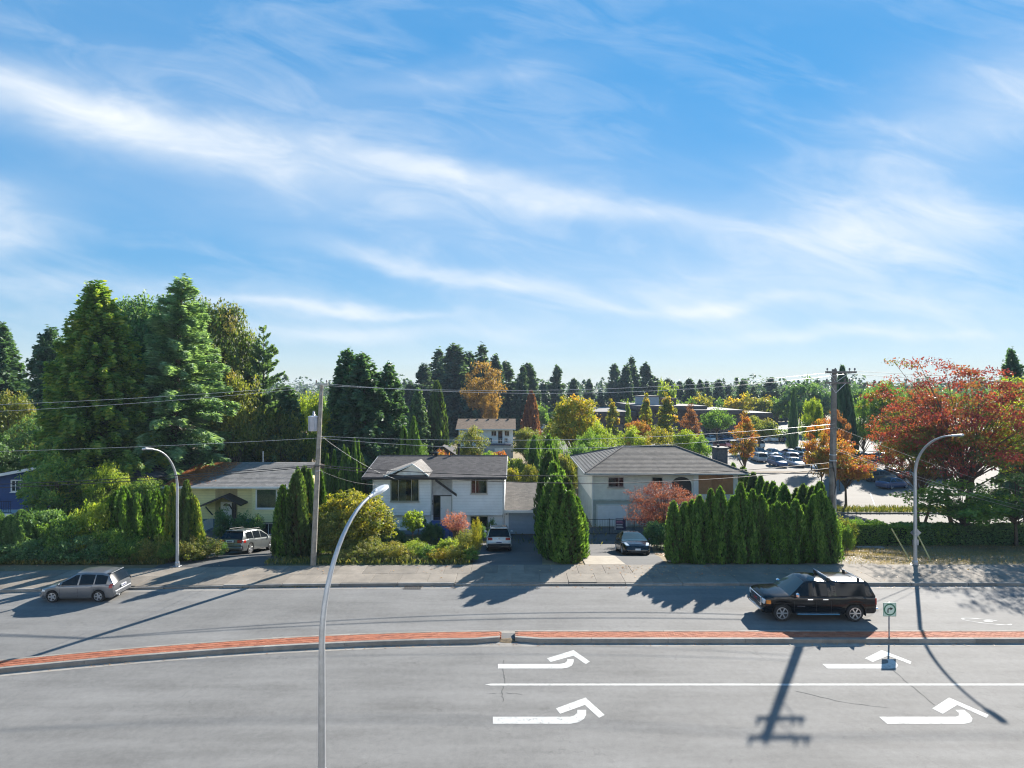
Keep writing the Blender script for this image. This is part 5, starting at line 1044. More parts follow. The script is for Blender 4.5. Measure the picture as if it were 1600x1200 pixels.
def lot_cars():
    prot = {}
    def proto(kind):
        if kind in prot: return prot[kind]
        root = empty('parked_car', (0, 0, -50))
        if kind == 'sedan': prof, cab, w, a, b = [(-2.2, .75, .75), (-2.1, .92, .84), (-1.4, .95, .88), (.8, .9, .9), (1.8, .75, .84), (2.2, .55, .65)], [(-1.75, .95, .66), (-1.05, 1.38, .58), (-.1, 1.44, .6), (.25, 1.38, .6), (1.1, .9, .74)], [(-1.5, -.6), (-.5, .85)], (.25, 1.1), (-1.75, -1.05)
        else: prof, cab, w, a, b = [(-2.2, .85, .8), (-2.1, 1.0, .86), (0, 1.02, .9), (1.1, .98, .9), (1.9, .85, .82), (2.2, .6, .66)], [(-2.15, 1.02, .76), (-1.8, 1.6, .66), (-.2, 1.66, .66), (.3, 1.58, .65), (1.15, .98, .76)], [(-1.8, -.9), (-.8, .9)], (.3, 1.15), (-2.15, -1.8)
        P = paintmat('paint_lot_'+kind, (.5, .5, .5))
        Car(root, prof, cab, w, a, b, (-1.35, 1.35, .33, .22, 5), P, zb=.24, low=True); prot[kind] = root; return root
    rr = random.Random(12); rows = []
    for i in range(9): rows.append((X_(1185, 103)+i*2.75, 103.0+rr.uniform(-.3, .3), 90, 'in the row before the round-topped tree, %s from left' % ORD[i]))
    for i in range(5): rows.append((X_(1103, 126)+i*2.8, 126+rr.uniform(-.3, .3), 90, 'in the far row beside the dark chimney, %s from left' % ORD[i]))
    for i in range(5): rows.append((X_(1186, 110)+i*2.9, 110+rr.uniform(-.4, .4), -90, 'in the second row behind the orange sapling, %s from left' % ORD[i]))
    for i in range(8): rows.append((X_(828, 190)+i*3.0, 190+rr.uniform(-1, 1), 90, 'in the distant lot beyond the tan-roofed house, %s from left' % ORD[i]))
    for i in range(7): rows.append((X_(832, 176)+i*3.1, 176+rr.uniform(-1, 1), -90, 'in the nearer row of the distant lot, %s from the left' % ORD[i]))
    for i in range(7): rows.append((X_(1112, 140)+i*2.9, 140+rr.uniform(-.4, .4), 90, 'in the farthest row before the brown building, %s from left' % ORD[i]))
    for i in range(5): rows.append((X_(1332, 84)+i*2.9, 84+rr.uniform(-.4, .4), 90, 'in the row behind the spreading orange maple, %s from left' % ORD[i]))
    for i in range(4): rows.append((X_(1218, 96)+i*2.9, 96.5+rr.uniform(-.3, .3), -90, 'in the front row of the car park, %s from left' % ORD[i]))
    rows.append((X_(1290, 92), 92, 178, 'alone by the kerbed island behind the orange tree')); rows.append((X_(1395, 74), 74, 20, 'in the shade behind the red maple')); rows.append((X_(1375, 80), 80, 15, 'half hidden left of the red maple'))
    for i, (x, y, a, where) in enumerate(rows):
        cn, cc, me = LOT_COL[(1, 0, 3, 1, 0, 2, 0, 4, 3, 1, 5, 0, 2, 0, 1, 0, 3, 0, 4)[i % 19]] if i < len(rows)-3 else LOT_COL[(0, 3, 2)[i-len(rows)+3]]
        k = 'suv' if rr.random() < .45 else 'sedan'; p = proto(k); r = copy_tree(p)
        r.location = (x, y, terr(y)+.055); r.rotation_euler = (0, 0, R(a+rr.uniform(-3, 3))); P = paintmat('paint_lot_'+cn, cc, me)
        for ch in r.children:
            if ch.name.split('.')[0] in ('body', 'cabin'): setmat(ch, P)
        tag(r, '%s parked %s %s' % (cn, 'SUV' if k == 'suv' else 'saloon', where), 'car', 'cars in the car parks')
    for p in prot.values():
        for ch in list(p.children):
            for g in list(ch.children): bpy.data.objects.remove(g)
            bpy.data.objects.remove(ch)
        bpy.data.objects.remove(p)
pickup(); hatchback(); suv('white'); suv('silver'); sedan(); lot_cars()
# ============================================================ STREET FURNITURE AND WIRES
M_pole = mat('weathered_pole', (.20, .18, .15), .9, col2=(.33, .30, .25), scale=3, bump=.5, bscale=25)
M_poled = mat('dark_pole', (.12, .105, .09), .9, col2=(.22, .20, .175), scale=3, bump=.5, bscale=25)
M_wire = mat('black_cable', (.012, .012, .013), .6, var=0); M_wirel = mat('bare_aluminium_wire', (.42, .43, .44), .4, .6, var=0)
M_lampg = mat('lamp_galvanised', (.40, .42, .44), .45, .55, var=.12, scale=5)
M_diff = mat('lamp_head_paint', (.55, .56, .56), .45, .2, var=.05)
def street_lamp(x, y, h, arm, d, label, r0=.10, led=False, zg=.14, bend=.62, reach0=0):
    root = empty('street_lamp', (x, y, zg), label, 'street lamp', 'davit street lamps'); d = Vector((d[0], d[1], 0)).normalized()
    b = MB(); b.box(-.19, .19, -.19, .19, 0, .03, .005); b.lathe([(r0*1.5, .03), (r0*1.45, .22), (r0*1.05, .30)], 'z', 12); base = b.build('base_flange', M_lampg, root, off=(0, 0, 0))
    for sx in (-.14, .14):
        for sy in (-.14, .14): q = MB(); q.lathe([(.02, .03), (.02, .09)], 'z', 6, (sx, sy, 0)); q.build('anchor_bolt', M_metal, base, off=(0, 0, 0))
    pts = [Vector((0, 0, .1)), Vector((0, 0, h*.35))]; rad = [r0, r0*.86]
    z0 = h*bend; n = 14
    for i in range(n+1):
        a = math.pi/2*i/n*.93; pts.append(d*(arm*(1-math.cos(a)))*.98+Vector((0, 0, z0+(h-z0)*math.sin(a)))); rad.append(r0*(.78-.38*i/n))
    q = MB(); q.tube(pts, rad, 12); q.build('pole', M_lampg, root, off=(0, 0, 0), smooth=40)
    tip = pts[-1]; dirv = (pts[-1]-pts[-2]).normalized(); Mx = Matrix.Translation(tip) @ Vector((1, 0, 0)).rotation_difference(dirv).to_matrix().to_4x4()
    q = MB()
    if led:
        out = [(-.08, .07), (.05, .10), (.18, .17), (.42, .20), (.66, .16), (.76, .08), (.78, 0)]
        up = [(x_, y_) for x_, y_ in out]+[(x_, -y_) for x_, y_ in out[-2::-1]]; n = len(up)
        vs = [(a, b_, -.045) for a, b_ in up]+[(a, b_, .02) for a, b_ in up]+[(.33+(a-.33)*.8, b_*.75, .06) for a, b_ in up]
        q.add([Mx @ Vector(v) for v in vs], [tuple(range(n-1, -1, -1)), tuple(range(2*n, 3*n))]+[(k*n+i, k*n+(i+1) % n, (k+1)*n+(i+1) % n, (k+1)*n+i) for k in (0, 1) for i in range(n)])
        hd = q.build('lamp_head', M_diff, root, off=(0, 0, 0), smooth=35)
        q = MB(); q.box(.28, .68, -.11, .11, -.06, -.048, .004, Mx); q.build('lens', M_glassd, hd, off=(0, 0, 0))
        q = MB(); q.box(.10, .22, -.05, .05, .055, .10, .01, Mx); q.build('photocell', M_metal, hd, off=(0, 0, 0)); q = MB(); q.tube([Mx @ Vector((-.22, 0, 0)), Mx @ Vector((.02, 0, 0))], .06, 10); q.build('clamp', M_metal, hd, off=(0, 0, 0))
    else:
        q.box(-.05, .62, -.13, .13, -.05, .05, .04, Mx); hd = q.build('lamp_head', M_diff, root, off=(0, 0, 0)); q = MB(); q.box(.14, .56, -.1, .1, -.085, -.052, .01, Mx); q.build('lens', M_glassd, hd, off=(0, 0, 0))
    return root
street_lamp(-5.0, 15.15, 7.1, 2.75, (.33, .94), 'tall grey davit street lamp nearest the viewer, standing alone in the foreground', .105, True, .13, .50)
street_lamp(X_(277, 33.2), 33.2, 7.0, 2.5, (-.06, -1), 'grey curved street lamp in front of the overgrown hedge on the left', .09, False, .1, .64)
street_lamp(X_(1430, 33.4), 33.4, 7.75, 2.9, (.10, -1), 'grey curved street lamp beside the lawn, with a diamond sign on it', .105, False, .1, .68)
def diamond_sign():
    x, y = X_(1430, 33.4), 33.4; root = empty('warning_sign', (x, y+.13, 1.6), 'grey back of a diamond sign with tab fixed to the lamp by the lawn', 'sign')
    q = MB(); s = .46; q.box(-s/2*1.0, s/2, 0, .006, -s/2, s/2, 0, Matrix.Rotation(math.pi/4, 4, 'Y')); q2 = MB(); q2.add([(a+.12, b, c+.35) for a, b, c in q.v], q.f); q2.build('sign_plate', M_metal, root, off=(0, 0, 0))
    q = MB(); q.box(-.08, .3, .0, .006, -.38, -.05); q.build('tab_plate', M_metal, root, off=(0, 0, 0)); q = MB(); q.box(-.12, .12, -.26, -.0, .30, .34); q.build('bracket', M_metal, root, off=(0, 0, 0))
diamond_sign()
def arrow_sign():
    x, y = X_(1390, 23.72), 23.72; root = empty('turn_sign', (x, y, .15), 'white square sign with green ring and black right-turn arrow on the median', 'sign')
    q = MB(); q.tube([(0, .03, 0), (0, .03, 1.42)], .03, 8); q.build('post', M_metal, root, off=(0, 0, 0))
    q = MB(); q.box(-.27, .27, -.012, .0, .86, 1.43, .004); pl = q.build('sign_plate', mat('sign_pale_green', (.48, .60, .52), .5, var=.06), root, off=(0, 0, 0))
    q = MB(); n = 40; c = 1.145
    def ring(r0, r1, yy): 
        vs = []
        for i in range(n): a = 6.2832*i/n; vs += [(r0*math.cos(a), yy, c+r0*math.sin(a)), (r1*math.cos(a), yy, c+r1*math.sin(a))]
        return vs
    q.add(ring(.195, .245, -.016), [(2*i, 2*i+1, (2*i+3) % (2*n), (2*i+2) % (2*n)) for i in range(n)]); q.build('green_ring', mat('sign_green', (.01, .12, .06), .5, var=0), pl, off=(0, 0, 0))
    q = MB(); y_ = -.018; arc = [(-.10+.0, -.13), (-.10, -.0), (-.085, .04), (-.05, .06), (.02, .06)]; arc2 = [(-.055, -.13), (-.055, -.005), (-.05, .01), (-.035, .018), (.02, .018)]
    q.add([(a, y_, c+b) for a, b in arc]+[(a, y_, c+b) for a, b in arc2], [(i, i+1, 6+i, 5+i) for i in range(4)]); q.add([(.02, y_, c+.105), (.135, y_, c+.039), (.02, y_, c-.03)], [(0, 1, 2)])
    q.build('arrow', mat('sign_black', (.01, .012, .012), .5, var=0), pl, off=(0, 0, 0))
    q = MB(); q.add([(-.26, -.0145, .865), (.26, -.0145, .865), (.26, -.0145, 1.425), (-.26, -.0145, 1.425), (-.245, -.0145, .88), (.245, -.0145, .88), (.245, -.0145, 1.41), (-.245, -.0145, 1.41)], [(0, 1, 5, 4), (1, 2, 6, 5), (2, 3, 7, 6), (3, 0, 4, 7)]); q.build('border', MATS['sign_green'], pl, off=(0, 0, 0))
arrow_sign()
def utility_pole(x, y, top, lean, m, label, arms, xf=False, r=.16):
    g = terr(y); root = empty('utility_pole', (x, y, g), label, 'utility pole', 'wooden utility poles'); H = top-g
    q = MB(); q.tube([(0, 0, -.3), (lean*.5, 0, H*.5), (lean, 0, H)], [r*1.15, r, r*.72], 12); q.build('pole', m, root, off=(0, 0, 0), smooth=40)
    for (dz, a, b, cm) in arms:
        z = H-dz; q = MB(); q.box(lean+a, lean+b, -.20, -.09, z-.06, z+.06, .01); ar = q.build('crossarm', cm, root, off=(0, 0, 0))
        q = MB(); q.tube([(lean+(a if abs(a) > .6 else b)*.62, -.21, z-.05), (lean, -.15, z-.62)], .018, 5)
        if abs(a) > .6: q.tube([(lean+b*.62, -.21, z-.05), (lean, -.15, z-.62)], .018, 5)
        q.build('brace', M_metal, ar, off=(0, 0, 0))
        for t in ((.06, .32, .78, .95) if b-a > 1.2 else (.1, .9)):
            xx = lean+a+(b-a)*t; q = MB(); q.lathe([(.02, z+.06), (.02, z+.12), (.06, z+.13), (.04, z+.18), (.055, z+.2), (.03, z+.25)], 'z', 8, (xx, -.145, 0)); q.build('insulator', mat('porcelain', (.20, .16, .14), .25, var=.1), ar, off=(0, 0, 0))
    for z in (H*.55, H*.52): q = MB(); q.lathe([(r*1.06, z), (r*1.1, z+.02), (r*1.06, z+.05)], 'z', 12, (lean*z/H, 0, 0)); q.build('band', M_metal, root, off=(0, 0, 0))
    if xf:
        zc = Z_(662, y)-g; q = MB(); cx = lean*.8-.38
        q.lathe([(.0, zc-.42), (.25, zc-.42), (.27, zc-.38), (.27, zc+.36), (.29, zc+.38), (.29, zc+.42), (.12, zc+.47), (0, zc+.48)], 'z', 20, (cx, -.02, 0)); t = q.build('transformer', mat('transformer_grey', (.45, .46, .50), .5, .2, var=.08), root, off=(0, 0, 0), smooth=40)
        q = MB(); q.lathe([(.05, zc+.46), (.09, zc+.5), (.05, zc+.56), (.08, zc+.6), (.05, zc+.66), (.06, zc+.72), (.0, zc+.74)], 'z', 10, (cx+.03, -.02, 0)); q.build('bushing', mat('bushing', (.42, .43, .46), .3), t, off=(0, 0, 0))
        for a in (-.15, -.05, .05, .15): q = MB(); q.box(cx+a-.008, cx+a+.008, -.31, -.27, zc-.36, zc+.34); q.build('cooling_fin', MATS['transformer_grey'], t, off=(0, 0, 0))
        q = MB(); q.tube([(.05+r, -.05, 1.5), (.05+r+lean*.4, -.05, H*.7)], .02, 5); q.build('ground_wire', M_wirel, root, off=(0, 0, 0))
    else:
        q = MB(); q.tube([(r*1.0, -.12, .1), (r*.97, -.12, 4.5)], .05, 8); q.build('conduit', M_lampg, root, off=(0, 0, 0)); q = MB(); q.tube([(r*.3, -.2, 4.0), (r*.9, -.2, 4.6), (r*.1, -.22, 5.6), (-r*.3, -.2, 6.0)], .03, 6); q.build('riser_cable', M_wire, root, off=(0, 0, 0))
    return root
LPX, LPY, RPX, RPY = X_(489, 33.35), 33.35, X_(1299, 35.0), 35.0
utility_pole(LPX, LPY, Z_(600, 33.35), .5, M_pole, 'weathered wooden utility pole with grey transformer left of the round shrub', [(.02, -.32, .42, mat('pale_crossarm', (.36, .36, .32), .8))], True, .145)
utility_pole(RPX, RPY, Z_(577, 35.0), .18, M_poled, 'dark wooden utility pole with two crossarms behind the clipped cedar hedge', [(.18, -.62, 1.25, M_poled), (.82, -.62, .9, M_poled)], False, .19)
def wire(pts, r, m, label, sag=0, n=28):
    a, b = Vector(pts[0]), Vector(pts[1]); P = [a.lerp(b, i/n)-Vector((0, 0, sag*4*(i/n)*(1-i/n))) for i in range(n+1)]
    c = P[0].copy(); q = MB(); q.tube(P, r, 5); q.build('overhead_wire', m, off=tuple(c), label=label, cat='wire', group='overhead wires').location = c
lz = lambda py: Z_(py, LPY); rz_ = lambda py: Z_(py, RPY)
LE = (-46, 31.5)
wire([(LPX+.3, LPY-.2, lz(726)), (RPX, RPY-.2, rz_(722))], .022, M_wire, 'upper thick black cable crossing the white house roof between the poles', .72)
wire([(LPX+.3, LPY-.24, lz(728)), (RPX, RPY-.24, rz_(730))], .022, M_wire, 'lower thick black cable sagging between the poles before the houses', .95)
wire([(LE[0], LE[1], Z_(762, 31.5)), (LPX+.3, LPY-.2, lz(726))], .021, M_wire, 'upper black cable sagging past the yellow house to the transformer pole', .45)
wire([(LE[0], LE[1], Z_(768, 31.5)), (LPX+.3, LPY-.24, lz(728))], .021, M_wire, 'lower black cable sagging past the yellow house to the transformer pole', .5)
wire([(LPX+.45, LPY-.15, lz(602)), (RPX-.4, RPY-.15, rz_(583))], .0095, M_wirel, 'topmost bare wire between the two utility poles', .62)
wire([(LPX+.9, LPY-.15, lz(600)), (RPX+1.2, RPY-.15, rz_(583))], .0095, M_wirel, 'second bare wire just under the topmost between the utility poles', .85)
wire([(LPX+.4, LPY-.2, lz(681)), (RPX+.1, RPY-.2, rz_(662))], .0095, M_wirel, 'bare mid-height wire from the transformer pole to the right-hand pole', .55)
wire([(LPX+.4, LPY-.2, lz(684)), (RPX+.1, RPY-.2, rz_(668))], .0095, M_wirel, 'lowest bare mid-height wire between the two poles', .9)
wire([(-52, 30.5, Z_(636, 30.5)), (LPX+.2, LPY-.15, lz(602))], .0095, M_wirel, 'upper bare wire across the big conifers on the left', .6)
wire([(-52, 30.7, Z_(648, 30.7)), (LPX+.5, LPY-.15, lz(604))], .0095, M_wirel, 'lower bare wire across the big conifers on the left', .75)
wire([(-50, 31.0, Z_(710, 31)), (LPX+.3, LPY-.2, lz(684))], .0095, M_wirel, 'bare wire meeting the lamp arm on the left', .35)
wire([(LPX+.4, LPY, lz(680)), (-9.2, 48.0, 2.6)], .0095, M_wirel, 'service wire from the transformer pole down to the white house roof', .35)
wire([(LPX+.4, LPY, lz(735)), (-10.8, 47.6, 2.4)], .010, M_wire, 'thin black telephone line from the transformer pole to the white house', .3)
wire([(RPX+.2, RPY, rz_(667)), (44, 47, 1.2)], .0095, M_wirel, 'bare wire slanting down right across the red maple, upper one', .3)
wire([(RPX+.2, RPY, rz_(700)), (42, 44, .6)], .0095, M_wirel, 'bare wire slanting down right behind the curved lamp, middle one', .3)
wire([(RPX+.2, RPY, rz_(703)), (42, 43.5, .3)], .0095, M_wirel, 'bare wire slanting down right behind the curved lamp, lowest one', .32)
wire([(RPX-.3, RPY-.15, rz_(582)), (54, 32.5, 11.3)], .010, M_wire, 'dark line leaving the right-hand pole top to the right, lower', .7)
wire([(RPX+1.2, RPY-.15, rz_(580)), (54, 32.8, 11.5)], .010, M_wire, 'dark line leaving the right-hand crossarm end to the right, upper', .55)
wire([(RPX+.1, RPY-.1, rz_(640)), (X_(1312, 34), 34.6, .0)], .0095, M_wirel, 'steep stay wire beside the right-hand pole', 0)
for i, (p0, p1, q0, q1, lb) in enumerate(((1393, 826, 1423, 862, 'left'), (1433, 834, 1455, 860, 'right'))):
    d0, d1 = 36.2, 34.6; a = Vector((X_(p0, d0), d0, Z_(p1, d0))); b = Vector((X_(q0, d1), d1, terr(d1)-.02)); q = MB(); q.tube([a-b, Vector((0, 0, 0))], .04, 8)
    o = q.build('guy_guard', mat('guard_yellow', (.52, .42, .16), .6, var=.1), off=(0, 0, 0), label='yellowish slanting stay guard %s of the lamp by the lawn' % lb, cat='stay guard', group='stay guards'); o.location = b
# bins, fence, notice, litter
def bins():
    for i, x in enumerate((2.15, 2.85)):
        root = empty('wheeled_bin', (x, 47.7, terr(47.7)+.02), 'dark wheeled bin by the garage door, %s one' % ('left' if i == 0 else 'right'), 'bin', 'wheeled bins'); m = mat('bin_%d' % i, ((.03, .035, .05), (.05, .02, .03))[i], .5)
        q = MB(); q.add([(-.24, -.28, .08), (.24, -.28, .08), (.24, .24, .08), (-.24, .24, .08), (-.30, -.36, 1.0), (.30, -.36, 1.0), (.30, .34, 1.0), (-.30, .34, 1.0)], [(0, 3, 2, 1), (4, 5, 6, 7), (0, 1, 5, 4), (1, 2, 6, 5), (2, 3, 7, 6), (3, 0, 4, 7)]); q.build('body', m, root, off=(0, 0, 0))
        q = MB(); q.box(-.32, .32, -.40, .36, 1.004, 1.07, .025); q.build('lid', m, root, off=(0, 0, 0)); q = MB(); q.tube([(-.25, .42, 1.0), (.25, .42, 1.0)], .02, 6); q.build('handle', m, root, off=(0, 0, 0))
        for s in (-.27, .27): q = MB(); q.lathe([(.10, -.03), (.10, .03)], 'x', 14, (s, .24, .10)); q.build('wheel', M_rubber, root, off=(0, 0, 0))
bins()
def gate():
    y = 48.6; g = terr(y)+.02; root = empty('metal_fence', (8.6, y, g), 'thin dark metal railing across the driveway before the white garage door', 'fence')
    x = 6.1
    while x < 12.6:
        q = MB(); q.box(x-.03, x+.03, y-.03, y+.03, g, g+1.35); q.build('post', M_black, root, off=tuple(root.location)); x += 2.1
    railing(root, 6.1, 10.2, y, g, 1.3, M_black, .14, 'x', .009); railing(root, 10.35, 12.5, y, g, 1.3, M_black, .14, 'x', .009)
    r2 = empty('notice_board', (9.15, y-.05, g+.42), 'dark blue notice panel with pale lettering hung on the metal railing', 'sign')
    q = MB(); q.box(-.42, .42, -.02, 0, 0, .95); pl = q.build('panel', mat('notice_navy', (.02, .02, .085), .6, var=.1), r2, off=(0, 0, 0)); rr = random.Random(4)
    for i in range(6):
        z = .82-i*.135; w = rr.uniform(.25, .36); q = MB(); q.box(-.36, -.36+2*w, -.026, -.021, z, z+.055); q.build('text_line', M_plate if i not in (1, 2) else mat('notice_pink', (.6, .25, .4), .6), pl, off=(0, 0, 0))
    q = MB(); q.box(-.50, -.43, -.02, 0, 0, .95); q.build('edge_strip', M_plate, r2, off=(0, 0, 0))
gate()
def roadside_bits():
    x, y = gnd(1054, 879, .1); root = empty('plastic_crate', (x, y+.35, .1), 'small white crate and rubble at the left foot of the clipped hedge', 'crate')
    q = MB(); q.box(-.16, .16, -.12, .12, 0, .04, .01); q.box(-.16, -.145, -.12, .12, .04, .34); q.box(.145, .16, -.12, .12, .04, .34); q.box(-.145, .145, -.12, -.105, .04, .34); q.box(-.145, .145, .105, .12, .04, .34); q.build('crate_body', mat('white_plastic', (.66, .67, .68), .5), root, off=(0, 0, 0))
    rr = random.Random(2)
    for i in range(3): 
        q = MB(); a = rr.uniform(.06, .11); q.lathe([(a*.5, 0), (a, a*.3), (a*.8, a*.8), (a*.2, a)], 'z', 7, (.3+i*.22-.55, -.25+rr.uniform(-.05, .05), 0)); q.build('rubble_stone', M_kerb, root, off=(0, 0, 0))
    for k, (px, py, w) in enumerate(((1350, 846, 1.1), (1372, 847, .8))):
        x, y = gnd(px, py, -.9)
        q = MB(); q.box(-w/2, w/2, -.15, .15, 0, .16, .02); o = q.build('kerb_block', M_kerb, off=(0, 0, 0), label='short concrete block lying at the hedge foot, %s one' % ('left' if k == 0 else 'right'), cat='concrete block', group='concrete blocks'); o.location = (x, y, terr(y)-.02)
roadside_bits()
# ============================================================ PLANTING
T = plant_px
# --- clipped column cedars in front of the hip-roofed house (front row, then the row running back)
tops = [785, 786, 783, 776, 765, 779, 763, 776, 756, 767, 779, 775, 790, 785, 787, 782, 790, 774, 768, 780]
pxs = [1055, 1070, 1081, 1094, 1109, 1118, 1128, 1142, 1159, 1176, 1184, 1193, 1208, 1216, 1226, 1243, 1257, 1271, 1283, 1296]
for i, (p, t) in enumerate(zip(pxs, tops)):
    d = 34.2+PR.uniform(-.12, .22); T('thuja%d' % (i % 4), p, d, t, PR.uniform(12.5, 15)*(1.12 if i in (0, 8, 19) else 1), 'thuja', 'column_cedar', 'clipped column cedar, %s from the left in the dark front hedge row' % ORD[i], 'hedge tree', 'column cedars of the front hedge')
for i in range(26):
    d = 35.2+i*1.02; x = 18.5+.175*(d-35)+PR.uniform(-.3, .3)
    h = PR.uniform(4.0, 5.0)+(.5 if i % 5 == 0 else 0); plant('thuja%d' % (i % 4), x, d, h, PR.uniform(.55, .72), 'thuja', 'column_cedar', 'column cedar, %s back from the street in the side hedge by the car park' % ORD[i], 'hedge tree', 'column cedars of the side hedge')
for i in range(10):
    d = 40+i*1.3; plant('thuja%d' % ((i+1) % 4), 18.4+PR.uniform(-.4, .4)+.17*i*1.3, d, PR.uniform(3.0, 3.8), PR.uniform(.6, .8), 'thuja', 'column_cedar', 'small cedar, %s back in the inner side row beside the hip-roofed house' % ORD[i], 'hedge tree', 'column cedars of the inner side row')
# --- cedars between the two driveways, running back from the sidewalk
sp = [(886, 34.5, 768, 22), (872, 35.2, 752, 21), (901, 35.6, 778, 15), (866, 36.6, 742, 21), (886, 37.4, 748, 19), (862, 38.8, 724, 20), (878, 40, 734, 17), (860, 41.8, 708, 19), (868, 43.6, 706, 17), (856, 46, 700, 15), (858, 49, 684, 15)]
for i, (p, d, t, w) in enumerate(sp): T('thuja%d' % (i % 4) if w < 23 else 'thuja_fat', p, d, t, w, 'thuja', 'column_cedar', 'bright column cedar between the two driveways, %s back from the sidewalk' % ORD[i], 'hedge tree', 'cedars between the driveways')
# --- cedars right of the yellow house drive
sp = [(440, 36.4, 760, 15), (455, 37.4, 742, 14), (466, 36.2, 738, 16), (476, 38.5, 732, 13), (487, 38, 735, 13), (497, 39.5, 735, 12), (470, 40.5, 733, 13)]
for i, (p, d, t, w) in enumerate(sp): T('thuja%d' % (i % 4), p, d, t, w, 'thuja', 'column_cedar', 'column cedar %s from the left beside the weathered transformer pole' % ORD[i], 'hedge tree', 'cedars by the transformer pole')
sp = [(510, 50, 712, 7), (521, 50.4, 706, 7), (535, 51, 700, 7), (545, 51.3, 704, 6), (553, 51.6, 688, 7), (559, 52, 692, 6), (566, 52.4, 712, 7)]
for i, (p, d, t, w) in enumerate(sp): T('thuja%d' % (i % 4), p, d, t, w, 'thuja', 'column_cedar', 'slim bright cedar %s from the left between the yellow and white houses' % ORD[i], 'hedge tree', 'slim cedars between the houses')
# --- left roadside hedge
sp = [(180, 36.0, 770, 16), (197, 35.2, 763, 14), (215, 35.6, 772, 14), (228, 36.2, 768, 13), (242, 35.2, 768, 14), (258, 35.8, 762, 13), (272, 34.9, 757, 12), (293, 35.0, 753, 13), (307, 35.0, 778, 11), (286, 34.6, 790, 10)]
for i, (p, d, t, w) in enumerate(sp): T('thuja%d' % ((i+2) % 4), p, d, t, w, 'thuja' if i not in (6, 8) else 'thuja_y', 'column_cedar', 'shaggy column cedar %s from the left in the overgrown roadside hedge' % ORD[i], 'hedge tree', 'cedars of the roadside hedge')
sp = [(-8, 35, 795, 22), (14, 34.8, 806, 20), (33, 34.9, 798, 20), (52, 35.2, 812, 20), (-30, 35, 790, 22)]
for i, (p, d, t, w) in enumerate(sorted(sp)): T('thuja_fat', p, d, t, w, 'dark', 'hedge_bush', 'dark shaggy hedge bush below the blue house, %s from the left' % ORD[i], 'bush', 'dark bushes below the blue house')
sp = [(70, 36.2, 790, 34, 'dark', 'dark leafy bush under the cedar, left end of the roadside hedge'), (105, 35.2, 800, 36, 'green', 'pale-tipped green bush in the roadside hedge right of the blue house'), (150, 35.8, 778, 36, 'lime', 'yellow-green maple bush in the middle of the roadside hedge'), (128, 34.6, 832, 34, 'dark', 'low dark bush at the sidewalk behind the hatchback roof'), (60, 34.5, 838, 34, 'dark', 'low dark bush at the sidewalk left of the hatchback'), (185, 34.7, 820, 30, 'green', 'low green bush at the sidewalk right of the hatchback'), (165, 34.4, 846, 28, 'dark', 'low dense bush at the sidewalk above the hatchback tail'), (15, 34.3, 846, 34, 'dark', 'low dark bush at the far left sidewalk edge'), (92, 34.3, 850, 28, 'dark', 'lowest dark bush at the sidewalk above the hatchback bonnet')]
for p, d, t, w, m, l in sp: T('shrub_c', p, d, t, w, m, 'hedge_bush', l, 'bush', 'bushes of the roadside hedge')
sp = [(212, 34.3, 838, 24), (240, 34.2, 836, 24), (262, 34.1, 846, 18), (296, 34.4, 838, 22), (322, 35.2, 840, 24), (338, 36.4, 846, 16), (225, 34.0, 856, 18)]
for i, (p, d, t, w) in enumerate(sorted(sp)): T('shrub_b', p, d, t, w, 'olive' if i % 3 else 'green', 'scrub_bush', 'olive scrub bush %s from the left around the foot of the left lamp' % ORD[i], 'bush', 'olive scrub by the left lamp')
# --- big trees on the left
T('cedar_big', 162, 49, 448, 108, 'cedar', 'red_cedar', 'huge dark shaggy cedar with yellowing tips beside the blue house', 'tree')
T('deodar', 266, 52.5, 430, 124, 'deodar', 'hemlock_tree', 'huge blue-green conifer with drooping layered boughs beside the yellow house', 'tree')
T('cedar_big', 118, 55, 515, 66, 'cedar', 'red_cedar', 'shorter shaggy cedar leaning out left of the huge dark cedar', 'tree')
T('dec_big', 230, 60, 436, 78, 'dark', 'broadleaf_tree', 'dark broadleaf tree peeping out above and between the two huge conifers', 'tree')
T('dec_big', 340, 62, 448, 64, 'greenbrown', 'broadleaf_tree', 'brownish-green tall broadleaf tree right of the huge layered conifer', 'tree')
T('dec_mid', 372, 57.5, 556, 42, 'olive', 'broadleaf_tree', 'yellow-green broadleaf tree below the brownish tall tree', 'tree')
T('spruce_a', 388, 61, 580, 48, 'spruce_l', 'spruce_tree', 'dense green spruce behind the yellow house roof', 'tree')
T('atlas', 414, 61, 510, 52, 'spruce_l', 'atlas_cedar', 'open-branched conifer standing up behind the yellow house', 'tree')
T('spruce_b', 345, 62, 600, 34, 'spruce_l', 'spruce_tree', 'dark spruce close right of the huge layered conifer', 'tree')
T('dec_mid', 440, 60.5, 622, 36, 'olive', 'broadleaf_tree', 'yellowing broadleaf tree behind the yellow house, left of the transformer', 'tree')
T('dec_mid2', 478, 64, 606, 36, 'lime', 'broadleaf_tree', 'yellow-green broadleaf tree behind the transformer pole top', 'tree')
T('dec_mid', 505, 74, 640, 34, 'olive', 'broadleaf_tree', 'low yellow-olive tree right of the transformer', 'tree')
T('spruce_b', 446, 62, 606, 40, 'spruce', 'spruce_tree', 'low dark conifer behind the right end of the yellow roof', 'tree')
T('spruce_a', 8, 78, 508, 52, 'spruce', 'spruce_tree', 'dark spruce at the far left edge of the view', 'tree')
T('spruce_b', 82, 76, 516, 48, 'spruce', 'spruce_tree', 'dark blue spruce left of the huge shaggy cedar', 'tree')
T('dec_mid', 14, 62, 592, 46, 'olive', 'broadleaf_tree', 'pale yellow-green tree below the left-edge spruce', 'tree')
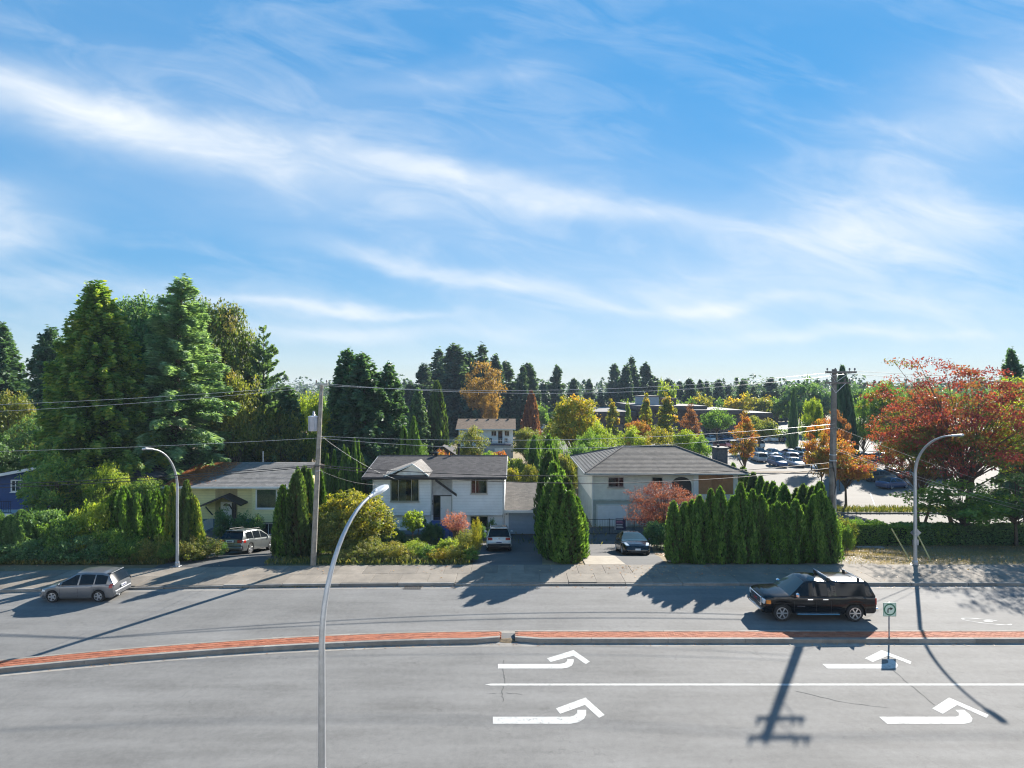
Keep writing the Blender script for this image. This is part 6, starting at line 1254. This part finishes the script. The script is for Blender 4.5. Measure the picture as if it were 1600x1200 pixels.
T('dec_mid2', 62, 60, 640, 50, 'dark', 'broadleaf_tree', 'dark tree behind the roof of the blue house', 'tree')
T('dec_mid2', -20, 56, 660, 40, 'dark', 'broadleaf_tree', 'dark tree at the far left behind the blue house', 'tree')
T('dec_mid2', 92, 44, 700, 52, 'cedar', 'broadleaf_tree', 'green tree between the blue house and the roadside hedge', 'tree')
T('dec_mid2', 168, 44, 715, 30, 'lime', 'broadleaf_tree', 'yellow-green maple under the huge cedar', 'tree')
T('dec_mid', 225, 45, 735, 32, 'cedar', 'broadleaf_tree', 'green understorey tree below the layered conifer', 'tree')
# --- dark conifer group behind the white house, left
for p, d, t, w, l in ((545, 66, 550, 46, 'tallest dark conifer in the group left of the white house'), (572, 63, 556, 58, 'dark conifer in the middle of the group left of the white house'), (606, 65, 570, 44, 'dark conifer at the right of the group left of the white house'), (528, 70, 590, 34, 'dark conifer at the left of the group left of the white house')):
    T('spruce_b' if w > 38 else 'spruce_a', p, d, t, w, 'spruce', 'spruce_tree', l, 'tree', 'dark conifers left of the white house')
T('thuja_fat', 645, 62, 655, 13, 'thuja', 'column_cedar', 'dense green cedar column behind the left end of the charcoal roof', 'tree'); T('thuja_fat', 632, 63, 668, 13, 'thuja', 'column_cedar', 'shorter green cedar column left of its taller twin behind the charcoal roof', 'tree')
T('thuja_far', 681, 96, 598, 22, 'thuja', 'cypress_tree', 'tall pointed bright green conifer left of the tan-roofed house', 'tree'); T('spruce_a', 653, 92, 608, 26, 'spruce_l', 'spruce_tree', 'grey-green spruce left of the pointed bright conifer', 'tree')
# --- front garden of the white house
T('shrub_round', 556, 38.2, 766, 66, 'gold', 'round_shrub', 'big rounded golden-green shrub beside the transformer pole', 'shrub')
T('shrub_round', 522, 36.6, 800, 34, 'olive', 'round_shrub', 'smaller olive shrub at the foot of the transformer pole', 'shrub')
T('sapling', 645, 41.5, 796, 17, 'lime', 'small_tree', 'small bright tree with a bent stem before the white house', 'tree')
T('sapling', 655, 43.5, 800, 12, 'dark', 'small_tree', 'small dark tree behind the bent-stemmed tree', 'tree')
T('pinkbush', 712, 41.0, 798, 26, 'pink', 'pruned_tree', 'pollarded small tree with pinkish-red leaves before the white house steps', 'tree')
sp = [(560, 34.9, 850, 26, 'olive', 'olive'), (590, 34.6, 852, 20, 'olive', 'brownish'), (612, 35.0, 846, 24, 'gold', 'golden'), (632, 34.7, 856, 20, 'gold', 'yellow'), (648, 35.6, 844, 22, 'lime', 'light green'), (668, 34.9, 850, 20, 'green', 'green'), (684, 34.5, 857, 18, 'yellow', 'bright yellow'), (700, 35.6, 838, 22, 'lime', 'tall light green'), (703, 34.6, 852, 18, 'gold', 'yellow-green'), (722, 34.8, 846, 20, 'gold', 'golden'), (736, 34.5, 854, 16, 'green', 'leafy green'), (744, 36.0, 808, 10, 'gold', 'slender golden'), (728, 37.6, 826, 18, 'olive', 'olive-gold'), (576, 35.8, 838, 22, 'olive', 'tangled olive'), (537, 34.5, 858, 18, 'olive', 'dull olive'), (510, 34.4, 866, 16, 'olive', 'small dry')]
for i, (p, d, t, w, m, n) in enumerate(sorted(sp)): T(('shrub_a', 'shrub_b')[i % 2], p, d, t, w, m, 'garden_shrub', '%s shrub, %s from the left in the front garden border' % (n, ORD[i]), 'shrub', 'shrubs of the front garden border')
for i, (p, d, t, w) in enumerate(((600, 45, 806, 16), (670, 44.5, 812, 12), (684, 45.5, 815, 12), (752, 45.5, 816, 9), (768, 47, 808, 8), (620, 43, 822, 16))): T('shrub_a', p, d, t, w, 'dark', 'foundation_shrub', 'dark low shrub against the white house, %s planted' % ORD[i], 'shrub', 'dark shrubs against the white house')
for i, (p, d, t, w) in enumerate(((348, 44.5, 790, 16), (378, 44.5, 798, 18), (402, 44.3, 800, 14))): T('shrub_a', p, d, t, w, 'dark', 'foundation_shrub', 'dark rounded shrub %s from the left before the yellow house' % ORD[i], 'shrub', 'dark shrubs before the yellow house')
# --- Japanese maple before the hip-roofed house
T('acer', 1038, 44.5, 744, 58, 'acer', 'japanese_maple', 'spreading reddish-pink Japanese maple before the hip-roofed house', 'tree')
T('shrub_c', 1030, 41.5, 812, 26, 'dark', 'garden_shrub', 'dark shrub under the Japanese maple behind the black saloon', 'shrub')
# --- back gardens between the houses
sp = [('dec_mid2', 736, 82, 662, 26, 'olive', 'olive-green tree half hiding the tan-roofed house'), ('shrub_c', 686, 74, 700, 18, 'orange', 'orange shrub left of the black flue pipe'), ('shrub_c', 762, 76, 702, 18, 'green', 'green shrub behind the charcoal ridge'), ('shrub_c', 778, 78, 702, 22, 'orange', 'orange-red shrub below the deck of the tan-roofed house'), ('shrub_c', 752, 78, 708, 12, 'rust', 'small reddish shrub left of the orange-red one'), ('shrub_c', 806, 72, 712, 20, 'lime', 'lime shrub right of the charcoal roof ridge'), ('shrub_c', 800, 66, 728, 16, 'gold', 'golden shrub behind the garage roof'), ('dec_mid', 822, 90, 660, 24, 'olive', 'pale olive tree right of the tan-roofed house'), ('dec_mid2', 836, 84, 676, 18, 'green', 'green tree right of the tan-roofed house'), ('thuja_fat', 838, 72, 682, 12, 'thuja', 'dark cedar bush behind the garage'), ('shrub_c', 828, 64, 722, 14, 'olive', 'olive bush at the back of the garage'), ('dec_mid2', 866, 70, 680, 22, 'green', 'green tree behind the driveway cedars'), ('dec_mid', 893, 84, 604, 42, 'yorange', 'broad yellow-orange tree left of the hip-roofed house'), ('dec_mid2', 935, 78, 655, 26, 'lime', 'light green tree behind the left end of the hipped roof'), ('dec_mid2', 915, 72, 668, 26, 'green', 'green tree left behind the hipped roof'), ('shrub_c', 884, 64, 705, 20, 'olive', 'pale flowering bush beside the hipped roof'), ('shrub_c', 905, 68, 690, 24, 'dark', 'dark bush behind the left eave of the hipped roof'), ('dec_mid2', 985, 82, 662, 26, 'lime', 'lime tree behind the middle of the hipped roof'), ('dec_mid', 1000, 92, 648, 22, 'orange', 'orange-red tree behind the hipped roof'), ('dec_mid2', 1035, 80, 664, 28, 'gold', 'golden-green tree behind the hipped roof'), ('dec_mid', 1072, 78, 662, 28, 'lime', 'light green tree behind the right half of the hipped roof'), ('dec_mid2', 1090, 74, 676, 20, 'green', 'green tree behind the right slope of the hipped roof'), ('dec_cone', 1080, 98, 628, 20, 'rust', 'dark red conical tree before the brown building'), ('dec_cone', 1163, 76, 638, 24, 'orange', 'slim orange conical tree at the edge of the car park'), ('dec_col', 957, 120, 622, 10, 'yorange', 'slim yellow-orange columnar tree before the brown building'), ('dec_col', 1010, 118, 614, 10, 'yorange', 'slim orange columnar tree before the grey penthouse'), ('dec_col', 1040, 116, 612, 15, 'yorange', 'broader columnar tree right of the grey penthouse'), ('dec_col', 982, 125, 622, 5, 'lime', 'thin spire-shaped tree before the brown building'), ('spread', 1186, 116, 652, 30, 'olive', 'round-topped spreading tree in the car park'), ('spread', 1120, 130, 640, 26, 'green', 'green tree at the right end of the brown building'), ('dec_mid', 1268, 92, 610, 18, 'lime', 'tall yellow-green tree in the car park left of the dark pole'), ('dec_far', 1218, 140, 668, 22, 'green', 'pale green bush beyond the car park'), ('thuja_far', 1238, 120, 608, 8, 'dark', 'narrow dark conifer in the car park'), ('dec_mid2', 650, 80, 690, 16, 'green', 'green bush beside the brown shed'), ('dec_mid2', 860, 100, 655, 16, 'olive', 'olive bush beside the distant lot'),
      ('maple_small', 1284, 64, 655, 30, 'orange', 'orange and yellow young maple left of the dark pole'), ('maple_small', 1322, 60.5, 690, 50, 'orange', 'orange spreading maple on the grass strip right of the dark pole'), ('maple_small', 1312, 72, 640, 22, 'rust', 'reddish small maple behind the dark pole')]
for k, p, d, t, w, m, l in sp: T(k, p, d, t, w, m, {'shrub_c': 'garden_shrub', 'thuja_fat': 'column_cedar', 'thuja_far': 'cypress_tree'}.get(k, 'broadleaf_tree'), l, 'shrub' if k == 'shrub_c' else 'tree')
# --- right side
T('maple_red', 1500, 47.5, 540, 132, 'red', 'red_maple', 'great red and orange maple spreading over the right of the view', 'tree')
T('maple_red', 1438, 51.5, 596, 84, 'red', 'red_maple', 'lower red maple leaning out on the left of the great maple', 'tree')
T('maple_red', 1608, 50, 572, 105, 'lime', 'broadleaf_tree', 'big green broadleaf tree at the right edge behind the red maple', 'tree')
T('maple_small', 1505, 44.0, 752, 80, 'green', 'understorey_tree', 'low green spreading branches under the red maple above the hedge', 'tree')
T('maple_small', 1588, 43.5, 740, 66, 'dark', 'understorey_tree', 'dark low spreading tree at the right edge above the hedge', 'tree')
for i, (p, w) in enumerate(((1332, 46), (1408, 74), (1490, 80), (1572, 84), (1655, 84))):
    d = 44.2; e = plant('hedge_box', X_(p, d), d, 1.55 if i else 1.75, w*d/FPX*1.02, 'green' if i < 2 else 'dark', 'box_hedge', 'clipped low hedge block behind the lawn, %s from the left' % ORD[i], 'hedge', 'low hedge behind the lawn', rz=0)
    for c in e.children: c.scale = (c.scale[0], .95, c.scale[2])
for i, (p, d, t, w, m) in enumerate(((1318, 43, 805, 18, 'olive'), (1338, 46, 806, 16, 'dark'), (1322, 38.6, 815, 14, 'green'))): T('shrub_a', p, d, t, w, m, 'lawn_shrub', '%s shrub at the right end of the clipped hedge row' % ('sunlit olive', 'small dark', 'ivy-green')[i], 'shrub')
for p, d, t, w, m, k, l in ((1322, 88, 575, 20, 'spruce', 'thuja_far', 'dark column conifer behind the crossarm pole'), (1385, 90, 580, 30, 'green', 'dec_mid', 'green tree left behind the red maple'), (1350, 95, 610, 26, 'green', 'dec_mid2', 'light green tree right of the dark column conifer'), (1410, 84, 640, 36, 'green', 'dec_mid2', 'lower green tree behind the red maple'), (1440, 96, 590, 30, 'dark', 'dec_mid', 'dark green tree behind the red maple crown'), (1590, 70, 548, 30, 'spruce', 'spruce_b', 'conifer top above the green tree at the right edge')):
    T(k, p, d, t, w, m, 'background_tree', l, 'tree')
# --- middle distance groves
gro = [(664, 570, 24), (683, 547, 28), (712, 540, 32), (733, 552, 26), (748, 540, 30), (773, 556, 18), (790, 566, 24), (812, 572, 18), (826, 568, 20), (640, 600, 22)]
for i, (p, t, w) in enumerate(sorted(gro)): T('far%d' % (i % 3), p, 150+(i*37 % 26), t, w*1.3, 'far', 'conifer', 'tall dark conifer %s from the left in the grove behind the tan-roofed house' % ORD[i], 'tree', 'grove behind the tan-roofed house')
T('maple_small', 756, 132, 566, 36, 'brownor', 'autumn_tree', 'tall brown-orange tree with bare pale trunk before the grove', 'tree'); T('maple_small', 768, 126, 606, 16, 'brownor', 'autumn_tree', 'smaller brown-orange tree at the grove foot', 'tree'); T('thuja_far', 830, 128, 612, 16, 'rust', 'autumn_tree', 'rust-brown rounded tree right of the grove', 'tree')
sp = [(868, 572, 19, 'pine_far'), (897, 592, 12, 'far0'), (918, 593, 12, 'far1'), (938, 612, 14, 'far2'), (963, 570, 18, 'far1'), (975, 572, 14, 'far0'), (988, 559, 20, 'far2'), (1008, 568, 22, 'pine_far'), (1022, 590, 18, 'far0'), (1046, 592, 16, 'far1'), (1060, 596, 18, 'far2'), (1080, 592, 14, 'far0'), (1092, 594, 12, 'far1'), (1106, 596, 14, 'far2'), (1122, 594, 12, 'far0'), (1136, 602, 14, 'far1'), (1160, 594, 12, 'far0'), (1178, 604, 14, 'far2'), (1205, 591, 20, 'far1'), (1228, 606, 14, 'far0'), (848, 600, 14, 'far0')]
for i, (p, t, w, k) in enumerate(sorted(sp)): T(k, p, 190+(i*53 % 45), t, w*1.3, 'far', 'conifer', 'far conifer %s from the left along the skyline right of the grove' % ORD[i], 'tree', 'skyline conifers')
sp = [(1045, 592, 18, 'lime', 'bright green tree on the skyline behind the brown building'), (1100, 613, 20, 'gold', 'yellow-topped tree behind the brown building, left one'), (1148, 616, 20, 'yellow', 'yellow-topped tree behind the brown building, middle one'), (1185, 614, 24, 'gold', 'yellow-topped round tree behind the car park'), (1250, 590, 34, 'dark', 'tall hazy broadleaf tree behind the car park'), (1288, 604, 24, 'dark', 'hazy broadleaf tree left of the dark pole'), (1345, 600, 24, 'dark', 'hazy tree right of the dark pole'), (950, 640, 16, 'green', 'green tree at the left end of the brown building'), (595, 600, 20, 'dark', 'hazy tree behind the dark conifer group'), (625, 612, 16, 'green', 'hazy green tree left of the grove'), (860, 640, 20, 'dark', 'dark tree left of the distant lot')]
for i, (p, t, w, m) in enumerate(((395, 612, 22, 'green'), (425, 622, 22, 'dark'), (455, 606, 24, 'greenbrown'), (488, 612, 22, 'green'), (515, 618, 20, 'dark'), (610, 606, 20, 'green'), (640, 622, 20, 'dark'), (845, 628, 16, 'green'), (905, 632, 18, 'dark'), (1215, 616, 20, 'green'), (1265, 622, 22, 'green'), (1300, 616, 24, 'dark'), (1325, 622, 22, 'green'), (1360, 608, 26, 'green'), (1395, 600, 26, 'dark'), (1425, 606, 26, 'green'), (1460, 604, 26, 'dark'), (1500, 606, 28, 'green'), (1545, 600, 30, 'dark'), (1585, 600, 28, 'green'), (20, 620, 24, 'dark'), (60, 626, 24, 'green'), (1135, 622, 18, 'green'), (985, 622, 18, 'dark'), (1070, 622, 18, 'green'))): T('dec_far', p, 150+(i*29 % 40), t, w, m, 'background_tree', 'mid-distance broadleaf tree, %s from the left in the green belt below the skyline' % ORD[sorted([395, 425, 455, 488, 515, 610, 640, 845, 905, 1215, 1265, 1300, 1325, 1360, 1395, 1425, 1460, 1500, 1545, 1585, 20, 60, 1135, 985, 1070]).index(p)], 'tree', 'green belt below the skyline')
for p, t, w, m, l in sp: T('dec_far', p, 168, t, w, m, 'background_tree', l, 'tree')
# --- far wood: one mass at the horizon
def far_wood():
    rg = fbm_rng(5); cs = []; As = []; Os = []; Ls = []; tt = []
    for k in range(1000):
        y = rg.uniform(240, 640); x = rg.uniform(-1.15, 1.15)*y; h = rg.uniform(12, 17)+(3 if rg.random() < .15 else 0); r = h*rg.uniform(.2, .4); n = 110
        u = rg.random(n)**.8; th = rg.random(n)*6.283; rad = r*((1-u)**.8 if rg.random() < .5 else 1.25*np.sqrt(np.maximum(0, 1-(2*u-1)**2)))*(.5+.6*rg.random(n))
        cs.append(np.stack([x+rad*np.cos(th), y+rad*np.sin(th), -3+.3+u*h], 1)); As.append(np.stack([np.cos(th), np.sin(th), -.3+0*th], 1)+unit(rg, n)*.5); Os.append(np.array([0, 0, 1.])+unit(rg, n)*.8); Ls.append(rg.uniform(1.4, 2.6, n)); tt.append(rg.normal(.45, .25)+.15*rg.normal(size=n))
    C, A, O, L, t = map(np.concatenate, (cs, As, Os, Ls, tt)); me = leaf_mesh('far_wood', C, A, O, L, L*.55, t); me.materials.append(LM['far']); obj('far_wood', me, label='hazy far-off wood along the horizon', cat='wood', kind='stuff')
far_wood()
# --- grass, weeds and fallen leaves nobody could count
def scatter(name, label, cat, n, fn, size, mname, seed, up=.9, wid=.14):
    rg = fbm_rng(seed); x, y = fn(rg, n); z = np.array([terr(q) for q in y]); L = size*(.5+rg.random(len(x)))
    C = np.stack([x, y, z+L*.5*up+.02+ (0 if up > .3 else .0)], 1); A = np.array([0, 0, 1.])*up+unit(rg, len(x))*(1-up*.6); O = unit(rg, len(x)) if up > .3 else np.array([0, 0, 1.])+unit(rg, len(x))*.35
    me = leaf_mesh(name, C, A, O, L, L*wid, rg.random(len(x))); me.materials.append(LM[mname] if mname in LM else MATS[mname]); return obj(name, me, label=label, cat=cat, kind='stuff')
leafmat('dry_grass', [(.20, .15, .07), (.28, .21, .10), (.14, .13, .05)], .3); leafmat('fresh_grass', [(.05, .08, .02), (.11, .13, .03), (.2, .17, .05)], .3); leafmat('fallen_leaf', [(.30, .12, .05), (.42, .24, .12), (.36, .28, .18)], .2)
scatter('dry_grass', 'dry brownish lawn grass behind the right sidewalk', 'grass', 26000, lambda r, n: (r.uniform(19.5, 42, n), 33.5+10.3*r.random(n)), .11, 'dry_grass', 1)
scatter('garden_grass', 'green grass in the front yards', 'grass', 16000, lambda r, n: (r.uniform(-14.0, -2.4, n), 33.6+14*r.random(n)), .13, 'fresh_grass', 2)
scatter('roadside_weeds', 'weedy undergrowth along the left hedge', 'undergrowth', 7000, lambda r, n: (np.where(r.random(n) < .86, r.uniform(-42, -20.2, n), r.uniform(-14.4, -2.4, n)), 33.45+1.5*r.random(n)**1.4), .30, 'fresh_grass', 3, .8, .2)
scatter('yard_grass', 'rough grass below the houses and trees behind', 'grass', 9000, lambda r, n: (r.uniform(-45, 8, n), 44+40*r.random(n)), .3, 'fresh_grass', 4, .8, .2)
scatter('strip_grass', 'tufty grass on the strip before the car park', 'grass', 6000, lambda r, n: (r.uniform(24.2, 60, n), 57.6+2.3*r.random(n)), .45, 'fresh_grass', 6)
def litter(name, label, n, fn, zf, seed, s=.09):
    rg = fbm_rng(seed); x, y = fn(rg, n); C = np.stack([x, y, np.array([zf(a, b) for a, b in zip(x, y)])+.008], 1); A = unit(rg, n); A[:, 2] *= .15; L = s*(.5+rg.random(n))
    me = leaf_mesh(name, C, A, np.array([0, 0, 1.])+unit(rg, n)*.25, L, L*.7, rg.random(n)); me.materials.append(MATS['fallen_leaf']); obj(name, me, label=label, cat='leaves', kind='stuff')
litter('fallen_leaves', 'fallen leaves under the Japanese maple beside the black saloon', 900, lambda r, n: (9.6+np.abs(r.normal(size=n))*1.1, 35+r.random(n)*5), lambda a, b: terr(b)+.04, 11)
litter('kerb_leaves', 'stray dead leaves along the far gutter and sidewalk', 500, lambda r, n: (r.uniform(-30, 32, n), 30.1-np.abs(r.normal(size=n))*.12), lambda a, b: .006, 12, .07)
litter('lawn_leaves', 'fallen leaves on the lawn under the red maple', 1500, lambda r, n: (r.uniform(20, 42, n), 34+10*r.random(n)), lambda a, b: terr(b)+.05, 13, .11)

scatter('kerb_weeds', 'small weeds rooted along the far kerb line', 'weeds', 700, lambda r, n: ((lambda x: (x, np.array([kerb_y(q) for q in x])-.03+.05*r.random(n)))(np.where(r.random(n) < .5, r.normal(-11.5, 1.3, n), r.uniform(-30, 30, n)))), .07, 'fresh_grass', 21, .7, .25)

litter('sidewalk_leaves', 'stray autumn leaves on the far sidewalk', 420, lambda r, n: (np.where(r.random(n) < .45, r.normal(9, 3, n), r.uniform(-32, 36, n)), 30.6+2.7*r.random(n)**.6), lambda a, b: .150, 15, .09)
litter('median_leaves', 'stray leaves and grit along the median gutter', 260, lambda r, n: ((lambda x: (x, np.array([med_y(q) for q in x])-.06-.2*r.random(n)**2))(r.uniform(-18, 20, n))), lambda a, b: .006, 16, .06)

# ------------------------------------------------------------ thin autumn haze
def haze():
    mb = MB(); mb.box(-1600, 1600, -400, 1650, -4.2, 26); m = bpy.data.materials.new('haze_air'); m.use_nodes = True; nt = m.node_tree
    for n in list(nt.nodes):
        if n.type == 'BSDF_PRINCIPLED': nt.nodes.remove(n)
    v = nt.nodes.new('ShaderNodeVolumePrincipled'); v.inputs['Color'].default_value = (.62, .80, 1, 1); v.inputs['Density'].default_value = .00022; v.inputs['Anisotropy'].default_value = .0
    nt.links.new(v.outputs[0], nt.nodes['Material Output'].inputs['Volume']); mb.build('haze', m, kind='stuff', label='thin bluish autumn haze over the far trees', cat='haze')
haze()
